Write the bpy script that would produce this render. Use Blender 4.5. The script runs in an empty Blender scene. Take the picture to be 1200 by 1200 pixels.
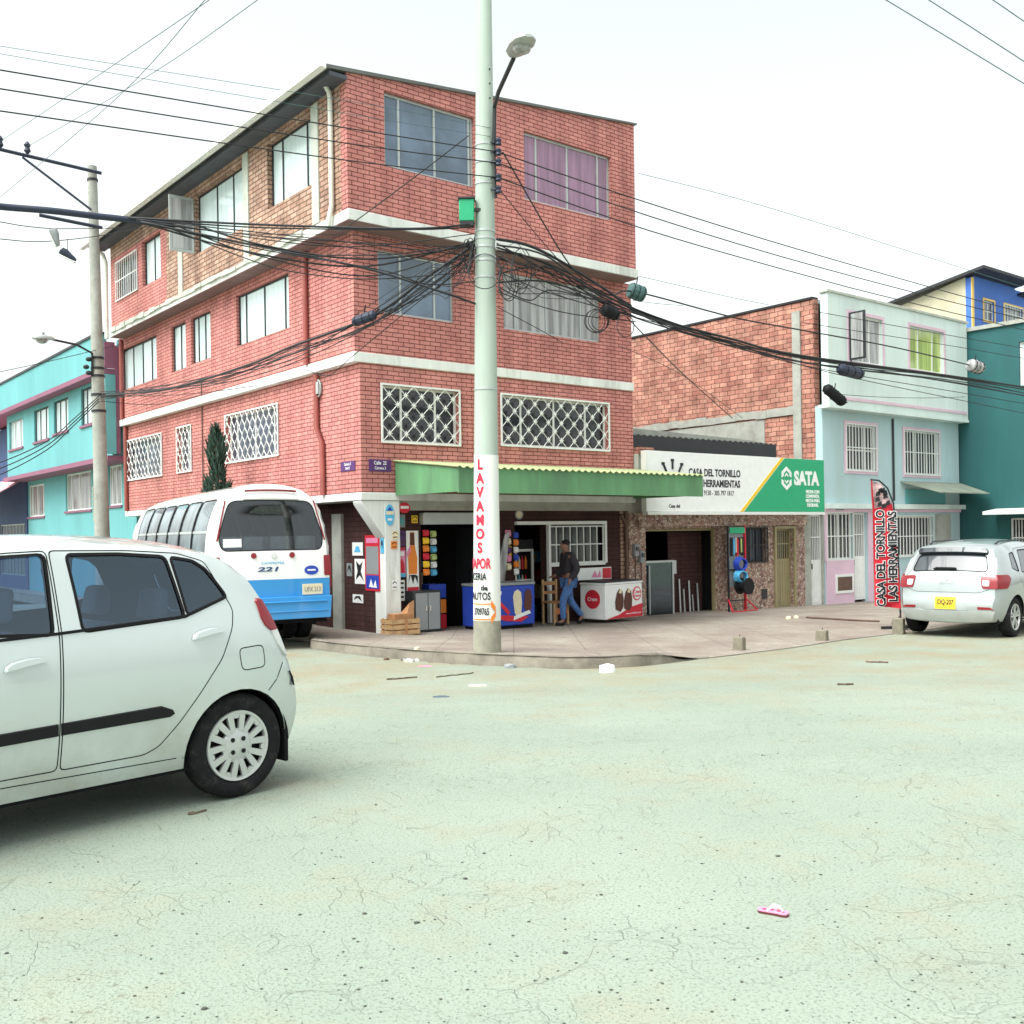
import bpy, bmesh, math, random
from mathutils import Vector, Matrix
from mathutils.geometry import delaunay_2d_cdt
random.seed(7)
sc = bpy.context.scene
COL = sc.collection
R = math.radians
# ------------------------------------------------------------------ camera model
RHO = R(-0.9); HZ = 26/1200.; EYE = 1.5
def ray(u, v):
    x = (u-600)/1200.; y = (600-v)/1200.+HZ
    c, s = math.cos(RHO), math.sin(RHO)
    return Vector((c*x-s*y, 1.0, s*x+c*y))
def at(u, v, Y):
    d = ray(u, v); return Vector((d.x*Y, Y, EYE+d.z*Y))
def sm(t):
    t = max(0., min(1., t)); return t*t*(3-2*t)
def road_z(X, Y): return -.32*sm((Y-5.5)/13.5)
def gnd(u, v, off=0.):
    d = ray(u, v); lo, hi = .5, 200.
    for _ in range(60):
        m = (lo+hi)/2
        if EYE+d.z*m > road_z(d.x*m, m)+off: lo = m
        else: hi = m
    return Vector((d.x*lo, lo, EYE+d.z*lo))
YAW = R(38.8); CY, SY = math.cos(YAW), math.sin(YAW)
ORG = Vector((-2.7102, 18.5424, 0))
def loc(p):
    dx, dy = p[0]-ORG.x, p[1]-ORG.y
    return Vector((CY*dx+SY*dy, -SY*dx+CY*dy, p[2] if len(p) > 2 else 0))
def wor(x, y, z=0.): return Vector((ORG.x+CY*x-SY*y, ORG.y+SY*x+CY*y, z))
def FY(u, v, y0):          # point of a facade plane parallel to the main street
    d = ray(u, v); l0 = loc((0, 0, EYE)); dl = (CY*d.x+SY*d.y, -SY*d.x+CY*d.y)
    t = (y0-l0.y)/dl[1]; return l0.x+dl[0]*t, EYE+d.z*t
def FX(u, v, x0):          # point of a facade plane parallel to the side street
    d = ray(u, v); l0 = loc((0, 0, EYE)); dl = (CY*d.x+SY*d.y, -SY*d.x+CY*d.y)
    t = (x0-l0.x)/dl[0]; return l0.y+dl[1]*t, EYE+d.z*t
def base_z(s): return -.30-.0165*max(0., min(24., s))
# ------------------------------------------------------------------ mesh building
class MB:
    def __init__(s, m=None): s.v = []; s.f = []; s.mi = []; s.map = m; s.k = 0
    def V(s, p):
        s.v.append(tuple(s.map(p)) if s.map else tuple(p)); return len(s.v)-1
    def F(s, idx): s.f.append(list(idx)); s.mi.append(s.k)
    def face(s, pts): s.F([s.V(p) for p in pts])
    def box(s, x0, x1, y0, y1, z0, z1):
        i = [s.V((x, y, z)) for x in (x0, x1) for y in (y0, y1) for z in (z0, z1)]
        for q in ((0,1,3,2),(4,6,7,5),(0,4,5,1),(2,3,7,6),(0,2,6,4),(1,5,7,3)): s.F([i[a] for a in q])
    def hexa(s, pts):   # 8 points: bottom ring 4, top ring 4
        i = [s.V(p) for p in pts]
        for q in ((3,2,1,0),(4,5,6,7),(0,1,5,4),(1,2,6,5),(2,3,7,6),(3,0,4,7)): s.F([i[a] for a in q])
    def prism(s, poly, y0, y1):     # outline in (x,z), extruded along y
        a = [s.V((x, y0, z)) for x, z in poly]; b = [s.V((x, y1, z)) for x, z in poly]
        n = len(poly); s.F(a); s.F(b[::-1])
        for i in range(n): s.F([a[i], a[(i+1) % n], b[(i+1) % n], b[i]])
    def tube(s, path, r, n=6, r2=None, cap=True):
        P = [Vector(p) for p in path]; rings = []; up = Vector((0.13, 0.21, .97))
        for i, p in enumerate(P):
            t = (P[min(i+1, len(P)-1)]-P[max(i-1, 0)])
            if t.length < 1e-9: t = Vector((0, 0, 1))
            t.normalize(); a = t.cross(up)
            if a.length < .05: a = t.cross(Vector((1, 0, 0)))
            a.normalize(); b = t.cross(a)
            rr = r if r2 is None else r+(r2-r)*i/(len(P)-1)
            rings.append([s.V(p+a*(rr*math.cos(2*math.pi*k/n+.4))+b*(rr*math.sin(2*math.pi*k/n+.4))) for k in range(n)])
        for i in range(len(P)-1):
            for k in range(n):
                s.F([rings[i][k], rings[i][(k+1) % n], rings[i+1][(k+1) % n], rings[i+1][k]])
        if cap: s.F(rings[0][::-1]); s.F(rings[-1])
    def lathe(s, prof, c=(0, 0, 0), n=24, axis='z', cap=True):
        rings = []
        for r, h in prof:
            ring = []
            for k in range(n):
                a = 2*math.pi*k/n; x, y = r*math.cos(a), r*math.sin(a)
                p = (c[0]+x, c[1]+y, c[2]+h) if axis == 'z' else (c[0]+x, c[1]+h, c[2]+y)
                ring.append(s.V(p))
            rings.append(ring)
        for i in range(len(rings)-1):
            for k in range(n): s.F([rings[i][k], rings[i][(k+1) % n], rings[i+1][(k+1) % n], rings[i+1][k]])
        if cap: s.F(rings[0][::-1]); s.F(rings[-1])
    def blob(s, c, r, n=10, m=6, jit=0.):
        rings = []
        rx, ry, rz = r
        for i in range(1, m):
            th = math.pi*i/m
            rings.append([s.V((c[0]+rx*math.sin(th)*math.cos(2*math.pi*k/n)*(1+random.uniform(-jit, jit)),
                               c[1]+ry*math.sin(th)*math.sin(2*math.pi*k/n)*(1+random.uniform(-jit, jit)),
                               c[2]+rz*math.cos(th)*(1+random.uniform(-jit, jit)))) for k in range(n)])
        t = s.V((c[0], c[1], c[2]+rz)); b = s.V((c[0], c[1], c[2]-rz))
        for i in range(len(rings)-1):
            for k in range(n): s.F([rings[i][k], rings[i][(k+1) % n], rings[i+1][(k+1) % n], rings[i+1][k]])
        for k in range(n):
            s.F([t, rings[0][k], rings[0][(k+1) % n]]); s.F([b, rings[-1][(k+1) % n], rings[-1][k]])
    def build(s, name, mats, parent=None, smooth=True, bevel=0., loc=None, rot=None, ang=35, recalc=True):
        me = bpy.data.meshes.new(name); me.from_pydata(s.v, [], s.f)
        if not isinstance(mats, (list, tuple)): mats = [mats]
        for m in mats: me.materials.append(m)
        if len(mats) > 1: me.polygons.foreach_set('material_index', s.mi)
        if recalc:
            bm = bmesh.new(); bm.from_mesh(me); bmesh.ops.recalc_face_normals(bm, faces=bm.faces); bm.to_mesh(me); bm.free()
        return link(name, me, parent, smooth, bevel, loc, rot, ang)
def add_uv(me):
    uv = me.uv_layers.new(name='UVMap')
    for p in me.polygons:
        n = p.normal; ax = max(range(3), key=lambda i: abs(n[i]))
        for li in p.loop_indices:
            c = me.vertices[me.loops[li].vertex_index].co
            uv.data[li].uv = (c.y, c.z) if ax == 0 else ((c.x, c.z) if ax == 1 else (c.x, c.y))
def link(name, me, parent=None, smooth=True, bevel=0., loc=None, rot=None, ang=35):
    me.update(); add_uv(me)
    if smooth:
        me.polygons.foreach_set('use_smooth', [True]*len(me.polygons)); me.set_sharp_from_angle(angle=R(ang))
    o = bpy.data.objects.new(name, me); COL.objects.link(o)
    if parent: o.parent = parent
    if loc is not None: o.location = loc
    if rot is not None: o.rotation_euler = rot
    if bevel:
        b = o.modifiers.new('Bevel', 'BEVEL'); b.width = bevel; b.segments = 2; b.limit_method = 'ANGLE'; b.angle_limit = R(40)
    return o
def tag(o, label=None, cat=None, group=None, kind=None):
    if label: o['label'] = label
    if cat: o['category'] = cat
    if group: o['group'] = group
    if kind: o['kind'] = kind
    return o
def thing(name, label, cat, loc=(0, 0, 0), rz=0., group=None):
    o = bpy.data.objects.new(name, None); COL.objects.link(o); o.empty_display_size = .2
    o.location = loc; o.rotation_euler = (0, 0, rz); return tag(o, label, cat, group)
# ------------------------------------------------------------------ materials
def new_mat(name):
    m = bpy.data.materials.new(name); m.use_nodes = True
    nt = m.node_tree; b = nt.nodes['Principled BSDF']; return m, nt, b
def lk(nt, a, b): nt.links.new(a, b)
def N(nt, t, **k):
    n = nt.nodes.new(t)
    for a, v in k.items():
        if a in n.inputs.keys(): n.inputs[a].default_value = v
        else: setattr(n, a, v)
    return n
def c4(c): return (c[0], c[1], c[2], 1)
def mixc(nt, f, a, b, blend='MIX'):
    n = nt.nodes.new('ShaderNodeMix'); n.data_type = 'RGBA'; n.blend_type = blend
    for i, x in ((0, f), (6, a), (7, b)):
        if hasattr(x, 'is_linked') or hasattr(x, 'links'): lk(nt, x, n.inputs[i])
        else: n.inputs[i].default_value = x if i == 0 else c4(x)
    return n.outputs[2]
def ramp(nt, src, p0, p1, a=(0, 0, 0), b=(1, 1, 1)):
    r = nt.nodes.new('ShaderNodeValToRGB'); r.color_ramp.elements[0].position = p0; r.color_ramp.elements[1].position = p1
    r.color_ramp.elements[0].color = c4(a); r.color_ramp.elements[1].color = c4(b); lk(nt, src, r.inputs[0]); return r.outputs[0]
def bump(nt, b, h, st=.3, dist=.01):
    n = N(nt, 'ShaderNodeBump', Strength=st, Distance=dist); lk(nt, h, n.inputs['Height']); lk(nt, n.outputs[0], b.inputs['Normal'])
def setp(b, **k):
    names = dict(rough='Roughness', metal='Metallic', coat='Coat Weight', coatr='Coat Roughness', spec='Specular IOR Level', alpha='Alpha')
    for a, v in k.items(): b.inputs[names[a]].default_value = v
def plain(name, col, rough=.6, var=.15, scale=3., bumpst=0., bscale=60., metal=0., coat=0., coatr=.05, dirt=None, spec=.5, streak=False):
    m, nt, b = new_mat(name); setp(b, rough=rough, metal=metal, coat=coat, coatr=coatr, spec=spec)
    tc = N(nt, 'ShaderNodeTexCoord'); co = tc.outputs['Object']
    if streak:
        mp = N(nt, 'ShaderNodeMapping'); mp.inputs['Scale'].default_value = (1, 1, .18); lk(nt, co, mp.inputs[0]); co2 = mp.outputs[0]
    else: co2 = co
    if var:
        n = N(nt, 'ShaderNodeTexNoise', Scale=scale, Detail=6., Roughness=.65); lk(nt, co2, n.inputs['Vector'])
        dk = tuple(c*(1-var) for c in col); lt = tuple(min(.95, c*(1+var*.7)) for c in col)
        out = mixc(nt, ramp(nt, n.outputs[0], .3, .7), dk, lt)
        if dirt:
            n2 = N(nt, 'ShaderNodeTexNoise', Scale=scale*.6, Detail=8., Roughness=.75); lk(nt, co2, n2.inputs['Vector'])
            out = mixc(nt, ramp(nt, n2.outputs[0], .52, .75), out, dirt)
        lk(nt, out, b.inputs['Base Color'])
    else: b.inputs['Base Color'].default_value = c4(col)
    if bumpst:
        n3 = N(nt, 'ShaderNodeTexNoise', Scale=bscale, Detail=4.); lk(nt, co, n3.inputs['Vector']); bump(nt, b, n3.outputs[0], bumpst, .01)
    return m
def brick(name, c1, c2, mort, w=.24, h=.08, ms=.007, var=.25, dirt=None, offs=.5, dt=(.55, .68), bias=0., wob=None):
    m, nt, b = new_mat(name); setp(b, rough=.85, spec=.25)
    tc = N(nt, 'ShaderNodeTexCoord'); uv = tc.outputs['UV']
    nw = N(nt, 'ShaderNodeTexNoise', Scale=2.2, Detail=3.); lk(nt, uv, nw.inputs['Vector'])
    wv = N(nt, 'ShaderNodeVectorMath', operation='SCALE'); wv.inputs[3].default_value = wob or .014; lk(nt, nw.outputs[1], wv.inputs[0])
    ad = N(nt, 'ShaderNodeVectorMath', operation='ADD'); lk(nt, uv, ad.inputs[0]); lk(nt, wv.outputs[0], ad.inputs[1])
    bt = N(nt, 'ShaderNodeTexBrick'); lk(nt, ad.outputs[0], bt.inputs['Vector'])
    bt.inputs['Color1'].default_value = c4(c1); bt.inputs['Color2'].default_value = c4(c2); bt.inputs['Mortar'].default_value = c4(mort)
    bt.inputs['Scale'].default_value = 1.; bt.inputs['Mortar Size'].default_value = ms; bt.inputs['Mortar Smooth'].default_value = .15
    bt.inputs['Brick Width'].default_value = w; bt.inputs['Row Height'].default_value = h; bt.inputs['Bias'].default_value = bias; bt.offset = offs
    n = N(nt, 'ShaderNodeTexNoise', Scale=1.6, Detail=8., Roughness=.7); lk(nt, uv, n.inputs['Vector'])
    out = mixc(nt, ramp(nt, n.outputs[0], .35, .7, (1-var,)*3, (1.1, 1.08, 1.05)), (1, 1, 1), (1, 1, 1))
    mu = nt.nodes.new('ShaderNodeMix'); mu.data_type = 'RGBA'; mu.blend_type = 'MULTIPLY'; mu.inputs[0].default_value = 1
    lk(nt, bt.outputs[0], mu.inputs[6]); lk(nt, ramp(nt, n.outputs[0], .35, .7, (1-var,)*3, (1.1, 1.08, 1.05)), mu.inputs[7]); o = mu.outputs[2]
    if dirt:
        n2 = N(nt, 'ShaderNodeTexNoise', Scale=3.5, Detail=9., Roughness=.8); lk(nt, uv, n2.inputs['Vector'])
        o = mixc(nt, ramp(nt, n2.outputs[0], *dt), o, dirt)
    ms_ = N(nt, 'ShaderNodeMapping'); ms_.inputs['Scale'].default_value = (2.6, .16, 1); lk(nt, uv, ms_.inputs[0]); n5 = N(nt, 'ShaderNodeTexNoise', Scale=1.3, Detail=5., Roughness=.7); lk(nt, ms_.outputs[0], n5.inputs['Vector'])
    o = mixc(nt, 1., o, ramp(nt, n5.outputs[0], .40, .56, (.80, .78, .78), (1, 1, 1)), 'MULTIPLY')
    lk(nt, o, b.inputs['Base Color'])
    inv = N(nt, 'ShaderNodeMath', operation='SUBTRACT'); inv.inputs[0].default_value = 1; lk(nt, bt.outputs[1], inv.inputs[1])
    bump(nt, b, inv.outputs[0], .7, .012); return m
def pane(name, col, var=.25, rough=.06, curtain=False, spec=.6, wav=.06):
    m, nt, b = new_mat(name); setp(b, rough=.5, coat=1., coatr=rough, spec=.3)
    b.inputs['Coat IOR'].default_value = 1.6
    tc = N(nt, 'ShaderNodeTexCoord'); mp = N(nt, 'ShaderNodeMapping'); mp.inputs['Scale'].default_value = (9, 9, .5) if curtain else (1.2, 1.2, 1.2)
    lk(nt, tc.outputs['Object'], mp.inputs[0]); n = N(nt, 'ShaderNodeTexNoise', Scale=1.2, Detail=3.); lk(nt, mp.outputs[0], n.inputs['Vector'])
    lk(nt, mixc(nt, ramp(nt, n.outputs[0], .35, .65), tuple(c*(1-var) for c in col), tuple(min(.9, c*(1+var)) for c in col)), b.inputs['Base Color'])
    n2 = N(nt, 'ShaderNodeTexNoise', Scale=1.5, Detail=1.); lk(nt, tc.outputs['Object'], n2.inputs['Vector'])
    bp = N(nt, 'ShaderNodeBump', Strength=wav, Distance=.02); lk(nt, n2.outputs[0], bp.inputs['Height']); lk(nt, bp.outputs[0], b.inputs['Coat Normal'])
    return m
def tint_glass(name, tint, refl=1.45, rough=.02, gc=(.9, .95, 1)):
    m, nt, b = new_mat(name); nt.nodes.remove(b); out = nt.nodes['Material Output']
    t = N(nt, 'ShaderNodeBsdfTransparent'); t.inputs[0].default_value = c4(tint)
    gl = N(nt, 'ShaderNodeBsdfGlossy'); gl.inputs['Roughness'].default_value = rough; gl.inputs[0].default_value = c4(gc)
    fr = N(nt, 'ShaderNodeFresnel', IOR=refl); mx = N(nt, 'ShaderNodeMixShader')
    lk(nt, fr.outputs[0], mx.inputs[0]); lk(nt, t.outputs[0], mx.inputs[1]); lk(nt, gl.outputs[0], mx.inputs[2]); lk(nt, mx.outputs[0], out.inputs[0]); return m
M = {}
M['brick'] = brick('red_facade_brick', (.64, .275, .245), (.56, .22, .20), (.15, .045, .045), ms=.0075, dirt=None, var=.2)
M['brick_rough'] = brick('rough_common_brick', (.60, .41, .32), (.46, .27, .20), (.17, .11, .085), w=.27, h=.095, ms=.012, var=.4, dirt=(.48, .41, .29), dt=(.60, .72))
M['block'] = brick('clay_block', (.70, .37, .28), (.50, .21, .165), (.16, .07, .055), w=.29, h=.135, ms=.010, var=.5, dirt=(.52, .33, .24), offs=.37, dt=(.56, .70), wob=.07)
M['stone'] = None
def stone_mat():
    m, nt, b = new_mat('pebble_stone_cladding'); setp(b, rough=.8)
    tc = N(nt, 'ShaderNodeTexCoord'); v = N(nt, 'ShaderNodeTexVoronoi', Scale=14.); lk(nt, tc.outputs['Object'], v.inputs['Vector'])
    sep = N(nt, 'ShaderNodeSeparateColor'); lk(nt, v.outputs['Color'], sep.inputs[0])
    r = nt.nodes.new('ShaderNodeValToRGB'); e = r.color_ramp; lk(nt, sep.outputs[0], r.inputs[0])
    cols = [(0, (.20, .12, .10)), (.3, (.46, .29, .23)), (.55, (.56, .45, .35)), (.8, (.38, .20, .16)), (1, (.62, .54, .46))]
    e.elements[0].color = c4(cols[0][1]); e.elements[1].color = c4(cols[-1][1])
    for p, c in cols[1:-1]: x = e.elements.new(p); x.color = c4(c)
    v2 = N(nt, 'ShaderNodeTexVoronoi', Scale=14.); v2.feature = 'DISTANCE_TO_EDGE'; lk(nt, tc.outputs['Object'], v2.inputs['Vector'])
    lk(nt, mixc(nt, ramp(nt, v2.outputs[0], .01, .07), (.08, .06, .05), r.outputs[0]), b.inputs['Base Color']); bump(nt, b, ramp(nt, v2.outputs[0], 0, .2), .8, .02); return m
M['stone'] = stone_mat()
M['white'] = plain('white_painted_concrete', (.72, .74, .71), .7, .16, 2.2, dirt=(.36, .36, .32), streak=True)
M['concrete'] = plain('grey_concrete', (.36, .37, .33), .85, .22, 2.5, .25, 40, dirt=(.22, .21, .18))
M['concrete_lt'] = plain('pale_concrete', (.47, .50, .44), .85, .2, 2., .25, 40, dirt=(.3, .28, .23))
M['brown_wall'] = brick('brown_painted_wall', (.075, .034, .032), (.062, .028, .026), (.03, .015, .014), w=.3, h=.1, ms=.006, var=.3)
M['dark_in'] = plain('shade_dark_interior', (.025, .024, .026), .9, .3, 1.2)  # near-black colour holds the shade of the unlit shop rooms
M['white_metal'] = plain('white_painted_steel', (.74, .76, .73), .45, .08, 4.)
M['grey_metal'] = plain('grey_aluminium', (.45, .48, .47), .4, .1, 4., metal=.4)
M['dark_metal'] = plain('dark_steel', (.018, .019, .023), .5, .2, 4.)
M['cable'] = plain('black_cable_sheath', (.012, .013, .016), .6, 0)
M['cable_teal'] = plain('sky_glare_teal_wire', (.05, .11, .11), .6, 0)  # teal puts the sky glare around thin wires into their colour
M['cable_blue'] = plain('blue_black_cable_sheath', (.02, .028, .055), .6, 0)
M['red_pipe'] = plain('red_painted_pipe', (.30, .075, .06), .5, .2, 3.)
M['white_pipe'] = plain('white_plastic_pipe', (.70, .72, .64), .5, .1, 3., dirt=(.5, .5, .42))
M['green_sheet'] = plain('green_painted_sheet', (.105, .265, .12), .55, .35, 1.6, dirt=(.075, .135, .085), streak=True)
M['green_roof'] = plain('faded_green_roofing', (.38, .44, .22), .6, .22, 1.2, dirt=(.42, .44, .28))
M['roof'] = plain('grey_fibre_cement_roof', (.13, .135, .13), .8, .2, 2.)
M['white_house'] = plain('pale_mint_plaster', (.62, .72, .69), .8, .1, .9, .1, 30, dirt=(.44, .51, .49), streak=True)
M['white_house2'] = plain('pale_mint_plaster_lower', (.40, .545, .575), .8, .1, .9, .1, 30, dirt=(.36, .46, .45), streak=True)
M['pink'] = plain('pale_pink_paint', (.66, .47, .57), .7, .08, 2.)
M['teal'] = plain('dark_teal_plaster', (.014, .10, .102), .75, .25, .9, .15, 30, dirt=(.02, .08, .095), streak=True)
M['blue'] = plain('bright_blue_plaster', (.05, .15, .52), .7, .15, 1.5)
M['yellow'] = plain('yellow_paint', (.75, .50, .12), .6, .1, 2.)
M['cyan'] = plain('turquoise_plaster', (.125, .365, .38), .8, .14, .8, .1, 30, dirt=(.10, .32, .34), streak=True)
M['mauve'] = plain('mauve_paint', (.24, .09, .15), .7, .15, 2.)
M['navy'] = plain('dark_blue_paint', (.03, .07, .18), .7, .15, 2.)
M['pink_awn'] = plain('pink_awning_cloth', (.75, .35, .40), .8, .12, 2.)
M['pink_awn2'] = plain('deep_pink_valance', (.62, .04, .14), .8, .12, 2.)
M['rust'] = plain('rusty_brown_steel', (.12, .07, .05), .7, .3, 4.)
M['olive'] = plain('olive_painted_steel_door', (.29, .245, .13), .5, .12, 3.)
M['wood'] = plain('orange_wood', (.42, .21, .09), .6, .3, 9.)
M['wood2'] = plain('pale_crate_wood', (.50, .32, .16), .7, .3, 9.)
M['orange'] = plain('orange_lacquer', (.55, .17, .05), .5, .1, 5.)
M['foliage'] = plain('dark_cypress_foliage', (.035, .075, .05), .8, .5, 14.)
M['bark'] = plain('cypress_bark', (.12, .09, .06), .9, .3, 9.)
M['p_dark'] = pane('dark_window_glass', (.045, .065, .10), .4)
M['p_black'] = pane('black_window_glass', (.008, .009, .016), .5)
M['p_slate'] = pane('slate_window_glass', (.10, .15, .22), .3)
M['p_purple'] = pane('window_glass_over_purple_curtain', (.26, .13, .22), .25, curtain=True)
M['p_grey'] = pane('window_glass_over_grey_curtain', (.30, .30, .30), .45, curtain=True)
M['p_pale'] = pane('window_glass_white_curtain_and_sky', (.56, .68, .68), .06, curtain=True)  # pale base colour stands for white curtain and bright sky reflection
M['p_green'] = pane('window_glass_over_green_cloth', (.40, .50, .14), .3, curtain=True)
M['rubber'] = plain('black_rubber', (.008, .008, .009), .8, .2, 9., spec=.2)
M['tyre'] = plain('tyre_rubber', (.012, .0125, .014), .85, .35, 20., .2, 80, spec=.2, dirt=(.05, .048, .042))
M['blackpl'] = plain('black_plastic', (.010, .0105, .012), .6, .1, 9., spec=.2)
M['hub'] = plain('silver_wheel_cover', (.55, .57, .56), .35, .05, 9., metal=.5)
M['chrome'] = plain('chrome', (.7, .7, .7), .15, 0, metal=1.)
def flat(name, col, rough=.55, spec=.4): return plain(name, col, rough, .06, 6., spec=spec)
M['t_black'] = flat('black_lettering', (.015, .015, .018)); M['t_red'] = flat('red_lettering', (.62, .02, .06)); M['t_white'] = flat('white_lettering', (.82, .83, .82))
M['t_yellow'] = flat('yellow_stripe', (.85, .55, .03)); M['s_green'] = flat('green_sign_face', (.02, .36, .17)); M['s_white'] = flat('white_sign_face', (.83, .85, .83))
M['s_blue'] = flat('blue_panel', (.02, .06, .42)); M['s_red'] = flat('red_panel', (.60, .02, .04)); M['s_brown'] = flat('brown_print', (.10, .03, .02)); M['s_cream'] = flat('cream_print', (.75, .66, .45))
M['s_orange'] = flat('orange_print', (.75, .22, .03)); M['s_pink'] = flat('pink_print', (.75, .25, .42)); M['s_sky'] = flat('light_blue_print', (.10, .45, .72)); M['s_purple'] = flat('purple_plate', (.09, .03, .14)); M['s_grey'] = flat('grey_print', (.25, .27, .28))
M['skin'] = flat('brown_skin', (.22, .11, .07)); M['jacket'] = plain('dark_jacket_cloth', (.025, .022, .028), .9, .2, 9.); M['jeans'] = plain('blue_denim', (.06, .14, .34), .9, .4, 14.)
M['maroon'] = flat('maroon_yoke_cloth', (.16, .03, .05), .9); M['hair'] = flat('black_hair', (.012, .01, .01), .8)
def paint(name, col, metal=.0, rough=.35, dirt=.0):
    m, nt, b = new_mat(name); setp(b, rough=rough, metal=metal, coat=1., coatr=.06)
    tc = N(nt, 'ShaderNodeTexCoord'); n = N(nt, 'ShaderNodeTexNoise', Scale=2.5, Detail=7., Roughness=.7); lk(nt, tc.outputs['Object'], n.inputs['Vector'])
    sep = N(nt, 'ShaderNodeSeparateXYZ'); lk(nt, tc.outputs['Object'], sep.inputs[0])
    mr = N(nt, 'ShaderNodeMapRange'); mr.inputs[1].default_value = .75; mr.inputs[2].default_value = .2; lk(nt, sep.outputs[2], mr.inputs[0])
    mm = N(nt, 'ShaderNodeMath', operation='MULTIPLY'); lk(nt, mr.outputs[0], mm.inputs[0]); lk(nt, ramp(nt, n.outputs[0], .35, .7), mm.inputs[1])
    m2 = N(nt, 'ShaderNodeMath', operation='MULTIPLY'); m2.inputs[1].default_value = dirt; lk(nt, mm.outputs[0], m2.inputs[0])
    lk(nt, mixc(nt, m2.outputs[0], col, (.30, .27, .22)), b.inputs['Base Color'])
    m3 = N(nt, 'ShaderNodeMath', operation='MULTIPLY_ADD'); m3.inputs[1].default_value = .5; m3.inputs[2].default_value = .04; lk(nt, m2.outputs[0], m3.inputs[0]); lk(nt, m3.outputs[0], b.inputs['Coat Roughness'])
    return m
M['car_silver'] = paint('silver_white_car_paint', (.58, .635, .625), .4, .32, .7)
M['suv_silver'] = paint('silver_car_paint', (.36, .405, .405), .4, .36, .5)
M['bus_white'] = paint('white_bus_paint', (.80, .82, .81), 0, .4, .3)
M['bus_blue'] = paint('bright_blue_bus_paint', (.012, .25, .60), 0, .4, .4)
M['glass'] = tint_glass('tinted_car_glass', (.40, .52, .68), 2.1, gc=(.66, .84, 1.))
M['glass_bus'] = tint_glass('bus_window_glass', (.70, .76, .80), 1.8)
M['glass_side'] = pane('curved_bus_window_glass', (.13, .17, .19), .6, .03, wav=.0)  # opaque pane, base colour lifted in place of the sky reflection
M['glass_dark'] = pane('dark_car_glass', (.02, .03, .04), .3, .03, wav=.0)
M['lamp_red'] = plain('red_lamp_lens', (.22, .003, .010), .3, 0, coat=.25); M['lamp_clear'] = plain('clear_lamp_lens', (.62, .63, .62), .15, .15, 20., coat=1.)
M['seat'] = plain('grey_seat_cloth', (.42, .45, .47), .9, .15, 6.); M['trim'] = plain('dark_car_trim', (.014, .015, .018), .8, .15, 6.)
# ------------------------------------------------------------------ world, sun, camera
w = bpy.data.worlds.new('World'); sc.world = w; w.use_nodes = True; nt = w.node_tree; bg = nt.nodes['Background']
SUN_EL, SUN_AZ = R(58), R(232)          # azimuth clockwise from +Y
sky = nt.nodes.new('ShaderNodeTexSky'); sky.sky_type = 'NISHITA'; sky.sun_disc = False; sky.sun_elevation = SUN_EL; sky.sun_rotation = SUN_AZ
sky.dust_density = 4.; sky.air_density = 1.; sky.ozone_density = 1.
hs = nt.nodes.new('ShaderNodeHueSaturation'); hs.inputs['Saturation'].default_value = .10
lk(nt, sky.outputs[0], hs.inputs['Color'])
tw = mixc(nt, 1., hs.outputs[0], (.955, 1.0, .975), 'MULTIPLY')
lk(nt, tw, bg.inputs[0]); bg.inputs[1].default_value = .15
sl = bpy.data.lights.new('overcast_sun', 'SUN'); sl.energy = 1.5; sl.angle = R(50); sl.color = (1, .97, .92)
so = bpy.data.objects.new('overcast_sun', sl); COL.objects.link(so)
sd = Vector((math.sin(SUN_AZ)*math.cos(SUN_EL), math.cos(SUN_AZ)*math.cos(SUN_EL), math.sin(SUN_EL)))
so.rotation_euler = sd.to_track_quat('Z', 'Y').to_euler(); so.location = sd*60
sc.view_settings.view_transform = 'Standard'; sc.view_settings.look = 'None'; sc.view_settings.exposure = 1.22; sc.view_settings.gamma = 1
cd = bpy.data.cameras.new('camera'); cam = bpy.data.objects.new('camera', cd); COL.objects.link(cam)
cd.sensor_width = 36; cd.lens = 36; cd.shift_y = HZ; cd.clip_end = 8000; cd.clip_start = .05
cam.matrix_world = Matrix.Translation((0, 0, EYE)) @ Matrix.Rotation(R(90), 4, 'X') @ Matrix.Rotation(RHO, 4, 'Z')
sc.camera = cam
# ------------------------------------------------------------------ ground
def poly_in(p, poly):
    c = False; j = len(poly)-1
    for i in range(len(poly)):
        a, b = poly[i], poly[j]
        if (a[1] > p[1]) != (b[1] > p[1]) and p[0] < (b[0]-a[0])*(p[1]-a[1])/(b[1]-a[1])+a[0]: c = not c
        j = i
    return c
def seg_d(p, a, b):
    dx, dy = b[0]-a[0], b[1]-a[1]; L = dx*dx+dy*dy
    t = 0 if L == 0 else max(0, min(1, ((p[0]-a[0])*dx+(p[1]-a[1])*dy)/L))
    return math.hypot(p[0]-a[0]-t*dx, p[1]-a[1]-t*dy)
def line_d(p, pl): return min(seg_d(p, pl[i], pl[i+1]) for i in range(len(pl)-1))
def resample(pl, d):
    out = [pl[0]]
    for a, b in zip(pl, pl[1:]):
        n = max(1, round(math.hypot(b[0]-a[0], b[1]-a[1])/d))
        out += [(a[0]+(b[0]-a[0])*k/n, a[1]+(b[1]-a[1])*k/n) for k in range(1, n+1)]
    return out
OUTER = [(-1.1, 42), (-1.1, .2), (-1.25, -.6), (-1.75, -1.3), (-1.8, -2.2), (-1.78, -3.35), (-1.65, -4.87), (-1.38, -5.85), (-1.1, -6.62), (-.71, -6.97), (-.29, -7.14), (.3, -7.12), (1.0, -7.03),
         (1.76, -7.0), (3.07, -6.89), (5.0, -6.62), (7, -6.58), (34, -6.6)]
PAV = OUTER+[(34, .8), (.62, .8), (.62, 42)]
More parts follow.
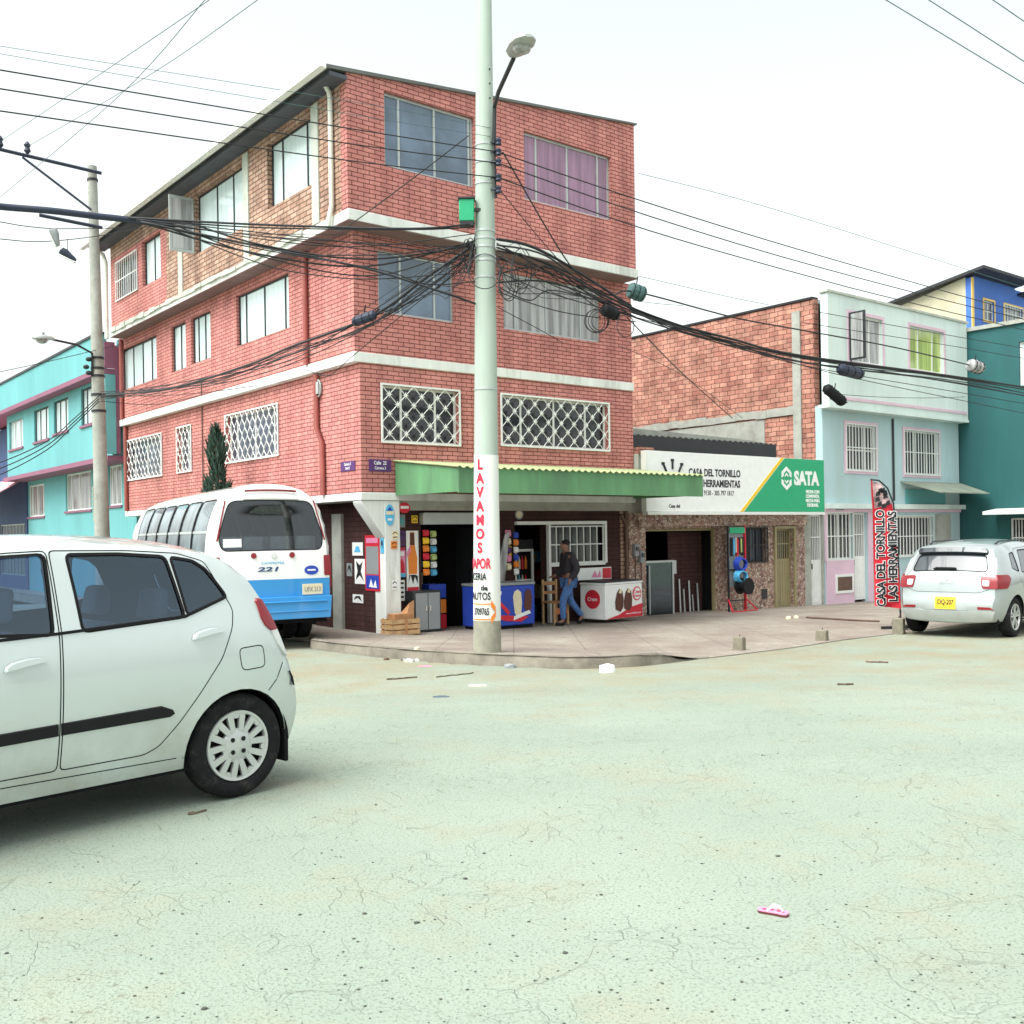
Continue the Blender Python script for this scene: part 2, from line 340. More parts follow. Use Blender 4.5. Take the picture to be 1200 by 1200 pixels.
def rz_l(x, y): q = wor(x, y); return road_z(q.x, q.y)
def kerb_h(x, y):
    if y > -6.3 and x < .5: return .15
    return .012+.135*(1-sm((x-.1)/.55))
def pav_z(x, y):
    do = line_d((x, y), OUTER); di = math.hypot(max(0, .47-x), max(0, .2-y)); t = do/(do+di+1e-6)
    zi = base_z(x)
    return (1-t)*(rz_l(x, y)+kerb_h(x, y))+t*zi
def road_mat():
    m, nt, b = new_mat('dusty_worn_road'); setp(b, rough=.88, spec=.25)
    tc = N(nt, 'ShaderNodeTexCoord'); co = tc.outputs['Object']
    n1 = N(nt, 'ShaderNodeTexNoise', Scale=.35, Detail=6., Roughness=.6); lk(nt, co, n1.inputs['Vector'])
    base = mixc(nt, ramp(nt, n1.outputs[0], .35, .68), (.245, .295, .24), (.295, .338, .28))
    nB = N(nt, 'ShaderNodeTexNoise', Scale=.9, Detail=9., Roughness=.75); lk(nt, co, nB.inputs['Vector'])
    base = mixc(nt, ramp(nt, nB.outputs[0], .50, .66), base, (.29, .295, .225))
    mT = N(nt, 'ShaderNodeMapping'); mT.inputs['Rotation'].default_value = (0, 0, -YAW); mT.inputs['Scale'].default_value = (.22, .7, 1); lk(nt, co, mT.inputs[0]); nT = N(nt, 'ShaderNodeTexNoise', Scale=1., Detail=4.); lk(nt, mT.outputs[0], nT.inputs['Vector'])
    base = mixc(nt, ramp(nt, nT.outputs[0], .48, .74), base, (.235, .287, .24))
    # sandy dirt that gathered along the kerb
    geo = N(nt, 'ShaderNodeSeparateXYZ'); lk(nt, co, geo.inputs[0])
    mr = N(nt, 'ShaderNodeMapRange'); mr.inputs[1].default_value = 8.5; mr.inputs[2].default_value = 12.5; lk(nt, geo.outputs[1], mr.inputs[0])
    n2 = N(nt, 'ShaderNodeTexNoise', Scale=.9, Detail=8., Roughness=.7); lk(nt, co, n2.inputs['Vector'])
    mm = N(nt, 'ShaderNodeMath', operation='MULTIPLY'); lk(nt, mr.outputs[0], mm.inputs[0]); lk(nt, ramp(nt, n2.outputs[0], .35, .65), mm.inputs[1])
    base = mixc(nt, mm.outputs[0], base, (.28, .245, .165))
    # grit
    n3 = N(nt, 'ShaderNodeTexNoise', Scale=75., Detail=3., Roughness=.75); lk(nt, co, n3.inputs['Vector'])
    base = mixc(nt, ramp(nt, n3.outputs[0], .52, .70), base, (.105, .125, .10))
    n4 = N(nt, 'ShaderNodeTexNoise', Scale=17., Detail=2.); lk(nt, co, n4.inputs['Vector'])
    n4b = N(nt, 'ShaderNodeTexNoise', Scale=1.1, Detail=3.); lk(nt, co, n4b.inputs['Vector'])
    pm = N(nt, 'ShaderNodeMath', operation='MULTIPLY'); lk(nt, ramp(nt, n4.outputs[0], .62, .78), pm.inputs[0]); lk(nt, ramp(nt, n4b.outputs[0], .45, .65), pm.inputs[1])
    base = mixc(nt, pm.outputs[0], base, (.15, .145, .105))
    # cracks
    nw = N(nt, 'ShaderNodeTexNoise', Scale=1.6, Detail=4.); lk(nt, co, nw.inputs['Vector'])
    sc_ = N(nt, 'ShaderNodeVectorMath', operation='SCALE'); sc_.inputs[3].default_value = .7; lk(nt, nw.outputs[1], sc_.inputs[0])
    ad = N(nt, 'ShaderNodeVectorMath', operation='ADD'); lk(nt, co, ad.inputs[0]); lk(nt, sc_.outputs[0], ad.inputs[1])
    fl = N(nt, 'ShaderNodeVectorMath', operation='MULTIPLY'); fl.inputs[1].default_value = (1, 1, 0); lk(nt, ad.outputs[0], fl.inputs[0])
    cr = None
    for s_, wd, nm in ((.8, .0035, .9), (2.8, .011, 2.3), (6., .022, 1.5)):
        v = N(nt, 'ShaderNodeTexVoronoi', Scale=s_); v.feature = 'DISTANCE_TO_EDGE'; lk(nt, fl.outputs[0], v.inputs['Vector'])
        k = ramp(nt, v.outputs[0], 0, wd, (1, 1, 1), (0, 0, 0))
        nn = N(nt, 'ShaderNodeTexNoise', Scale=nm, Detail=3.); lk(nt, co, nn.inputs['Vector'])
        q = N(nt, 'ShaderNodeMath', operation='MULTIPLY'); lk(nt, k, q.inputs[0]); lk(nt, ramp(nt, nn.outputs[0], .48, .62), q.inputs[1])
        if cr is None: cr = q.outputs[0]
        else:
            mx = N(nt, 'ShaderNodeMath', operation='MAXIMUM'); lk(nt, cr, mx.inputs[0]); lk(nt, q.outputs[0], mx.inputs[1]); cr = mx.outputs[0]
    cs = N(nt, 'ShaderNodeMath', operation='MULTIPLY'); cs.inputs[1].default_value = .36; lk(nt, cr, cs.inputs[0])
    base = mixc(nt, cs.outputs[0], base, (.11, .13, .10)); lk(nt, base, b.inputs['Base Color'])
    hh = N(nt, 'ShaderNodeMath', operation='SUBTRACT'); lk(nt, n3.outputs[0], hh.inputs[0]); lk(nt, cr, hh.inputs[1]); bump(nt, b, hh.outputs[0], .55, .012)
    return m
def pave_mat():
    m, nt, b = new_mat('worn_pavement'); setp(b, rough=.9, spec=.2)
    tc = N(nt, 'ShaderNodeTexCoord'); co = tc.outputs['Object']
    n1 = N(nt, 'ShaderNodeTexNoise', Scale=.8, Detail=8., Roughness=.7); lk(nt, co, n1.inputs['Vector'])
    base = mixc(nt, ramp(nt, n1.outputs[0], .38, .66), (.23, .185, .16), (.345, .315, .265))
    n2 = N(nt, 'ShaderNodeTexNoise', Scale=30., Detail=4.); lk(nt, co, n2.inputs['Vector'])
    base = mixc(nt, ramp(nt, n2.outputs[0], .52, .7), base, (.17, .15, .13))
    bt = N(nt, 'ShaderNodeTexBrick'); lk(nt, co, bt.inputs['Vector']); bt.offset = 0
    for a, v in (('Scale', 1.), ('Mortar Size', .012), ('Mortar Smooth', .3), ('Brick Width', 1.1), ('Row Height', 1.1)): bt.inputs[a].default_value = v
    ks = N(nt, 'ShaderNodeMath', operation='MULTIPLY'); ks.inputs[1].default_value = .55; lk(nt, bt.outputs[1], ks.inputs[0])
    base = mixc(nt, ks.outputs[0], base, (.12, .10, .085)); lk(nt, base, b.inputs['Base Color']); bump(nt, b, n2.outputs[0], .4, .01); return m
xs = [-4000, -1200, -400, -150, -60, -30]+[-18+.3*i for i in range(150)]+[40, 70, 160, 400, 1200, 4000]
ys = [-4000, -300, -80, -25]+[-6+.3*i for i in range(120)]+[38, 50, 80, 160, 400, 1200, 4000]
mb = MB(); idx = {}
for i, x in enumerate(xs):
    for j, y in enumerate(ys):
        l = loc((x, y)); z = road_z(x, y)
        if l.x > -1.4 and l.y > -7.4 and poly_in((l.x, l.y), PAV+[]): z -= .5*sm((min(line_d((l.x, l.y), OUTER), 3)-.12)/.7)
        elif l.x > .5 and l.y > 0: z -= .5
        idx[i, j] = mb.V((x, y, z))
for i in range(len(xs)-1):
    for j in range(len(ys)-1): mb.F([idx[i, j], idx[i+1, j], idx[i+1, j+1], idx[i, j+1]])
tag(mb.build('road', road_mat(), ang=180), kind='structure')
# pavement sheet
def cdt_fill(outline, holes_edges, spacing, extra=()):
    """triangulate inside a closed outline; returns 2D verts, triangles"""
    V = []; E = []
    def loop(pts, closed=True):
        k = len(V); V.extend(Vector((p[0], p[1])) for p in pts); n = len(pts)
        for i in range(n if closed else n-1): E.append((k+i, k+(i+1) % n))
    loop(outline)
    for h in holes_edges: loop(h)
    x0 = min(p[0] for p in outline); x1 = max(p[0] for p in outline); y0 = min(p[1] for p in outline); y1 = max(p[1] for p in outline)
    allL = [outline]+list(holes_edges); r = spacing*.45
    segs = [(L[i], L[(i+1) % len(L)]) for L in allL for i in range(len(L))]
    nx = int((x1-x0)/spacing); ny = int((y1-y0)/spacing)
    for i in range(nx+1):
        for j in range(ny+1):
            p = (x0+spacing*(i+.5*(j % 2)), y0+spacing*j)
            if poly_in(p, outline) and all(seg_d(p, a, b) > r for a, b in segs if min(a[0], b[0])-r < p[0] < max(a[0], b[0])+r and min(a[1], b[1])-r < p[1] < max(a[1], b[1])+r): V.append(Vector(p))
    for p in extra: V.append(Vector(p))
    ov, oe, of, *_ = delaunay_2d_cdt(V, E, [], 0, 1e-6)
    return [(v.x, v.y) for v in ov], [list(f) for f in of]
po = resample(OUTER, .5); poly = resample(PAV+[PAV[0]], .5)[:-1]
v2, tr = cdt_fill(poly, [], .6)
mb = MB(); ids = [mb.V((*wor(x, y).xy, pav_z(x, y)-.004)) for x, y in v2]
for t in tr:
    c = [sum(v2[i][k] for i in t)/3 for k in (0, 1)]
    if poly_in(c, poly): mb.F([ids[i] for i in t])
tag(mb.build('pavement', pave_mat(), ang=180), kind='structure')
# kerb
ko = [p for p in resample(OUTER, .22) if p[1] < 30 and p[0] < 1.3]
mb = MB(); prev = None; rk = random.Random(3)
for i, p in enumerate(ko):
    a, b = ko[max(0, i-1)], ko[min(len(ko)-1, i+1)]; tx, ty = b[0]-a[0], b[1]-a[1]; L = math.hypot(tx, ty); nx, ny = -ty/L, tx/L
    zt = rz_l(*p)+kerb_h(*p)+rk.uniform(-.008, .008); j = rk.uniform(-.012, .012)
    ring = [mb.V((*wor(p[0]+nx*o, p[1]+ny*o).xy, z)) for o, z in ((j-.01, rz_l(*p)-.12), (j+.005, zt-.03), (j+.03, zt+.004), (.17, pav_z(p[0]+nx*.17, p[1]+ny*.17)+.004), (.18, zt-.25))]
    if prev:
        for k in range(4): mb.F([prev[k], ring[k], ring[k+1], prev[k+1]])
    prev = ring
tag(mb.build('kerb', plain('worn_kerb_concrete', (.19, .17, .135), .9, .4, 3., .5, 30, dirt=(.09, .08, .065)), ang=60), kind='structure')
def ground_at(x, y):      # local coordinates -> top of whatever lies there
    return pav_z(x, y) if poly_in((x, y), PAV) else rz_l(x, y)
# ------------------------------------------------------------------ facade tools (a = along, o = outward, z)
def FM(y0): return lambda p: (p[0], y0-p[1], p[2])
def LM(x0): return lambda p: (x0-p[1], p[0], p[2])
def wall(mb, a0, a1, z0, z1, ops=(), th=.2):
    A = sorted({a0, a1, *[v for o in ops for v in o[:2]]}); Z = sorted({z0, z1, *[v for o in ops for v in o[2:4]]})
    inop = lambda a, z: any(o[0] < a < o[1] and o[2] < z < o[3] for o in ops)
    for i in range(len(A)-1):
        for j in range(len(Z)-1):
            if inop((A[i]+A[i+1])/2, (Z[j]+Z[j+1])/2): continue
            for o in (0, -th): mb.face([(A[i], o, Z[j]), (A[i+1], o, Z[j]), (A[i+1], o, Z[j+1]), (A[i], o, Z[j+1])])
    rects = list(ops)+[(a0, a1, z0, z1)]
    for r in rects:
        x0, x1, y0, y1 = r[:4]
        for p, q in (((x0, y0), (x1, y0)), ((x1, y0), (x1, y1)), ((x1, y1), (x0, y1)), ((x0, y1), (x0, y0))):
            if p[1] == q[1] == z0 and r is not rects[-1]: continue
            mb.face([(p[0], 0, p[1]), (q[0], 0, q[1]), (q[0], -th, q[1]), (p[0], -th, p[1])])
def bar_frame(mb, r, w, o0, o1):
    a0, a1, z0, z1 = r
    mb.box(a0, a1, o0, o1, z0, z0+w); mb.box(a0, a1, o0, o1, z1-w, z1); mb.box(a0, a0+w, o0, o1, z0+w, z1-w); mb.box(a1-w, a1, o0, o1, z0+w, z1-w)
def clip_seg(p, q, r):
    t0, t1 = 0., 1.; dx, dy = q[0]-p[0], q[1]-p[1]
    for d, lo, hi in ((dx, r[0]-p[0], r[1]-p[0]), (dy, r[2]-p[1], r[3]-p[1])):
        if abs(d) < 1e-9:
            if lo > 0 or hi < 0: return None
            continue
        a, b = lo/d, hi/d
        if a > b: a, b = b, a
        t0, t1 = max(t0, a), min(t1, b)
    if t1-t0 < 1e-3: return None
    return (p[0]+dx*t0, p[1]+dy*t0), (p[0]+dx*t1, p[1]+dy*t1)
def grille(kind, m, r, parent, mat, o=.03, s=.25):
    g = MB(m); a0, a1, z0, z1 = r
    if kind == 'diamond':
        bar_frame(g, r, .035, o-.012, o+.012)
        n = int((a1-a0+z1-z0)/s)+2
        for k in range(-n, n+1):
            for sg in (1, -1):
                p = (a0+k*s, z0) if sg > 0 else (a0+k*s, z0); q = (p[0]+sg*5, z0+5)
                c = clip_seg(p, q, (a0+.02, a1-.02, z0+.02, z1-.02))
                if c: g.tube([(c[0][0], o+.004*sg, c[0][1]), (c[1][0], o+.004*sg, c[1][1])], .008, 4)
        for i in range(int((a1-a0)/(s/2))+1):
            for j in range(int((z1-z0)/(s/2))+1):
                if (i+j) % 2 == 0 and .05 < i*s/2 < a1-a0-.05 and .05 < j*s/2 < z1-z0-.05:
                    x, z = a0+i*s/2, z0+j*s/2; g.box(x-.026, x+.026, o-.012, o+.016, z-.026, z+.026)
                    for dx, dz in ((.055, 0), (0, .055)): g.box(x-dx-.005, x+dx+.005, o-.005, o+.011, z-dz-.005, z+dz+.005)
    elif kind == 'chain':
        bar_frame(g, r, .03, o-.01, o+.01); n = max(2, round((a1-a0)/s)); st = (a1-a0)/n
        for k in range(n+1):
            for sg in (1, -1):
                if (k == 0 and sg < 0) or (k == n and sg > 0): continue
                pts = []
                for i in range(33):
                    z = z0+(z1-z0)*i/32; ph = math.pi*2*(z-z0)/(s*1.35)
                    pts.append((a0+k*st+sg*(st*.25-st*.25*math.cos(ph)), o, z))
                g.tube(pts, .010, 4)
    elif kind == 'bars':
        bar_frame(g, r, .025, o-.01, o+.01); n = max(2, round((a1-a0)/s))
        for k in range(1, n): g.box(a0+(a1-a0)*k/n-.010, a0+(a1-a0)*k/n+.010, o-.01, o+.01, z0+.025, z1-.025)
        for f in (.5,): g.box(a0+.025, a1-.025, o-.013, o+.007, z0+(z1-z0)*f-.012, z0+(z1-z0)*f+.012)
    return g.build('grille', mat, parent)
def window(parent, m, r, pn='p_dark', mull=(), trans=(), fm='white_metal', fw=.045, dep=.09, gr=None, gs=.25, sill=None, name='window', surround=None, gm='white_metal'):
    a0, a1, z0, z1 = r; e = .003
    f = MB(m); bar_frame(f, (a0+e, a1-e, z0+e, z1-e), fw, -dep-.02, -dep+.025)
    for t in mull: x = a0+(a1-a0)*t; f.box(x-fw*.45, x+fw*.45, -dep-.018, -dep+.022, z0+fw+e, z1-fw-e)
    for t in trans: z = z0+(z1-z0)*t; f.box(a0+fw+e, a1-fw-e, -dep-.015, -dep+.018, z-fw*.4, z+fw*.4)
    w_ = f.build(name, M[fm], parent)
    p = MB(m); p.box(a0+e, a1-e, -dep-.014, -dep, z0+e, z1-e); p.build('pane', M[pn], w_)
    if gr: grille(gr, m, (a0-.02, a1+.02, z0-.02, z1+.02), w_, M[gm], s=gs)
    if sill: s_ = MB(m); s_.box(a0-.06, a1+.06, -.05, .05, z0-.07, z0-.003); s_.build('sill', M[sill], w_)
    if surround:
        s_ = MB(m); bar_frame(s_, (a0-.09, a1+.09, z0-.09, z1+.09), .088, .002, .022); s_.build('surround', M[surround], w_)
    return w_
def avg_rect(fn, pl, TL, TR, BR, BL):
    q = [fn(*p, pl) for p in (TL, TR, BR, BL)]
    a0, a1 = (q[0][0]+q[3][0])/2, (q[1][0]+q[2][0])/2
    return (min(a0, a1), max(a0, a1), (q[2][1]+q[3][1])/2, (q[0][1]+q[1][1])/2)
def text_mesh(txt, size, bold=0., ext=.004, align='CENTER', spacing=1.):
    cu = bpy.data.curves.new('lettering', 'FONT'); cu.body = txt; cu.size = size; cu.extrude = ext; cu.offset = bold; cu.align_x = align; cu.align_y = 'CENTER'; cu.resolution_u = 3; cu.space_character = spacing
    o = bpy.data.objects.new('lettering', cu); COL.objects.link(o); bpy.context.view_layer.update()
    me = bpy.data.meshes.new_from_object(o.evaluated_get(bpy.context.evaluated_depsgraph_get())); bpy.data.objects.remove(o); bpy.data.curves.remove(cu); return me
def letters(parent, txt, fn, size, mat, bold=0., name='lettering', sx=1., align='CENTER', ext=.004, spacing=1.):
    """flat text (x right, y up, z out) sent through fn into the parent's space"""
    me = text_mesh(txt, size, bold, ext, align, spacing)
    for v in me.vertices: v.co = fn(v.co.x*sx, v.co.y, v.co.z)
    me.materials.clear(); me.materials.append(mat); return link(name, me, parent, smooth=False)
OFF = {}
_link0 = link
def link(name, me, parent=None, *a, **k):
    o = _link0(name, me, parent, *a, **k)
    if parent and parent.name in OFF: o.matrix_parent_inverse = Matrix.Translation(-OFF[parent.name])
    return o
def local_thing(name, label, cat, x, y, z=None, group=None):
    """a thing standing at street coordinates x, y; its parts are modelled in the same street coordinates"""
    z = ground_at(x, y) if z is None else z
    t = thing(name, label, cat, wor(x, y, z), YAW, group); OFF[t.name] = Vector((x, y, z)); return t
def at_local(o, x, y, z, rz=0.):
    o.location = wor(x, y, z); o.rotation_euler = (0, 0, YAW+rz)
def B(name, mats, parent, boxes, m=None, bevel=0.):
    b = MB(m)
    for q in boxes: b.box(*q)
    return b.build(name, mats, parent, bevel=bevel)
def T(name, mat, parent, paths, r, n=7, m=None):
    b = MB(m)
    for p in paths: b.tube(p, r, n)
    return b.build(name, mat, parent, ang=60)
# =================================================================== the corner building
A = local_thing('brick_building', 'four-storey red brick corner building with white floor bands and a shop below', 'building', 0, 0, -.3)
W4f = [avg_rect(FY, -.45, (449.5,107.5), (556,137.3), (556,219.6), (451.4,194.5)), avg_rect(FY, -.45, (614.3,155.4), (716,182), (716,257.8), (614.3,234))]
W3f = [avg_rect(FY, 0, (442.5,290.8), (532.5,308.8), (532.5,378.8), (443.7,365.8)), avg_rect(FY, 0, (590,318), (704,339.6), (704,401), (590,386))]
W2f = [avg_rect(FY, 0, (445.8,448.3), (537.7,460), (537.7,522.3), (447.5,517.5)), avg_rect(FY, 0, (586.7,462.8), (712.7,472.3), (712.7,529), (586.7,521))]
W2l = [avg_rect(FX, 0, (264,488), (326,473), (327.5,531.7), (266.7,544)), avg_rect(FX, 0, (208,501.7), (225,498), (225,551.7), (209,554)), avg_rect(FX, 0, (147.9,518), (190,507.5), (191,556), (149.5,564))]
W3l = [avg_rect(FX, -.1, (276.7,348), (339,317), (338,383), (277.5,407.5)), avg_rect(FX, -.1, (200,383), (218,376), (217.5,431), (201.7,436.7)), avg_rect(FX, -.1, (223.5,373), (246.7,363), (246.7,420), (224.5,426.7)), avg_rect(FX, -.1, (142.5,410), (183,392), (184,445), (143,457))]
W4l = [avg_rect(FX, -.45, (313.3,168.3), (365,133), (365,217), (313,245)), avg_rect(FX, -.45, (225,230), (286.7,191.7), (288,268), (232,294)), avg_rect(FX, -.45, (166.7,283), (188,270), (188,325), (166.7,336.7)), avg_rect(FX, -.45, (135.8,308), (161,295), (162,340), (138,351.7))]
def storey(parent, mat, m, *a):
    b = MB(m); wall(b, *a); return b.build('storey_wall', mat, parent)
L2 = 12.78
storey(A, M['brick'], FM(0), 0, 7, 2.30, 4.66, W2f, .22); storey(A, M['brick'], LM(0), .22, L2, 2.30, 4.66, W2l, .22)
storey(A, M['brick'], FM(0), -.1, 7, 4.84, 7.05, W3f, .22); storey(A, M['brick'], LM(-.1), .22, L2, 4.84, 7.05, W3l, .22)
b = MB(FM(-.45)); wall(b, -.45, 6.71, 7.24, 9.64, W4f, .22); b.prism([(-.45, 9.64), (6.71, 9.64), (6.71, 10.40)], 0, -.22); b.build('storey_wall', M['brick'], A)
YS = 8.25
storey(A, M['brick_rough'], LM(-.45), -.23, YS, 7.24, 9.64, W4l[:2], .22); storey(A, M['brick'], LM(-.45), YS, 12.4, 7.24, 9.12, W4l[2:], .22); storey(A, M['brick_rough'], LM(-.45), YS, 12.4, 9.12, 9.64, (), .22)
B('party_wall', M['brick_rough'], A, [(6.78, 7, .22, L2, -.5, 7.05), (6.49, 6.71, -.23, 12.4, 7.24, 9.64), (.69, 6.78, L2-.2, L2, -.5, 7.05), (-.23, 6.49, 12.2, 12.4, 7.24, 9.64)])
b = MB(); b.prism([(-.45, 9.64), (6.71, 9.64), (6.71, 10.40)], 12.2, 12.4); b.build('rear_gable', M['brick_rough'], A)
B('slab_band', M['white'], A, [(-.03, 7.02, -.03, L2+.03, 2.16, 2.30)], bevel=.008)
B('slab_band', M['white'], A, [(-.14, 7.02, -.035, L2+.05, 4.66, 4.84)], bevel=.008)
B('slab_band', M['white'], A, [(-.462, 6.75, -.49, 12.45, 7.05, 7.24)], bevel=.008)
b = MB(); b.prism([(-.92, 9.575), (6.76, 10.405), (6.76, 10.44), (-.92, 9.64)], -.50, 13.1); b.build('roof', M['roof'], A)
B('soffit', plain('brown_pink_soffit_shade', (.20, .13, .125), .9, .2, 2.), A, [(-.475, 6.735, -.475, 12.43, 7.03, 7.048)])  # panel colour carries the shading under the overhanging slab
B('eave_board', plain('grey_blue_eave_shade', (.07, .08, .10), .7, .2, 2.), A, [(-.80, -.451, -.48, 12.9, 9.485, 9.555)])  # coloured dark to paint in the shadow below the eave
b = MB(); b.prism([(-1.04, 9.64), (-1.04, 9.52), (-.93, 9.50), (-.925, 9.64), (-.94, 9.64), (-.945, 9.525), (-1.025, 9.535), (-1.025, 9.64)], -.62, 13.15); g_ = b.build('gutter', M['white_metal'], A)
# rough concrete columns and lip of the top storey
cols = [FX(u, 250, -.45)[0] for u in (371, 289, 211)]
for y in cols: B('concrete_column', M['concrete_lt'], A, [(-.475, -.452, y-.13, y+.13, 7.25, 9.44)])
rl = random.Random(5); b = MB()
for k in range(30):
    y0 = 1.2+k*.37; b.box(-.49-rl.uniform(0, .03), -.463, y0, y0+.37, 7.13+rl.uniform(0, .03), 7.22+rl.uniform(0, .05))
b.build('mortar_lip', M['concrete_lt'], A)
W = window
W(A, FM(-.45), W4f[0], 'p_slate', (.17, .56, .955), fm='grey_metal'); W(A, FM(-.45), W4f[1], 'p_purple', (.15, .5, .86), fm='grey_metal')
W(A, FM(0), W3f[0], 'p_slate', (.3, .75), fm='grey_metal'); W(A, FM(0), W3f[1], 'p_grey', (.13, .44, .8), fm='grey_metal')
W(A, FM(0), W2f[0], 'p_black', (.28, .72), gr='diamond', gs=.36, dep=.12); W(A, FM(0), W2f[1], 'p_black', (.2, .5, .8), gr='diamond', gs=.36, dep=.12)
for r, s_ in zip(W2l, (.28, .26, .28)): W(A, LM(0), r, 'p_dark', (.15, .5, .85) if r[1]-r[0] > 2 else (.5,), gr='chain', gs=s_, dep=.12)
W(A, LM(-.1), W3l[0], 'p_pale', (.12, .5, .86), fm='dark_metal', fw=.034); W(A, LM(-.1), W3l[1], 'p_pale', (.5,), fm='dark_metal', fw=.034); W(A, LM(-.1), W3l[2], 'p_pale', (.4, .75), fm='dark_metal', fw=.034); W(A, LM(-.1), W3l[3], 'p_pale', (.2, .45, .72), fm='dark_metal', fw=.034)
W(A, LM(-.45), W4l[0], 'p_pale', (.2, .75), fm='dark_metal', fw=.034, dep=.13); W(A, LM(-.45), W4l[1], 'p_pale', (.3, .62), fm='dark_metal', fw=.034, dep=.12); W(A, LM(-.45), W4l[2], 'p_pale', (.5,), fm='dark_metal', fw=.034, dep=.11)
W(A, LM(-.45), W4l[3], 'p_dark', (.5,), fm='dark_metal', fw=.034, gr='bars', gs=.17, dep=.12)
# open casement of the middle window on the side street
b = MB(); y0, z0 = W4l[1][1], W4l[1][2]; b.box(-1.03, -.47, y0+.02, y0+.06, z0+.03, z0+1.28); cs_ = b.build('open_casement', M['grey_metal'], A)
b = MB(); b.box(-.98, -.52, y0+.015, y0+.065, z0+.09, z0+1.22); b.build('pane', M['p_grey'], cs_)
# pipes
T('downpipe', M['white_pipe'], A, [[(-.62, .02, 9.55), (-.53, .02, 9.42), (-.51, .02, 9.3), (-.51, .02, 7.40), (-.535, .06, 7.22), (-.535, .12, 7.02)]], .045, 10)
T('downpipe', M['white_pipe'], A, [[(-.9, 12.6, 9.5), (-.60, 12.55, 9.3), (-.55, 12.5, 9.1), (-.55, 12.5, 7.0)]], .055, 10)
for q_ in ([(-.16, 1.75, 7.04), (-.16, 1.75, 4.845)], [(-.06, 1.55, 4.65), (-.06, 1.55, 3.6), (-.06, 1.35, 3.3), (-.06, 1.35, 2.31)], [(-.16, 12.55, 7.04), (-.16, 12.55, 4.845)], [(-.06, 12.6, 4.65), (-.06, 12.6, 2.31)]): T('downpipe', M['red_pipe'], A, [q_], .055, 9)
T('conduit', M['rust'], A, [[(-.03, 7.25, 4.64), (-.03, 7.25, 2.32)], [(-.17, 6.9, 4.85), (-.17, 6.9, 5.15)]], .018, 6)
b = MB(); b.tube([(-.05, 1.48+.09*math.sin(t/8*math.pi), 4.36-.16*math.cos(t/8*math.pi)) for t in range(17)], .016, 6); b.box(-.09, -.002, 1.42, 1.54, 4.25, 4.48); b.build('meter_box', M['grey_metal'], A)
# ground floor
OP1 = (1.44, 2.95, -.9, 1.71); OP2 = (3.75, 4.60, -.9, 1.70); OP3 = (4.64, 6.27, .84, 1.66)
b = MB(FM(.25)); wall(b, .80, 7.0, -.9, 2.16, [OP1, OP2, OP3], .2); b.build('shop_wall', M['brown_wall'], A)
yc0 = FX(404, 660, .47)[0]
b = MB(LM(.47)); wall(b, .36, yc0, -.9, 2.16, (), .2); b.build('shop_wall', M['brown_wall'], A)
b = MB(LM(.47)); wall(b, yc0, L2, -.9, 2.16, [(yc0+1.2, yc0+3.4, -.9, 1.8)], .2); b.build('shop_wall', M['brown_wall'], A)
B('concrete_column', M['concrete'], A, [(.40, .72, yc0+.02, yc0+.38, -.9, 1.95)], bevel=.01)
b = MB(); b.box(.47, .80, -.012, .36, -.9, 2.155); b.prism([(.47, 1.45), (.47, 2.155), (-.02, 2.155), (.0, 2.08)], -.008, .30); b.build('corner_pillar', M['white'], A, bevel=.01)
B('shutter_box', M['grey_metal'], A, [(1.40, 3.0, .10, .25, 1.71, 1.94)], bevel=.01)
B('lintel', M['concrete'], A, [(.80, 6.98, .05, .248, 1.98, 2.158)])
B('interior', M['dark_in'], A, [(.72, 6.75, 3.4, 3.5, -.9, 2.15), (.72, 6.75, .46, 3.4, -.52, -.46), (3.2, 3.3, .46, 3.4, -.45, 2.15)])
T('drain_pipe', M['rust'], A, [[(6.9, .16, 2.1), (6.9, .16, -.4)], [(6.75, .18, 1.9), (6.9, .17, 1.7), (6.9, .17, 1.2)]], .04, 8)
d_ = B('door_frame', M['white_metal'], A, [(3.74, 6.30, .16, .245, 1.69, 1.76), (4.60, 4.66, .16, .245, -.5, 1.69), (6.24, 6.30, .16, .245, .84, 1.69), (4.66, 6.24, .16, .245, .80, .86)])
grille('bars', FM(.22), (4.66, 6.24, .86, 1.66), d_, M['white_metal'], o=0, s=.2)
B('pane', M['p_black'], d_, [(4.66, 6.24, .30, .31, .86, 1.66)])
dl = B('door_leaf', M['dark_metal'], A, [(2.93, 2.98, .5, 1.2, -.46, 1.65), (1.46, 1.50, .47, 1.1, -.46, 1.65)])
B('handle', M['chrome'], dl, [(2.90, 2.93, .6, .64, .5, .75)])
# ------------------------------------------------ awning
aw = local_thing('awning', 'long green sheet-metal awning with pale corrugated roof over the corner shop', 'awning', 3.8, -1., -.3)
B('fascia', M['green_sheet'], aw, [(.70, 6.97, -2.03, -2.0, 2.22, 2.655)])
b = MB(); n = 260
for y0_, y1_ in ((-.035, -2.07),):
    row = [[b.V((.66+6.35*i/n, y, 2.90-.235*(y/-2.07)+.018*math.sin(i*.95)+dz)) for i in range(n+1)] for y, dz in ((y0_, 0), (y1_, 0), (y1_, -.012), (y0_, -.012))]
    for k in range(4):
        for i in range(n): b.F([row[k][i], row[k][i+1], row[(k+1) % 4][i+1], row[(k+1) % 4][i]])
b.build('roof_sheet', M['green_roof'], aw)
for x in (.70, 6.94):
    b = MB(lambda p: (p[1], p[0], p[2])); b.prism([(-.036, 2.25), (-.036, 2.87), (-1.998, 2.64), (-1.998, 2.24)], x, x+.025); b.build('end_panel', M['green_sheet'], aw)
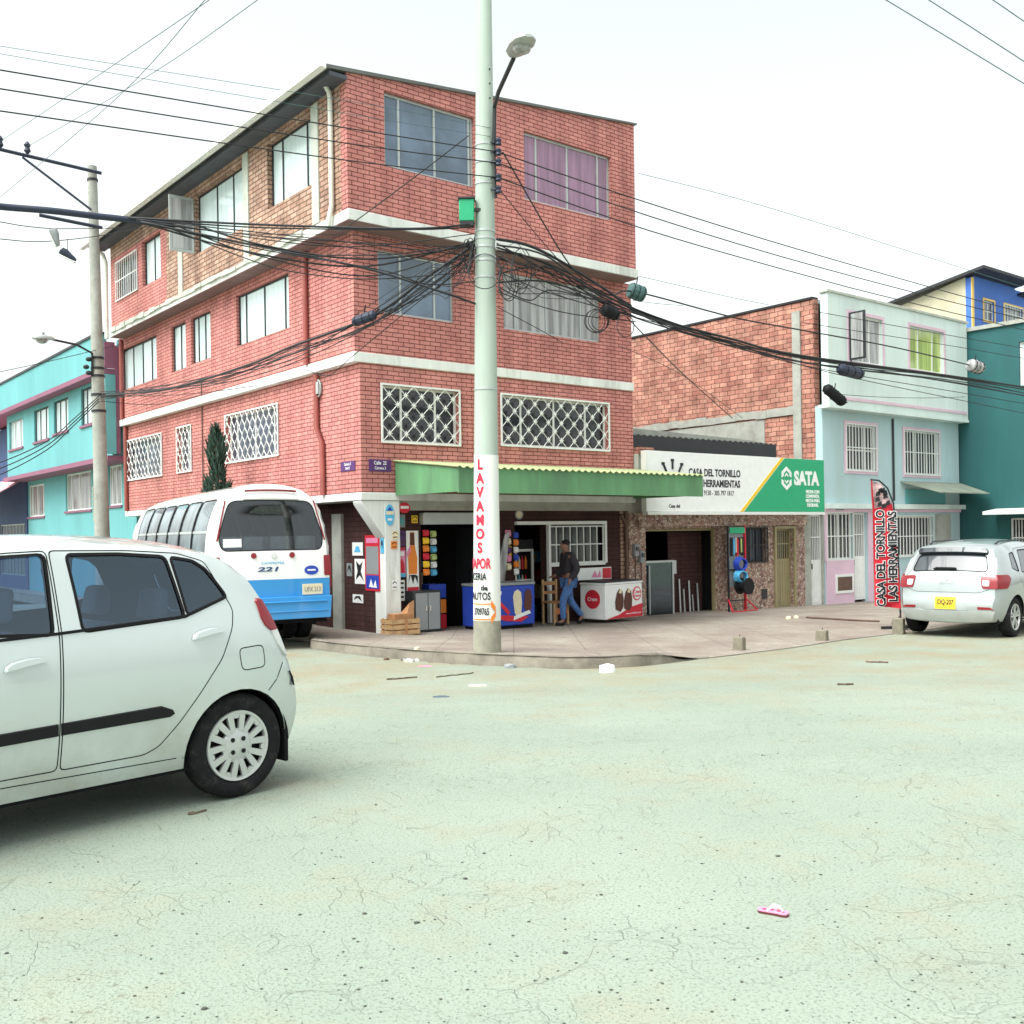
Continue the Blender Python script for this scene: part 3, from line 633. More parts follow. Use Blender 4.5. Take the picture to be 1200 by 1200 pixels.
B('support_beam', M['dark_metal'], aw, [(.73, 6.93, -1.95, -1.87, 2.28, 2.36), (.73, 6.93, -1.0, -.92, 2.36, 2.44), (.73, 6.93, -.12, -.04, 2.42, 2.50)]+[(x, x+.05, -1.87, -.05, 2.362, 2.41) for x in (1.9, 3.4, 4.9, 6.3)])
# =================================================================== hardware shop
S = local_thing('hardware_shop', 'low one-storey hardware shop faced in mottled pink and cream pebble stone', 'building', 10.8, .2, base_z(10.8))
OD = (7.56, 10.12, -1.2, 1.57); OW = (11.17, 12.0, .70, 1.56); OE = (12.36, 13.10, -1.2, 1.53); OG = (13.90, 14.46, -1.2, 1.90)
b = MB(FM(.2)); wall(b, 7.02, 13.62, -1.2, 1.94, [OD, OW, OE], .25); b.build('stone_wall', M['stone'], S)
b = MB(FM(.2)); wall(b, 13.62, 14.48, -1.2, 1.94, [OG], .25); b.build('grey_pier', M['concrete'], S)
B('upper_wall', M['concrete'], S, [(7.02, 14.48, .205, .45, 1.94, 3.35)]); B('roof', M['roof'], S, [(7.02, 14.48, .45, 7.3, 3.2, 3.3)])
b = MB(); n = 150
rw = [[b.V((7.02+5.3*i/n, y, z+(.022*math.sin(i*1.1) if k in (1, 2) else 0))) for i in range(n+1)] for k, (y, z) in enumerate(((.10, 3.28), (.10, 3.70), (.13, 3.70), (.13, 3.28)))]
for k in range(4):
    for i in range(n): b.F([rw[k][i], rw[k][i+1], rw[(k+1) % 4][i+1], rw[(k+1) % 4][i]])
b.build('parapet_sheet', M['dark_metal'], S)
b = MB(); b.prism([(7.03, 3.72), (7.03, 3.88), (11.2, 3.80), (12.4, 3.73)], .3, 2.2); b.build('roof_slope', M['concrete'], S)
B('party_block', M['concrete_lt'], S, [(7.03, 7.4, -.12, .2, 2.4, 3.25)]); B('brick_cap', M['block'], S, [(7.03, 7.5, -.16, .2, 3.252, 3.40)])
B('stone_fascia', M['stone'], S, [(7.25, 13.6, .10, .197, 1.62, 1.93)])
f = MB(FM(.2)); bar_frame(f, (OD[0]+.003, OD[1]-.003, -.6, OD[3]-.003), .05, -.2, -.12); f.build('door_frame', M['olive'], S)
d_ = B('glass_door', M['grey_metal'], S, [(8.62, 8.67, .36, .41, -.47, .78), (7.62, 8.67, .36, .41, .78, .83), (7.8, 7.83, .33, .36, -.4, .72), (8.67, 8.76, .36, .41, .50, .82)])
B('pane', M['glass'], d_, [(7.62, 8.62, .38, .39, -.47, .78)])
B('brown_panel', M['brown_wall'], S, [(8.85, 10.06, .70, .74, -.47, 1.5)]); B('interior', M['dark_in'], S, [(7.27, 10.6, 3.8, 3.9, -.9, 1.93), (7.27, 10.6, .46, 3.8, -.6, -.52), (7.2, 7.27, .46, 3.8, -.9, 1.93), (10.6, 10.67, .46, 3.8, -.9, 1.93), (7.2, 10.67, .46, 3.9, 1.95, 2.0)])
T('stacked_bars', M['grey_metal'], S, [[(x, .6, -.5), (x+.03, .66, h)] for x, h in ((9.15, .35), (9.3, .1), (9.5, .3), (9.62, -.05), (9.8, .22))], .022, 6)
W(S, FM(.2), OW, 'p_dark', (.3, .65), fm='dark_metal', gr='bars', gs=.12, dep=.14, gm='dark_metal')
def metal_door(parent, m, r, mat, zb, bars=True, dep=.1, split=.62, nm='door'):
    a0, a1, z0, z1 = r; f = MB(m); zs = z0+(z1-z0)*split
    bar_frame(f, (a0+.003, a1-.003, z0, z1-.003), .045, -dep-.03, -dep+.02)
    f.box(a0+.05, a1-.05, -dep-.02, -dep+.01, z0+.05, zs); n = max(2, int((a1-a0)/.11))
    for k in range(n): x = a0+.06+(a1-a0-.12)*(k+.5)/n; f.box(x-.028, x+.028, -dep+.008, -dep+.02, z0+.08, zs-.05)
    d = f.build(nm, mat, parent); g = MB(m)
    for k in range(1, n+1): x = a0+.045+(a1-a0-.09)*k/(n+1); g.box(x-.011, x+.011, -dep-.01, -dep+.012, zs, z1-.05)
    g.box(a0+.045, a1-.045, -dep-.012, -dep+.016, (zs+z1)/2-.015, (zs+z1)/2+.015); g.build('bars', mat, d)
    p = MB(m); p.box(a0+.045, a1-.045, -dep-.05, -dep-.035, zs+.003, z1-.05); p.build('pane', M['p_black'], d)
    h = MB(m); h.box(a0+.08, a0+.12, -dep+.02, -dep+.06, zs-.25, zs-.1); h.build('handle', M['dark_metal'], d); return d
metal_door(S, FM(.2), (OE[0], OE[1], -.53, OE[3]), M['olive'], 0); metal_door(S, FM(.2), (OG[0], OG[1], -.54, OG[3]), M['white_metal'], 0, split=.5)
B('olive_jamb', M['olive'], S, [(12.28, 12.36, .15, .198, -.6, 1.6), (13.102, 13.18, .15, .198, -.6, 1.6), (12.36, 13.10, .15, .198, 1.532, 1.6)])
B('vent', M['dark_metal'], S, [(11.75, 11.97, .18, .198, -.25, .0)])
# signboard
sg = local_thing('signboard', 'wide white and green shop signboard above the stone-faced hardware shop', 'sign', 10.4, -.3, 1.9)
X0, X1, Z0, Z1 = 7.06, 13.74, 1.955, 3.315
B('panel', M['s_white'], sg, [(X0, X1, -.34, -.22, Z0, Z1)], bevel=.006)
b = MB(); b.prism([(10.43, Z0+.004), (X1-.004, Z0+.004), (X1-.004, Z1-.004), (12.07, Z1-.004)], -.349, -.3395); b.build('green_field', M['s_green'], sg)
b = MB(); b.prism([(10.28, Z0+.004), (10.40, Z0+.004), (12.04, Z1-.004), (11.92, Z1-.004)], -.348, -.3395); b.build('yellow_stripe', M['t_yellow'], sg)
B('frame', M['white_metal'], sg, [(X0, X1, -.36, -.2, Z0-.07, Z0-.004), (X0-.03, X0-.002, -.35, -.2, Z0, Z1)])
def on(x, z, y): return lambda a, c, d: (x+a, y-d, z+c)
letters(sg, 'CASA DEL TORNILLO', on(9.38, 2.86, -.341), .235, M['t_black'], .007, sx=.82)
letters(sg, 'Y LAS HERRAMIENTAS', on(9.36, 2.61, -.341), .235, M['t_black'], .007, sx=.80)
letters(sg, '310 802 9150 - 305 797 1817', on(9.28, 2.39, -.341), .165, M['t_black'], .001, sx=.78)
letters(sg, 'SATA', on(12.96, 2.80, -.350), .47, M['t_white'], .024, sx=.92)
for k, t in enumerate(('MECHA CON', 'CONFIANZA,', 'MECHA PARA', 'DECIRANE.')): letters(sg, t, on(13.22, 2.47-k*.115, -.350), .115, M['t_white'], .005, sx=.85)
b = MB()
for s_ in (1,):
    cx, cz = 12.12, 2.80
    for up in (1, -1):
        b.prism([(cx-.2, cz+up*.02), (cx-.2, cz+up*.16), (cx, cz+up*.30), (cx+.2, cz+up*.16), (cx+.2, cz+up*.02), (cx+.12, cz+up*.06), (cx+.12, cz+up*.12), (cx, cz+up*.20), (cx-.12, cz+up*.12), (cx-.12, cz+up*.06)][::1], -.358, -.3495)
        b.prism([(cx-.07, cz+up*.03), (cx, cz+up*.09), (cx+.07, cz+up*.03), (cx+.07, cz+up*.08), (cx, cz+up*.14), (cx-.07, cz+up*.08)], -.358, -.3495)
b.build('emblem', M['t_white'], sg)
b = MB()   # bolts, spanner and nuts of the round shop mark
for k in range(5): a = R(150-k*30); b.tube([(7.9+.42*math.cos(a), -.345, 2.5+.42*math.sin(a)), (7.9+.6*math.cos(a), -.345, 2.5+.6*math.sin(a))], .028, 6); b.box(7.9+.62*math.cos(a)-.05, 7.9+.62*math.cos(a)+.05, -.352, -.3405, 2.5+.62*math.sin(a)-.03, 2.5+.62*math.sin(a)+.03)
b.build('round_mark', M['t_black'], sg)
letters(sg, 'Casa del', on(7.95, 2.08, -.341), .11, M['t_black'], .002)
# =================================================================== white house
H = local_thing('white_house', 'three-storey pale mint house with pink trim and a raw clay block side wall', 'house', 18., .2, base_z(18))
G1 = (14.62, 15.84, .66, 1.95); G2 = (15.88, 16.58, -1.2, 1.95); G3 = (17.25, 20.15, .66, 1.85)
b = MB(FM(.2)); wall(b, 14.5, 21.8, -1.2, 2.25, [G1, G2, G3], .22); b.build('ground_wall', M['white_house2'], H)
h2 = [avg_rect(FY, .2, (991,496), (1025.6,500.4), (1026.7,553.5), (991.6,550)), avg_rect(FY, .2, (1059,503.7), (1100,507), (1100,558), (1060,554.6))]
h3 = [avg_rect(FY, -.12, (993,367), (1035,375), (1033,428), (997,423.5)), avg_rect(FY, -.12, (1064.6,382), (1105.8,389), (1105.8,438.7), (1066.8,432))]
b = MB(FM(.2)); wall(b, 14.5, 21.8, 2.25, 4.86, h2, .22); b.build('middle_wall', M['white_house2'], H)
b = MB(FM(-.12)); wall(b, 14.35, 21.8, 4.86, 7.86, h3, .22); b.build('upper_wall', M['white_house'], H)
B('parapet_cap', M['concrete_lt'], H, [(14.30, 21.85, -.16, .12, 7.862, 7.94)], bevel=.01)
B('pink_band', M['pink'], H, [(14.6, 21.7, -.14, -.122, 5.02, 5.10), (14.5, 21.8, .15, .198, 1.97, 2.06)])
B('slab', M['white_house'], H, [(14.33, 21.82, -.14, .2, 4.77, 4.858), (14.5, 21.85, .02, .198, 2.06, 2.2)])
B('rear_shell', M['white_house2'], H, [(21.58, 21.8, .42, 9, -1, 7.86), (14.5, 21.8, 8.8, 9, -1, 7.8), (14.72, 21.58, .42, 8.8, 7.70, 7.80)])
W(H, FM(-.12), h3[0], 'p_grey', (.12, .45, .66), fm='white_metal', surround='pink'); W(H, FM(-.12), h3[1], 'p_green', (.3, .72), fm='white_metal', surround='pink')
b = MB(); x_ = h3[0][0]; b.box(x_-.03, x_+.02, -.62, -.14, h3[0][2], h3[0][3]); oc = b.build('open_casement', M['dark_metal'], H)
b = MB(); b.box(x_-.035, x_+.025, -.56, -.20, h3[0][2]+.05, h3[0][3]-.05); b.build('pane', M['p_grey'], oc)
W(H, FM(.2), h2[0], 'p_black', (.3, .68), (.45,), gr='bars', gs=.16, surround='pink'); W(H, FM(.2), h2[1], 'p_black', (.35, .7), gr='bars', gs=.16, surround='pink')
W(H, FM(.2), G1, 'p_black', (.5,), gr='bars', gs=.17); metal_door(H, FM(.2), (G2[0], G2[1], -.5, G2[3]), M['white_metal'], 0, split=.5)
W(H, FM(.2), G3, 'p_black', (.33, .66), gr='bars', gs=.17)
B('pink_panel', M['pink'], H, [(14.56, 15.86, .165, .198, -.9, .64), (14.5, 14.60, .165, .197, .64, 1.97), (16.60, 16.80, .165, .197, -.9, 1.97)])
v_ = B('vent_frame', M['white_metal'], H, [(14.95, 15.80, .14, .164, -.27, -.20), (14.95, 15.80, .14, .164, .18, .25), (14.95, 15.02, .14, .164, -.2, .18), (15.73, 15.80, .14, .164, -.2, .18)])
B('vent_mesh', M['rust'], v_, [(15.02, 15.73, .150, .163, -.2, .18)])
B('corner_pier', M['concrete'], H, [(20.3, 21.1, .12, .198, -1, 1.9)]); B('house_number', M['s_grey'], H, [(15.0, 15.35, .13, .149, 2.02, 2.2)])
T('wall_pipe', M['dark_metal'], H, [[(17.95, .16, 4.7), (17.95, .16, 2.3)]], .03, 6)
b = MB(); b.hexa([(18.35, .18, 2.86), (21.85, .18, 2.86), (21.65, -.85, 2.50), (18.75, -.85, 2.50), (18.35, .18, 2.89), (21.85, .18, 2.89), (21.65, -.85, 2.53), (18.75, -.85, 2.53)])
b.build('door_canopy', plain('grey_green_canopy', (.22, .25, .20), .7, .25, 2.), H)
B('blind_panel', M['cyan'], H, [(18.6, 20.9, .175, .197, 2.22, 2.66)])
# raw side wall facing the low shop
b = MB(LM(14.5)); wall(b, .42, 9.0, -.9, 7.80, (), .22); b.build('side_wall', M['block'], H)
yc = FX(934, 450, 14.48)[0]
B('side_column', M['concrete'], H, [(14.455, 14.498, yc-.13, yc+.13, 3.3, 7.55)])
b = MB(); rl = random.Random(11)
for k in range(22): y0 = .9+k*.37; d = rl.uniform(0, .02); b.box(14.46-d, 14.498, y0, y0+.37, 4.70+rl.uniform(-.02, .02), 4.92+rl.uniform(-.03, .03))
b.build('side_beam', M['concrete'], H)
B('mortar_patch', M['concrete'], H, [(14.478, 14.497, 2.1, 8.9, 3.2, 4.66)])
B('side_cap', M['dark_metal'], H, [(14.46, 14.74, .44, 9, 7.802, 7.86)])
# =================================================================== teal building
TX = 21.86
t_ = local_thing('teal_building', 'dark teal plastered building jutting out beside the pale mint house', 'building', TX+3, -2., base_z(22))
b = MB(LM(TX)); tw_ = (-2.42, -1.70, 5.74, 7.06); td_ = (-1.98, -1.35, -1.2, 1.75); wall(b, -2.9, 10, -1.2, 7.62, [tw_, td_], .25); b.build('side_wall', M['teal'], t_)
B('street_wall', M['teal'], t_, [(TX+.25, TX+8, -2.9, -2.65, -1.2, 7.62), (TX+7.75, TX+8, -2.65, 10, -1.2, 7.62), (TX+.25, TX+7.75, 9.75, 10, -1.2, 7.62)])
B('roof_slab', M['concrete'], t_, [(TX-.08, TX+8.1, -3.0, 10.1, 7.622, 7.74)])
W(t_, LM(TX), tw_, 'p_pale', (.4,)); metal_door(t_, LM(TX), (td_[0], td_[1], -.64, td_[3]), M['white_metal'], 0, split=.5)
b = MB(); b.hexa([(TX-.02, -.95, 1.93), (TX-.02, -2.85, 1.93), (TX-.9, -2.85, 1.86), (TX-.9, -.95, 1.86), (TX-.02, -.95, 2.05), (TX-.02, -2.85, 2.05), (TX-.9, -2.85, 1.96), (TX-.9, -.95, 1.96)]); b.build('door_canopy', M['white'], t_)
# =================================================================== blue house behind
M['tan'] = plain('tan_plaster', (.50, .46, .33), .85, .2, 1.5, dirt=(.36, .33, .24))
bh = local_thing('blue_house', 'bright blue house with yellow window frames rising behind the teal building', 'house', 35, 5, -.6)
b1, b2 = avg_rect(FY, 5, (1153,352), (1165,354), (1165,377), (1153,375)), avg_rect(FY, 5, (1177,358), (1198,362), (1198,381), (1177,377))
b = MB(FM(5)); wall(b, 32.25, 40, -.6, 11.9, [b1, b2], .25); b.prism([(32.25, 11.9), (36.2, 11.9), (35.5, 12.15), (33.2, 12.25)], 0, -.25); b.build('street_wall', M['blue'], bh)
b = MB(LM(32.25)); wall(b, 5.25, 13, -.6, 11.2, (), .25); b.build('side_wall', M['tan'], bh)
b = MB(lambda p: (p[1], p[0], p[2])); b.prism([(5.25, 11.2), (5.25, 11.95), (8.6, 11.2)], 32.25, 32.5); b.build('side_gable', M['tan'], bh)
b = MB(); b.hexa([(31.9, 4.3, 12.1), (36.2, 4.3, 12.1), (36.2, 9.0, 11.3), (31.9, 9.0, 11.3), (31.9, 4.3, 12.22), (36.2, 4.3, 12.22), (36.2, 9.0, 11.42), (31.9, 9.0, 11.42)]); b.hexa([(36.3, 4.7, 11.7), (40.2, 4.7, 11.7), (40.2, 9.0, 11.2), (36.3, 9.0, 11.2), (36.3, 4.7, 11.8), (40.2, 4.7, 11.8), (40.2, 9.0, 11.3), (36.3, 9.0, 11.3)]); b.build('roof', M['dark_metal'], bh)
for r in (b1, b2): W(bh, FM(5), r, 'p_dark', (.5,) if r is b1 else (.25, .5, .75), (.5,) if r is b1 else (), surround='yellow', gr=None if r is b1 else 'bars', gs=.25)
B('corner_strip', M['yellow'], bh, [(32.22, 32.40, 4.96, 4.998, 8, 11.9)])
# =================================================================== turquoise house down the side street
K = local_thing('turquoise_house', 'turquoise three-storey house with mauve trim beyond the brick building', 'house', 0, 19, -.3)
q = lambda *a: avg_rect(FX, -.3, *a); qg = lambda *a: avg_rect(FX, .3, *a)
m1 = [q((11,496), (27,488.5), (27,524), (11,527)), q((40,482), (57,474.5), (57,514), (40,518.5)), q((63,471.5), (80,464), (80,504), (63,509)), q((95,457), (110,450), (110,496), (95,499))]
g1 = [qg((33,570), (52,566), (52,604), (33,606.5)), qg((77,557), (107,550), (107,596), (77,600)), qg((127,547), (142,543), (143,591), (127,593.5))]
ZR = 7.2
b = MB(LM(.3)); wall(b, 12.85, 24.6, -.6, 3.72, g1, .2); b.build('ground_wall', M['cyan'], K)
b = MB(LM(-.3)); wall(b, 12.95, 24.95, 3.86, 6.12, m1, .2); b.build('middle_wall', M['cyan'], K)
b = MB(LM(-.62)); wall(b, 12.95, 30, 6.26, ZR, (), .2); b.build('parapet', M['cyan'], K)
B('slab', M['mauve'], K, [(-.45, 7, 12.9, 25, 3.722, 3.858), (-.66, 7, 12.9, 30, 6.122, 6.258)])
B('roof_edge', M['dark_metal'], K, [(-.66, -.38, 12.93, 30.05, ZR+.002, ZR+.07)])
B('rear_shell', M['cyan'], K, [(.5, 7, 24.4, 24.6, -.6, 3.72), (-.1, 7, 24.75, 24.95, 3.86, 6.12), (-.1, 7, 12.95, 13.1, 3.86, 7.1), (-.42, 7, 29.8, 30, 6.26, ZR)])
B('end_strip', M['cyan'], K, [(-.5, -.22, 12.86, 12.94, 3.9, 6.1)]); B('mauve_strip', M['mauve'], K, [(-.219, -.1, 12.87, 12.93, 3.9, 6.9), (-.5, -.22, 12.87, 12.93, 6.27, 7.0)])
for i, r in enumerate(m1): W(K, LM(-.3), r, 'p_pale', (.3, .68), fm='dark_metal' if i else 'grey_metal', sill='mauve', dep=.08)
for r in g1: W(K, LM(.3), r, 'p_grey', (.15, .5, .82), sill='mauve', dep=.08)
# far shop with pink awning
F_ = local_thing('corner_shop', 'dark blue shop with a glazed front at the far end of the side street', 'building', .6, 27, -.3)
b = MB(LM(.35)); so_ = (25.3, 29.5, .2, 2.2); wall(b, 25.0, 34, -.6, 5.9, [so_], .2); b.build('front_wall', M['navy'], F_)
B('rear_shell', M['navy'], F_, [(.55, 6, 33.8, 34, -.6, 5.9), (.55, 6, 25, 25.2, -.6, 5.9), (.35, 6, 25, 34, 5.902, 6.0)])
W(F_, LM(.35), so_, 'p_dark', (.12, .25, .37, .5, .62, .75, .87), (.65,), fm='grey_metal')
pa = local_thing('awning', 'pink cloth awning with scalloped deep pink valance at the far shop', 'awning', -.6, 26.6, -.3)
b = MB(); b.hexa([(.34, 24.7, 3.9), (.34, 31, 3.9), (-1.2, 31, 3.0), (-1.2, 24.2, 3.0), (.34, 24.7, 3.94), (.34, 31, 3.94), (-1.22, 31, 3.04), (-1.22, 24.2, 3.04)]); b.build('cloth', M['pink_awn'], pa)
b = MB(); n = 60
top = [b.V((-1.21, 24.2+6.8*i/n, 3.03)) for i in range(n+1)]; bot = [b.V((-1.23+.03*math.sin(i*1.3), 24.2+6.8*i/n, 2.72+.05*abs(math.sin(i*.55)))) for i in range(n+1)]
for i in range(n): b.F([top[i], top[i+1], bot[i+1], bot[i]])
b.build('valance', M['pink_awn2'], pa, recalc=False)
# =================================================================== vehicles
def crv(pts, x):
    if x <= pts[0][0]: return pts[0][1]
    for i in range(len(pts)-1):
        if x <= pts[i+1][0]:
            x0, y0 = pts[i]; x1, y1 = pts[i+1]; h = x1-x0; t = (x-x0)/h
            m0 = (y1-pts[i-1][1])/(x1-pts[i-1][0]) if i > 0 else (y1-y0)/h
            m1 = (pts[i+2][1]-y0)/(pts[i+2][0]-x0) if i+2 < len(pts) else (y1-y0)/h
            return (2*t**3-3*t*t+1)*y0+(t**3-2*t*t+t)*h*m0+(-2*t**3+3*t*t)*y1+(t**3-t*t)*h*m1
    return pts[-1][1]
def smooth_line(pl, d):
    P = [Vector(p) for p in pl]; out = []
    for i in range(len(P)-1):
        p0 = P[max(0, i-1)]; p1 = P[i]; p2 = P[i+1]; p3 = P[min(len(P)-1, i+2)]; n = max(1, round((p2-p1).length/d))
        for k in range(n):
            t = k/n; out.append(.5*((2*p1)+(p2-p0)*t+(2*p0-5*p1+4*p2-p3)*t*t+(3*p1-p0-3*p2+p3)*t**3))
    return out+[P[-1]]
def area(p): return sum(p[i-1][0]*p[i][1]-p[i][0]*p[i-1][1] for i in range(len(p)))/2
def offset(poly, d):
    n = len(poly); s = 1 if area(poly) > 0 else -1; out = []
    for i in range(n):
        a, b, c = Vector(poly[i-1]), Vector(poly[i]), Vector(poly[(i+1) % n])
        e1 = (b-a).normalized(); e2 = (c-b).normalized(); n1 = Vector((e1.y, -e1.x))*s; n2 = Vector((e2.y, -e2.x))*s
        m = n1+n2; m = m/max(.35, m.length*m.length/2)*1. if m.length > 1e-6 else n1
        out.append(tuple(b+m*d))
    return out
def rnd(poly, r, n=3):
    out = []; N_ = len(poly)
    for i in range(N_):
        a, b, c = Vector(poly[i-1]), Vector(poly[i]), Vector(poly[(i+1) % N_]); r1 = min(r, (a-b).length*.45, (c-b).length*.45)
        p = b+(a-b).normalized()*r1; q = b+(c-b).normalized()*r1
        for k in range(n+1): t = k/n; out.append(tuple(p*(1-t)**2+b*2*t*(1-t)+q*t*t))
    return out
def dens(poly, d): return resample(list(poly)+[poly[0]], d)[:-1]
def surface(root, outline, regions, mapfn, spacing, body_name, body_mat, inner=True, inner_mat='trim'):
    """one panelled skin: regions = (kind, name, polygon, material, parent region index or None)"""
    loops = []; info = []
    for kind, name, poly, mat, par in regions:
        poly = dens(poly, spacing)
        if kind == 'glass': o = offset(poly, .016); loops += [poly, o]; info.append((kind, name, poly, o, mat, par))
        elif kind == 'door': i = offset(poly, -.0056); o = offset(poly, .0008); loops += [o, i]; info.append((kind, name, i, o, mat, par))
        else: loops.append(poly); info.append((kind, name, poly, poly, mat, par))
    v2, tris = cdt_fill(outline, loops, spacing)
    bins = {}
    order = [k for k, i in enumerate(info) if i[0] == 'glass']+[k for k, i in enumerate(info) if i[0] in ('gap', 'mat')]+[k for k, i in enumerate(info) if i[0] == 'door']
    for t in tris:
        c = [sum(v2[i][k] for i in t)/3 for k in (0, 1)]
        if not poly_in(c, outline): continue
        key = 'body'
        for k in order:
            kind, nm, a, o, *_ = info[k]
            if poly_in(c, o):
                if kind == 'glass': key = (k, 'glass') if poly_in(c, a) else (k, 'seal')
                elif kind == 'door': key = (k, 'door') if poly_in(c, a) else 'gap'
                elif kind == 'gap': key = 'gap'
                else: key = (k, 'mat')
                break
        bins.setdefault(key, []).append(t)
    made = {}
    def emit(ts, name, mat, par, off):
        b = MB(); ids = {}
        for t in ts:
            for i in t:
                if i not in ids: ids[i] = b.V(mapfn(v2[i][0], v2[i][1], off))
            b.F([ids[i] for i in t])
        return b.build(name, mat, par, ang=180 if off < .02 else 40, recalc=False)
    emit(bins['body'], body_name, body_mat, root, 0)
    for k, (kind, nm, a, o, mat, par) in enumerate(info):
        if (k, 'door') in bins: made[k] = emit(bins[k, 'door'], nm, mat, root, 0)
        if (k, 'mat') in bins: made[k] = emit(bins[k, 'mat'], nm, mat, root, .0)
    for k, (kind, nm, a, o, mat, par) in enumerate(info):
        if (k, 'glass') in bins:
            p = made.get(par, root); g_ = emit(bins[k, 'glass'], nm, mat, p, -.006)
            emit(bins[k, 'seal'], 'window_seal', M['rubber'], p, .002)
            made[k] = g_
    if inner:
        ts = [t for k, v in bins.items() if not (isinstance(k, tuple) and k[1] == 'glass') for t in v]
        emit(ts, 'inner_shell', M[inner_mat], root, -.035)
    return made
def patch(root, name, poly, mapfn, off, mat, th=.02, spacing=.06, rim=0.):
    poly = dens(poly, spacing); v2, tris = cdt_fill(poly, [], spacing); b = MB()
    ids = [b.V(mapfn(x, y, off)) for x, y in v2]
    for t in tris:
        c = [sum(v2[i][k] for i in t)/3 for k in (0, 1)]
        if poly_in(c, poly): b.F([ids[i] for i in t])
    n = len(poly); po = offset(poly, rim) if rim else poly
    a = [b.V(mapfn(x, y, off)) for x, y in poly]; c = [b.V(mapfn(x, y, off-th)) for x, y in po]
    for i in range(n): b.F([a[i], a[(i+1) % n], c[(i+1) % n], c[i]])
    return b.build(name, mat, root, ang=50, recalc=False)
class Car:
    def __init__(s, root, sil, W0, arches, zb, tail_i, crown, round_r=.07, front_in=.22, rear_in=.10, L=None, d=.05, front_x=.5, rear_x=.46):
        s.root = root; s.W0 = W0; s.rt, s.zt = .4, 1.3; s.rr = round_r; s.fi, s.ri, s.fx, s.rx = front_in, rear_in, front_x, rear_x
        s.L = L or max(p[0] for p in sil)
        tail = smooth_line(sil[tail_i:], d); s.front = smooth_line(sil[:tail_i+1], d)
        s.tail = [tuple(p) for p in tail]; s.front = [tuple(p) for p in s.front]; s.sil = s.front+s.tail[1:]; s.crown = crown
        bot = []; x = s.sil[-1][0]
        for cx, cz, r in sorted(arches, key=lambda a: -a[0]):
            h = math.sqrt(r*r-(zb-cz)**2); a0 = math.atan2(zb-cz, h); a1 = math.pi-a0
            bot += [(cx+r*math.cos(a0+(a1-a0)*k/18), cz+r*math.sin(a0+(a1-a0)*k/18)) for k in range(19)]
        if s.sil[-1][1] > zb+.02: bot = [(s.sil[-1][0]-.05, zb)]+bot
        s.bottom = resample([s.sil[-1]]+bot+[s.sil[0]], .08)[1:-1]
        s.outline = s.sil+s.bottom; s.arches = arches; s.zb = zb
    def W(s, x, z):
        w = crv(s.W0, z)
        if x < s.fx: w -= s.fi*((s.fx-x)/s.fx)**2
        e = s.L-s.rx
        if x > e: w -= s.ri*((x-e)/s.rx)**2
        d = line_d((x, z), s.sil); rr = s.rr*(s.rt if x > s.L-.45 and z < s.zt else 1)
        if d < rr: w -= (rr-math.sqrt(max(0, rr**2-(rr-d)**2)))*.85
        return w
    def side(s, sg):
        def f(x, z, off): return (x, sg*(s.W(x, z)+off), z)
        return f
    def nrm(s, i):
        a, b = s.sil[max(0, i-1)], s.sil[min(len(s.sil)-1, i+1)]; t = Vector((b[0]-a[0], b[1]-a[1])).normalized(); return (-t.y, t.x)
    def loft(s, i, t, off=0.):
        x, z = s.sil[i]; w = s.W(x, z); nx, nz = s.nrm(i); c = s.crown(x, z)*(1-abs(t)**2.4)+off
        return (x+nx*c, t*w, z+nz*c)
    def skin(s, a, b, name, mat, t0=-1., t1=1., n=18, off=0., root=None):
        m = MB(); rows = [[m.V(s.loft(i, t0+(t1-t0)*k/n, off)) for k in range(n+1)] for i in range(a, b+1)]
        for r0, r1 in zip(rows, rows[1:]):
            for k in range(n): m.F([r0[k], r1[k], r1[k+1], r0[k+1]])
        return m.build(name, mat, root or s.root, ang=180, recalc=False)
    def tailmap(s):
        n0 = len(s.front)-1
        def f(y, z, off):
            i = n0
            while i < len(s.sil)-2 and s.sil[i+1][1] > z: i += 1
            a, b = s.sil[i], s.sil[i+1]; t = max(0, min(1, (a[1]-z)/max(1e-6, a[1]-b[1])))
            x = a[0]+(b[0]-a[0])*t; w = s.W(x, z); tt = max(-1, min(1, y/w)); n1, n2 = s.nrm(i), s.nrm(i+1)
            nx, nz = n1[0]*(1-t)+n2[0]*t, n1[1]*(1-t)+n2[1]*t; c = s.crown(x, z)*(1-abs(tt)**2.4)+off
            return (x+nx*c, y, z+nz*c)
        return f
    def tail_outline(s):
        r = [(s.W(x, z), z) for x, z in s.tail]; top = [(-r[0][0]+2*r[0][0]*k/16, r[0][1]) for k in range(1, 16)]; bt = [(r[-1][0]-2*r[-1][0]*k/16, r[-1][1]) for k in range(1, 16)]
        return [(-r[0][0], r[0][1])]+top+r+bt+[(-a, z) for a, z in r[::-1]][:-1]
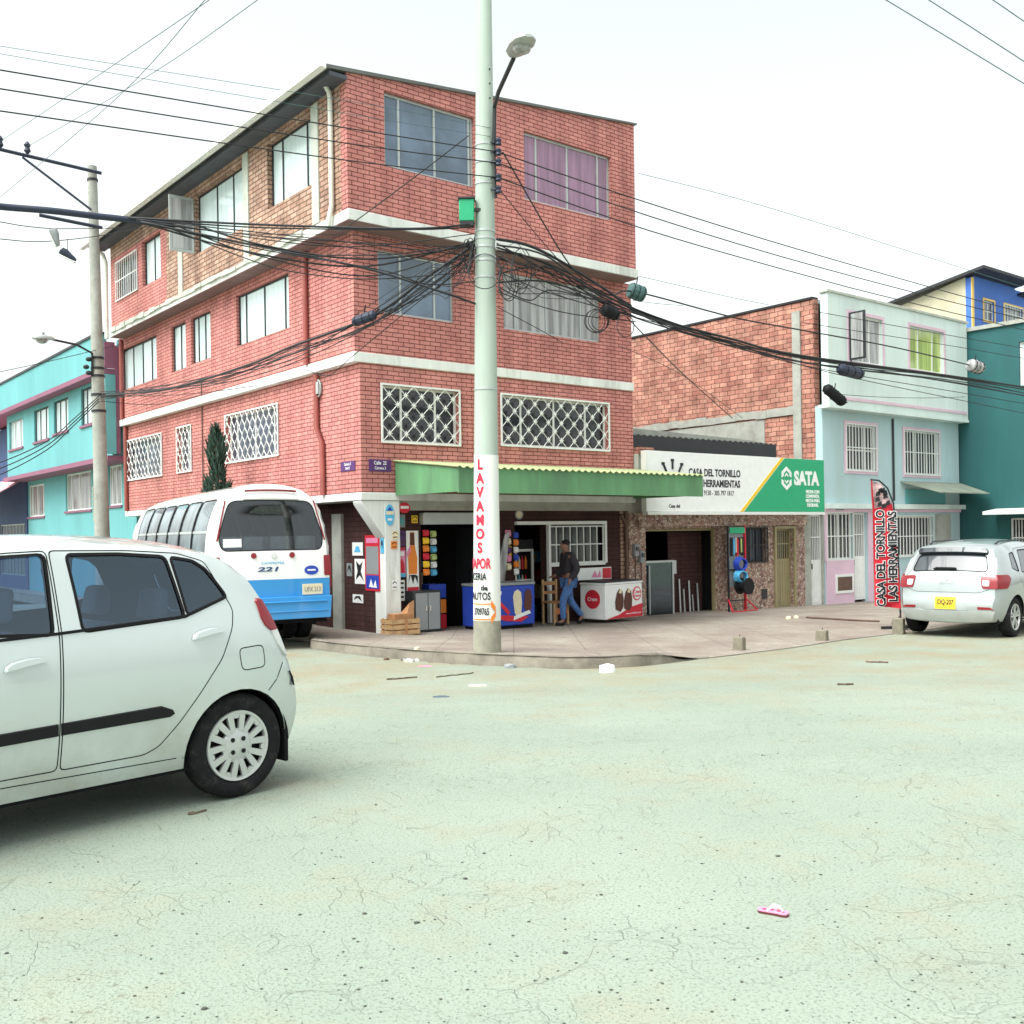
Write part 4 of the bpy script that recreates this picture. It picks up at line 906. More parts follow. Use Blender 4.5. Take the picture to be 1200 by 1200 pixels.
def wheel(root, x, y, z, rad, wid, rim_r, style, sg):
    """road wheel standing on the ground; sg is the outer side"""
    b = MB(); h = wid/2; r = rad
    prof = [(rim_r+.005, -h*.75), (rim_r+.02, -h*.92), (r-.035, -h), (r-.008, -h*.8), (r, -h*.5), (r, 0), (r, h*.5), (r-.008, h*.8), (r-.035, h), (rim_r+.02, h*.92), (rim_r+.003, h*.78)]
    b.lathe(prof, (x, y, z), 48, 'y', cap=False); ty = b.build('wheel', M['tyre'], root, ang=60)
    o = sg*h; d = MB(); d.lathe([(.0, o*.30), (rim_r*.98, o*.30), (rim_r*.99, o*.7)], (x, y, z), 40, 'y', cap=False); d.build('wheel_well', M['blackpl'], ty)
    m = MB(); m.lathe([(rim_r+.006, o*.8), (rim_r+.003, o*.93), (rim_r-.012, o*.90), (rim_r-.016, o*.62)], (x, y, z), 48, 'y', cap=False)
    def bar(a, r0, r1, w0, w1, y0, y1, da=0):
        c, s_ = math.cos(a), math.sin(a); c2, s2 = math.cos(a+da), math.sin(a+da)
        P = []
        for yy in (y0, y1):
            for (rr, ww, cc, ss) in ((r0, w0, c, s_), (r1, w1, c2, s2)):
                for k in (-1, 1): P.append((x+rr*cc-k*ww*ss, y+yy, z+rr*ss+k*ww*cc))
        m.hexa([P[0], P[2], P[3], P[1], P[4], P[6], P[7], P[5]])
    if style == 'cover':
        m.lathe([(.0, o*.86), (rim_r*.42, o*.84), (rim_r*.50, o*.74), (rim_r*.50, o*.5)], (x, y, z), 32, 'y', cap=False)
        for k in range(7):
            a = 2*math.pi*(k+.3)/7
            bar(a-.14, rim_r*.42, rim_r*.97, .016, .020, o*.6, o*.86, -.09); bar(a+.14, rim_r*.42, rim_r*.97, .016, .020, o*.6, o*.86, .09)
            bar(a+math.pi/7, rim_r*.80, rim_r*.98, .012, .030, o*.6, o*.84)
        cv = m.build('wheel_cover', M['hub'], ty, ang=30)
        n = MB(); 
        for k in range(4): a = math.pi/4+k*math.pi/2; n.lathe([(.012, o*.80), (.014, o*.9), (.0, o*.92)], (x+.05*math.cos(a), y, z+.05*math.sin(a)), 10, 'y', cap=False)
        n.build('wheel_nut', M['blackpl'], ty)
    elif style == 'alloy':
        m.lathe([(.0, o*.80), (.045, o*.78), (.05, o*.5)], (x, y, z), 20, 'y', cap=False)
        for k in range(5):
            a = 2*math.pi*k/5+.3; bar(a-.10, .03, rim_r*.97, .012, .015, o*.6, o*.82, -.10); bar(a+.10, .03, rim_r*.97, .012, .015, o*.6, o*.82, .10)
        m.build('wheel_cover', M['hub'], ty, ang=30)
    else:
        m.lathe([(.0, o*.55), (rim_r*.4, o*.5), (rim_r*.45, o*.3), (rim_r, o*.4)], (x, y, z), 24, 'y', cap=False); m.build('wheel_cover', M['hub'], ty)
    return ty
def seat(root, x, y, z, w=.5, h=.62, head=True, mat='seat', name='seat'):
    b = MB(); b.hexa([(x-.5, y-w/2, z), (x, y-w/2, z-.03), (x, y+w/2, z-.03), (x-.5, y+w/2, z), (x-.5, y-w/2, z+.16), (x, y-w/2, z+.12), (x, y+w/2, z+.12), (x-.5, y+w/2, z+.16)])
    b.hexa([(x-.08, y-w/2, z+.1), (x+.08, y-w/2, z+.1), (x+.08, y+w/2, z+.1), (x-.08, y+w/2, z+.1), (x+.08, y-w*.40, z+h), (x+.20, y-w*.40, z+h), (x+.20, y+w*.40, z+h), (x+.08, y+w*.40, z+h)])
    if head: b.hexa([(x+.11, y-.12, z+h+.04), (x+.21, y-.12, z+h+.04), (x+.21, y+.12, z+h+.04), (x+.11, y+.12, z+h+.04), (x+.14, y-.10, z+h+.22), (x+.23, y-.10, z+h+.22), (x+.23, y+.10, z+h+.22), (x+.14, y+.10, z+h+.22)])
    return b.build(name, M[mat], root, bevel=.03)
# ------------------------------------------------ silver hatchback in the foreground
HY = math.atan2(.742, .67)
car = thing('hatchback_car', 'silver five-door hatchback car cut off by the left edge, with black door mouldings', 'car', (-4.2378, 4.1479, -.001), HY)
sil = [(.06, .22), (.01, .36), (.0, .52), (.05, .68), (.16, .79), (.42, .90), (.80, 1.0), (1.05, 1.14), (1.28, 1.29), (1.46, 1.395), (1.66, 1.455), (1.9, 1.482), (2.17, 1.49), (2.5, 1.478), (2.83, 1.447), (3.05, 1.40), (3.165, 1.335), (3.22, 1.27), (3.302, 1.13), (3.38, .96), (3.447, .793), (3.503, .64), (3.535, .53), (3.538, .42), (3.52, .33), (3.49, .225)]
W0 = [(.2, .72), (.34, .765), (.5, .79), (.68, .797), (.85, .79), (1.02, .765), (1.15, .725), (1.3, .67), (1.45, .605), (1.6, .53)]
def crown1(x, z):
    if x < .8: return .05
    if x < 1.5: return .06
    return .055 if z > 1.35 else .05
V = Car(car, sil, W0, [(.72, .29, .342), (3.09, .29, .342)], .225, 16, crown1, rear_in=.06)
rdoor = rnd([(2.077, 1.455), (2.070, 1.03), (2.046, .345), (2.50, .345), (2.585, .378), (2.70, .49), (2.83, .64), (2.975, .82), (3.055, .985), (3.077, 1.09), (3.035, 1.19), (2.955, 1.375), (2.80, 1.425), (2.5, 1.447)], .03)
fdoor = rnd([(1.02, .98), (1.0, .345), (2.036, .345), (2.062, 1.03), (2.067, 1.455), (1.85, 1.447), (1.62, 1.41), (1.40, 1.30), (1.15, 1.10)], .03)
rwin = rnd([(2.172, 1.424), (2.45, 1.421), (2.712, 1.400), (2.757, 1.077), (2.19, 1.042)], .025)
qwin = rnd([(2.758, 1.395), (2.88, 1.372), (2.945, 1.325), (3.005, 1.23), (3.04, 1.17), (2.79, 1.087)], .02)
fwin = rnd([(1.27, 1.085), (1.46, 1.27), (1.63, 1.375), (1.82, 1.418), (2.045, 1.427), (2.022, 1.038)], .025)
fuel = rnd([(3.082, .868), (3.255, .876), (3.265, .742), (3.098, .735)], .035)
P_ = M['car_silver']
def strip_gap(a, b, w=.0035):
    n = Vector((-(b[1]-a[1]), b[0]-a[0])).normalized()*w; return [(a[0]+n.x, a[1]+n.y), (a[0]-n.x, a[1]-n.y), (b[0]-n.x, b[1]-n.y), (b[0]+n.x, b[1]+n.y)]
regs = [('door', 'rear_door', rdoor, P_, None), ('door', 'front_door', fdoor, P_, None), ('glass', 'window', rwin, M['glass'], 0), ('glass', 'window', qwin, M['glass'], 0), ('glass', 'window', fwin, M['glass'], 1),
        ('door', 'fuel_flap', fuel, P_, None), ('gap', 'g', strip_gap((3.40, .755), (3.352, .665)), None, None), ('gap', 'g', strip_gap((3.35, .66), (3.285, .60)), None, None), ('gap', 'g', strip_gap((2.70, .295), (1.1, .318), .003), None, None)]
for sg in (-1, 1):
    f = V.side(sg); made = surface(car, V.outline, regs, f, .055, 'body_side', P_)
    patch(made[0], 'door_moulding', [(2.052, .583), (2.59, .598), (2.655, .570), (2.665, .552), (2.64, .538), (2.052, .529)], f, .014, M['blackpl'], .02, rim=.006)
    patch(made[1], 'door_moulding', [(1.06, .555), (2.03, .582), (2.03, .528), (1.06, .502)], f, .014, M['blackpl'], .02, rim=.006)
    for k, hx in ((0, 2.795), (1, 1.782)):
        z = .958 if k == 0 else .888; hd = [(hx, z-.012), (hx+.004, z+.006), (hx+.03, z+.022), (hx+.10, z+.036), (hx+.165, z+.038), (hx+.188, z+.030), (hx+.186, z+.018), (hx+.10, z+.006)]
        patch(made[k], 'handle', hd, f, .035, P_, .035, .02, rim=.004); patch(made[k], 'handle_shadow_cup', offset(hd, .004), f, .002, M['blackpl'], .004, .03)
    patch(car, 'belt_moulding', [(1.10, .998), (1.6, 1.013), (2.05, 1.028), (2.766, 1.064), (3.045, 1.158), (3.05, 1.172), (2.762, 1.078), (2.05, 1.041), (1.6, 1.027), (1.10, 1.012)], f, .006, M['rubber'], .01, rim=.002)
    patch(car, 'tail_light', rnd([(3.245, 1.136), (3.296, 1.136), (3.374, .958), (3.325, .952), (3.285, .985), (3.262, 1.03)], .01), f, .010, M['lamp_red'], .02, .03, rim=.008)
    patch(car, 'reversing_lamp', [(3.325, .950), (3.374, .956), (3.437, .795), (3.418, .80), (3.365, .87)], f, .009, M['lamp_clear'], .02, .03, rim=.006)
    patch(car, 'mirror', rnd([(1.22, 1.04), (1.40, 1.05), (1.40, 1.17), (1.26, 1.16)], .04), f, .16, P_, .17, .05, rim=-.02)
    patch(car, 'headlight', rnd([(.12, .70), (.42, .86), (.50, .80), (.22, .62)], .04), f, .012, M['lamp_clear'], .03, .05)
    patch(car, 'bumper_reflector', rnd([(3.45, .70), (3.48, .66), (3.495, .60), (3.47, .65)], .005), f, .006, M['blackpl'], .02, .03)
    b = MB(); b.box(3.42, 3.445, sg*.66-.09, sg*.66+.09, .15, .34); b.build('mud_flap', M['rubber'], car, bevel=.008)
    for ax in (.72, 3.09):
        wheel(car, ax, sg*.685, .302, .302, .165, .198, 'cover', sg)
        b = MB(); n = 20; r1 = [b.V((ax+.352*math.cos(math.pi*k/n), sg*.42, .285+.352*math.sin(math.pi*k/n))) for k in range(n+1)]; r2 = [b.V((ax+.352*math.cos(math.pi*k/n), sg*.755, .285+.352*math.sin(math.pi*k/n))) for k in range(n+1)]; r3 = [b.V((ax+.352*math.cos(math.pi*k/n), sg*.42, .285)) for k in range(n+1)]
        for k in range(n): b.F([r1[k], r1[k+1], r2[k+1], r2[k]]); b.F([r1[k], r1[k+1], r3[k+1], r3[k]])
        b.build('wheel_arch_liner', M['rubber'], car, recalc=False)
iw = next(i for i, p in enumerate(V.sil) if p[0] > .83); ir = next(i for i, p in enumerate(V.sil) if p[0] > 1.52); it = len(V.front)-1
V.skin(0, iw, 'bonnet', P_); V.skin(iw, ir, 'pillar_frame', P_, -1, -.9, 3); V.skin(iw, ir, 'pillar_frame', P_, .9, 1, 3); V.skin(iw, ir, 'windscreen', M['glass'], -.9, .9); V.skin(ir, it, 'roof', P_)
tm = V.tailmap()
surface(car, V.tail_outline(), [('glass', 'rear_window', rnd([(-.52, 1.02), (.52, 1.02), (.46, 1.27), (-.46, 1.27)], .05), M['glass'], None)], tm, .07, 'tailgate', P_)
patch(car, 'number_plate', [(-.24, .50), (.24, .50), (.24, .60), (-.24, .60)], tm, .012, M['t_yellow'], .02, .2)
b = MB(); b.box(.2, 3.46, -.70, .70, .20, .26); b.box(1.0, 3.3, -.68, .68, .26, .32); b.build('underbody', M['rubber'], car)
for y in (-.35, .35): seat(car, 1.75, y, .42); seat(car, 2.62, y, .45, .6, .55)
b = MB(); b.box(1.0, 1.3, -.62, .62, .7, .98); b.build('dashboard', M['trim'], car, bevel=.04)
b = MB(); b.tube([(1.42, -.35+.18*math.cos(k/12*math.pi), .98+.17*math.sin(k/12*math.pi)) for k in range(25)], .014, 6); b.build('steering_wheel', M['trim'], car)
b = MB(); b.box(2.78, 3.25, -.55, .55, .9, .93); b.build('parcel_shelf', M['trim'], car)
b = MB(); b.tube([(2.10, -.50, 1.36), (2.16, -.53, 1.1), (2.2, -.58, .6)], .02, 5); b.build('seat_belt', M['trim'], car)
# ------------------------------------------------ silver crossover on the right
SH = math.atan2(-.714, -.70)      # car +x points from nose to tail
suv = thing('crossover_car', 'silver crossover hatchback parked at the right edge showing its tail and yellow number plate', 'car', (0, 0, 0), SH)
sil = [(.06, .28), (.0, .5), (.02, .72), (.12, .86), (.5, .98), (1.0, 1.06), (1.3, 1.25), (1.6, 1.42), (1.9, 1.50), (2.4, 1.535), (2.9, 1.525), (3.35, 1.49), (3.62, 1.44), (3.70, 1.38), (3.80, 1.22), (3.90, 1.06), (3.965, .96), (3.995, .82), (4.01, .68), (4.045, .58), (4.05, .46), (4.03, .36), (3.97, .27)]
W0 = [(.25, .79), (.4, .855), (.6, .875), (.8, .875), (.95, .862), (1.1, .82), (1.25, .765), (1.4, .70), (1.55, .62)]
V = Car(suv, sil, W0, [(.80, .32, .37), (3.39, .32, .37)], .275, 13, lambda x, z: .05 if z > 1.3 or x < 3 else .055, rear_in=.13, rear_x=.6)
P_ = M['suv_silver']
regs = [('door', 'rear_door', rnd([(2.2, 1.46), (2.15, .40), (2.85, .40), (3.0, .70), (3.2, .95), (3.15, 1.30), (3.0, 1.43)], .04), P_, None), ('door', 'front_door', rnd([(1.1, 1.0), (1.08, .40), (2.14, .40), (2.19, 1.46), (1.9, 1.43), (1.6, 1.33)], .04), P_, None),
        ('glass', 'window', rnd([(2.28, 1.40), (2.85, 1.39), (3.05, 1.05), (2.27, 1.0)], .03), M['glass_dark'], 0), ('glass', 'window', rnd([(1.4, 1.08), (1.75, 1.33), (2.15, 1.39), (2.15, 1.0)], .03), M['glass_dark'], 1), ('glass', 'window', rnd([(3.12, 1.36), (3.30, 1.34), (3.42, 1.12), (3.17, 1.06)], .03), M['glass_dark'], None)]
for sg in (-1, 1):
    f = V.side(sg); surface(suv, V.outline, regs, f, .08, 'body_side', P_)
    patch(suv, 'tail_light', rnd([(3.60, .96), (3.66, 1.02), (3.95, 1.02), (3.965, .80), (3.74, .80)], .04), f, .010, M['lamp_red'], .03, .05, rim=.006)
    patch(suv, 'sill_guard', [(1.2, .30), (3.0, .30), (3.0, .39), (1.2, .39)], f, .012, M['blackpl'], .02)
    patch(suv, 'mirror', rnd([(1.45, 1.05), (1.62, 1.05), (1.62, 1.18), (1.48, 1.17)], .04), f, .17, P_, .18, .06, rim=-.02)
    b = MB(); b.tube([(2.0, sg*.56, 1.53), (2.1, sg*.56, 1.565), (3.2, sg*.54, 1.55), (3.35, sg*.53, 1.51)], .014, 6); b.build('roof_rail', M['dark_metal'], suv)
    for ax in (.80, 3.39): wheel(suv, ax, sg*.755, .325, .325, .195, .21, 'alloy', sg)
iw = next(i for i, p in enumerate(V.sil) if p[0] > 1.02); ir = next(i for i, p in enumerate(V.sil) if p[0] > 1.75); it = len(V.front)-1
V.skin(0, iw, 'bonnet', P_); V.skin(iw, ir, 'windscreen', M['glass_dark']); V.skin(ir, it, 'roof', P_)
tm = V.tailmap(); gate = rnd([(-.70, .985), (-.69, .80), (-.50, .73), (.50, .73), (.69, .80), (.70, .985), (.62, 1.10), (.58, 1.36), (-.58, 1.36), (-.62, 1.10)], .05)
md = surface(suv, V.tail_outline(), [('door', 'tailgate', gate, P_, None), ('glass', 'rear_window', rnd([(-.60, 1.06), (.60, 1.06), (.535, 1.315), (-.535, 1.315)], .06), M['glass_dark'], 0)], tm, .07, 'rear_body', P_)
patch(suv, 'spoiler', rnd([(-.56, 1.335), (.56, 1.335), (.55, 1.40), (-.55, 1.40)], .02), tm, .06, M['glass_dark'], .07, .08, rim=.01)
for sg in (-1, 1):
    patch(suv, 'tail_light', rnd([(sg*.52, .985), (sg*.775, .985), (sg*.785, .80), (sg*.56, .80)], .03), tm, .014, M['lamp_red'], .03, .05, rim=.006)
    patch(suv, 'reversing_lamp', rnd([(sg*.55, .93), (sg*.66, .93), (sg*.66, .84), (sg*.57, .84)], .02), tm, .018, M['lamp_clear'], .01, .05)
    patch(suv, 'reflector', [(sg*.50, .475), (sg*.74, .475), (sg*.68, .51), (sg*.50, .515)], tm, .012, M['lamp_red'], .02, .08)
pl = patch(suv, 'number_plate', rnd([(-.165, .47), (.165, .47), (.165, .64), (-.165, .64)], .01), tm, .018, M['t_yellow'], .02, .1)
def tl(y0, z0, off):
    return lambda a, c, d: tm(y0+a, z0+c, off+d)
letters(pl, 'IDQ-207', tl(0, .565, .02), .095, M['t_black'], .002, ext=.002, sx=.78)
patch(suv, 'bumper_guard', rnd([(-.70, .30), (.70, .30), (.76, .445), (.45, .455), (.36, .44), (-.36, .44), (-.45, .455), (-.76, .445)], .02), tm, .02, M['grey_metal'], .03, .08)
patch(suv, 'plate_recess', rnd([(-.36, .455), (.36, .455), (.26, .67), (-.26, .67)], .02), tm, .006, P_, .008, .1)
patch(suv, 'wiper', [(-.25, 1.075), (.12, 1.075), (.12, 1.095), (-.2, 1.10)], tm, .03, M['blackpl'], .03, .1)
b = MB(); e = [(0, .06), (.035, 0), (0, -.06), (-.035, 0)]
patch(suv, 'emblem', [(.5*a-.0, .93+c*.5) for a, c in e], tm, .012, M['chrome'], .012, .05)
letters(suv, 'STEPWAY', tl(0, .875, .006), .045, M['grey_metal'], .001, ext=.002, spacing=1.4)
b = MB(); b.box(.2, 3.9, -.75, .75, .24, .32); b.build('underbody', M['rubber'], suv)
b = MB(); b.lathe([(.05, -.25), (.05, .25)], (3.8, 0, .3), 10, 'y'); b.build('silencer', M['rust'], suv)
_w = gnd(1191, 746.5); _q = Matrix.Rotation(SH, 3, 'Z') @ Vector((3.39, .85, 0)); _q2 = Matrix.Rotation(SH, 3, 'Z') @ Vector((3.39, -.85, 0))
# the wheel nearest the right of the picture is the one on the side whose lateral axis points right
_q = _q if _q.x > _q2.x else _q2
suv.location = (_w.x-_q.x, _w.y-_q.y, _w.z)
# ------------------------------------------------ white and blue minibus
BD = Vector((-.49, .87)).normalized(); BH = math.atan2(-BD.y, -BD.x)
bus = thing('minibus', 'white minibus with bright blue lower rear parked beside the brick building', 'bus', (0, 0, 0), BH)
EX = 1.5
sil = [(.12, .38), (.02, .6), (.0, 1.0), (.08, 1.35), (.35, 1.95), (.55, 2.25), (.9, 2.45), (1.6, 2.53), (3.5, 2.55)]+[(x+EX, z) for x, z in [(5.2, 2.55), (5.95, 2.53), (6.08, 2.49), (6.13, 2.42), (6.17, 2.2), (6.23, 1.7), (6.26, 1.45), (6.28, 1.1), (6.28, .8), (6.27, .6), (6.24, .44)]]
W0 = [(.4, .97), (.8, 1.0), (1.3, 1.0), (1.6, .985), (1.9, .945), (2.2, .85), (2.4, .74), (2.52, .60), (2.6, .50)]
V = Car(bus, sil, W0, [(1.0, .40, .44), (5.0+EX, .40, .44)], .40, 12, lambda x, z: .09 if z > 2.2 else .05, round_r=.06, rear_in=.05, rear_x=.3, d=.09)
P_ = M['bus_white']; regs = []
xs_ = [5.95+EX, 4.9+EX, 3.85+EX, 2.8+EX, 1.75+EX, 2.15, 1.1]
for a, c in zip(xs_, xs_[1:]): regs.append(('glass', 'window', rnd([(c+.05, 1.42), (a-.05, 1.42), (a-.06, 2.36), (c+.06, 2.36)], .07), M['glass_side'], None))
regs.append(('mat', 'blue_skirt', [(.3, .44), (.5, .44), (.5, 1.05), (.3, 1.05)], M['bus_blue'], None)); regs = regs[:-1]
for sg in (-1, 1):
    f = V.side(sg); surface(bus, V.outline, regs, f, .12, 'body_side', P_, inner_mat='seat')
    patch(bus, 'skirt_stripe', [(1.5, .46), (4.5+EX, .46), (4.5+EX, 1.08), (1.5, 1.08)], f, .006, M['bus_blue'], .01, .3)
    for a in xs_[1:-1]: patch(bus, 'pillar_trim', [(a-.035, 1.42), (a+.035, 1.42), (a+.035, 2.36), (a-.035, 2.36)], f, .012, M['blackpl'], .015, .12)
    patch(bus, 'window_rail', [(1.2, 1.83), (5.9+EX, 1.83), (5.9+EX, 1.87), (1.2, 1.87)], f, .004, M['grey_metal'], .02, .2)
    patch(bus, 'tail_light', rnd([(6.10+EX, .92), (6.24+EX, .92), (6.235+EX, 1.32), (6.10+EX, 1.32)], .02), f, .015, M['lamp_red'], .03, .1)
    for ax in (1.0, 5.0+EX): wheel(bus, ax, sg*.84, .38, .38, .22, .22, 'disc', sg)
    wheel(bus, 5.0+EX, sg*.58, .38, .38, .22, .22, 'disc', sg)
it = len(V.front)-1; iw = next(i for i, p in enumerate(V.sil) if p[1] > 1.3); ir = next(i for i, p in enumerate(V.sil) if p[1] > 2.3)
V.skin(0, iw, 'front_panel', P_); V.skin(iw, ir, 'windscreen', M['glass_bus']); V.skin(ir, it, 'roof', P_); V.skin(ir, it, 'headliner', M['seat'], off=-.04)
tm = V.tailmap()
surface(bus, V.tail_outline(), [('glass', 'rear_window', rnd([(-.80, 1.55), (.80, 1.55), (.84, 1.75), (.66, 2.32), (-.66, 2.32), (-.84, 1.75)], .12, 4), M['glass_bus'], None), ('mat', 'blue_panel', [(-.93, .80), (.93, .80), (.94, 1.08), (-.94, 1.08)], M['bus_blue'], None)], tm, .1, 'rear_panel', P_, inner_mat='seat')
bp = MB(lambda p: (p[0]+EX, p[1], p[2])); bp.hexa([(6.15, -.95, .44), (6.42, -.90, .44), (6.42, .90, .44), (6.15, .95, .44), (6.15, -.97, .80), (6.40, -.93, .80), (6.40, .93, .80), (6.15, .97, .80)]); bp.box(6.41, 6.43, -.85, .85, .55, .575); bp.box(6.41, 6.43, -.85, .85, .70, .73); bp.build('bumper', M['bus_blue'], bus, bevel=.04)
for sg in (-1, 1):
    patch(bus, 'reflector_strip', [(sg*.86, 1.70), (sg*.885, 1.70), (sg*.73, 2.34), (sg*.71, 2.34)], tm, .012, M['lamp_red'], .02, .1)
    patch(bus, 'tail_light', rnd([(sg*.84, 1.12), (sg*.95, 1.12), (sg*.95, 1.45), (sg*.84, 1.45)], .02), tm, .016, M['lamp_red'], .03, .1)
patch(bus, 'brake_light', [(-.42, 2.455), (.42, 2.455), (.42, 2.475), (-.42, 2.475)], tm, .03, M['lamp_red'], .04, .1)
patch(bus, 'window_hood', [(-.45, 2.345), (.45, 2.345), (.45, 2.365), (-.45, 2.365)], tm, .05, M['bus_white'], .06, .1)
def disc2(c, r, n=14): return [(c[0]+r*math.cos(2*math.pi*k/n), c[1]+r*math.sin(2*math.pi*k/n)) for k in range(n)]
for y, mt in ((-.32, 'lamp_red'), (0, 'lamp_clear'), (.30, 'lamp_red')): patch(bus, 'round_lamp', disc2((y, 1.46), .045), tm, .02, M[mt], .03, .05)
ysg = 1 if (Matrix.Rotation(BH, 3, 'Z') @ Vector((0, 1, 0))).x > 0 else -1
def tl(y0, z0, off): return lambda a, c, d: tm(ysg*(y0+a), z0+c, off+d)
letters(bus, '221', lambda a, c, d: tm(ysg*(-.08+a+.45*c), 1.24+c, .006+d), .095, M['navy'], .003, ext=.002, sx=2.5)
letters(bus, 'CAMPESTRE', tl(-.02, 1.34, .006), .05, M['s_sky'], .0, ext=.002, sx=1.4)
patch(bus, 'oval_badge', [(ysg*.62+.12*math.cos(a*.35), 1.21+.075*math.sin(a*.35)) for a in range(18)], tm, .008, M['s_blue'], .01, .05)
patch(bus, 'badge_bar', [(ysg*.62-.07, 1.20), (ysg*.62+.07, 1.20), (ysg*.62+.07, 1.225), (ysg*.62-.07, 1.225)], tm, .011, M['t_white'], .006, .05)
pb = patch(bus, 'number_plate', [(ysg*.46, .82), (ysg*.80, .82), (ysg*.80, .99), (ysg*.46, .99)], tm, .02, M['s_cream'], .03, .2); letters(pb, 'UFX 213', tl(.63, .90, .022), .11, M['s_grey'], .001, ext=.002, sx=.7)
st = patch(bus, 'window_sticker', [(-ysg*.78, 1.60), (-ysg*.50, 1.60), (-ysg*.50, 1.73), (-ysg*.78, 1.73)], tm, .006, M['t_white'], .008, .1)
b = MB(); b.box(.3, 6.2+EX, -.9, .9, .36, .46); b.build('underbody', M['rubber'], bus)
b = MB(); b.box(.5, 6.15+EX, -.9, .9, .80, .86); b.build('cabin_floor', M['trim'], bus)
for x in (7.25, 6.35, 5.45, 4.55, 3.65, 2.75):
    for y in (-.66, -.22, .22, .66): seat(bus, x, y, 1.05, .40, .72, False)
Pc = Vector((-3.82, 16.35)); bus.location = (Pc.x+BD.x*(6.28+EX), Pc.y+BD.y*(6.28+EX), road_z(0, 16.8)+.055)
# =================================================================== poles and lamps
def pole(name, label, base, top, r0, r1, h):
    t = thing(name, label, 'pole', base); d = (Vector(top)-Vector(base)).normalized()
    t.rotation_euler = d.to_track_quat('Z', 'Y').to_euler(); return t
PB = at(571, 763, 13.8); PB.z = ground_at(*loc(PB).xy); ptop = at(567, 0, 13.8)
mp = pole('utility_pole', 'tall round concrete utility pole with a white painted band and red hand lettering', PB, ptop, .19, .1, 10.4)
pr = lambda z: .187-(.187-.108)*z/8.4
bpy.context.view_layer.update(); PMI = mp.matrix_world.inverted()
def ph(v, u=567): return (PMI @ at(u, v, 13.65)).z
zw0, zw1 = ph(728), ph(533)
b = MB(); b.lathe([(pr(z)+.0, z) for z in [-.1]+[i*.4 for i in range(1, 27)]], (0, 0, 0), 32); b.build('shaft', plain('pale_green_grey_pole_concrete', (.40, .47, .41), .85, .16, 1.5, .2, 30, dirt=(.34, .37, .32), streak=True), mp)
b = MB(); b.lathe([(pr(z)+.003, z) for z in [zw0+(zw1-zw0)*k/10 for k in range(11)]], (0, 0, 0), 40, cap=False); b.build('painted_band', plain('white_pole_paint', (.74, .76, .72), .7, .08, 2., dirt=(.52, .50, .42), streak=True), mp)
phc = math.atan2(-PB.y, -PB.x)
_l = PMI.to_3x3() @ Vector((math.cos(phc), math.sin(phc), 0)); phc = math.atan2(_l.y, _l.x)
def wrap(ang, z0):
    r = pr(z0)+.013
    return lambda a, c, d: ((r+d)*math.cos(phc+R(ang)+a/r), (r+d)*math.sin(phc+R(ang)+a/r), z0+c)
for k, ch in enumerate('LAVAMOS'): letters(mp, ch, wrap(-30, ph(544.7+16.3*k)), .19, M['t_red'], .008, ext=.001, sx=.86)
letters(mp, 'VAPOR', wrap(-36, ph(661)), .19, M['t_red'], .006, ext=.001, sx=.56)
letters(mp, 'TAPICERIA', wrap(-62, ph(676)), .135, M['t_black'], .003, ext=.001, sx=.62); letters(mp, 'de', wrap(-12, ph(689)), .10, M['t_black'], .003, ext=.001)
letters(mp, 'AUTOS', wrap(-30, ph(699)), .14, M['t_black'], .003, ext=.001, sx=.66); letters(mp, '3709765', wrap(-26, ph(717)), .13, M['t_black'], .003, ext=.001, sx=.52)
def band_patch(root, name, poly, mat):
    b = MB()
    for x0, x1, z0, z1 in poly:
        n = 8; f = wrap(0, (z0+z1)/2); A_ = [b.V(f(x0+(x1-x0)*k/n, z0-(z0+z1)/2, .003)) for k in range(n+1)]; B_ = [b.V(f(x0+(x1-x0)*k/n, z1-(z0+z1)/2, .003)) for k in range(n+1)]
        for k in range(n): b.F([A_[k], A_[k+1], B_[k+1], B_[k]])
    return b.build(name, mat, root, recalc=False)
band_patch(mp, 'arrow', [(-.22, .06, ph(708.5), ph(707)), (-.22, .06, ph(726.5), ph(725)), (.055, .07, ph(712), ph(704)), (.055, .07, ph(730), ph(722))]+[(.06+.012*k, .075+.012*k, ph(712+k*1.2), ph(705+k*1.4)) for k in range(5)]+[(.06+.012*k, .075+.012*k, ph(729-k*1.4), ph(722-k*1.2)) for k in range(5)], M['s_orange'])
for v in (166, 187, 212, 268, 277, 287, 298, 303, 323, 455): b = MB(); z = ph(v); b.lathe([(pr(z)+.001, z-.012), (pr(z)+.008, z-.012), (pr(z)+.008, z+.012), (pr(z)+.001, z+.012)], (0, 0, 0), 28, cap=False); b.build('steel_band', M['grey_metal'], mp)
b = MB(); b.lathe([(pr(z)+.002, z) for z in (-.05, zw0*.5, zw0-.002)], (0, 0, 0), 40, cap=False); b.build('bare_foot', plain('weathered_brown_concrete', (.30, .29, .23), .9, .3, 4., .4, 30, dirt=(.17, .155, .12)), mp)
b = MB()
for v in (79, 96, 113): 
    z = ph(v); f = wrap(35, z); p = f(0, 0, 0); b.blob(p, (.012, .012, .012), 6, 4)
b.build('bolt_hole', M['blackpl'], mp)
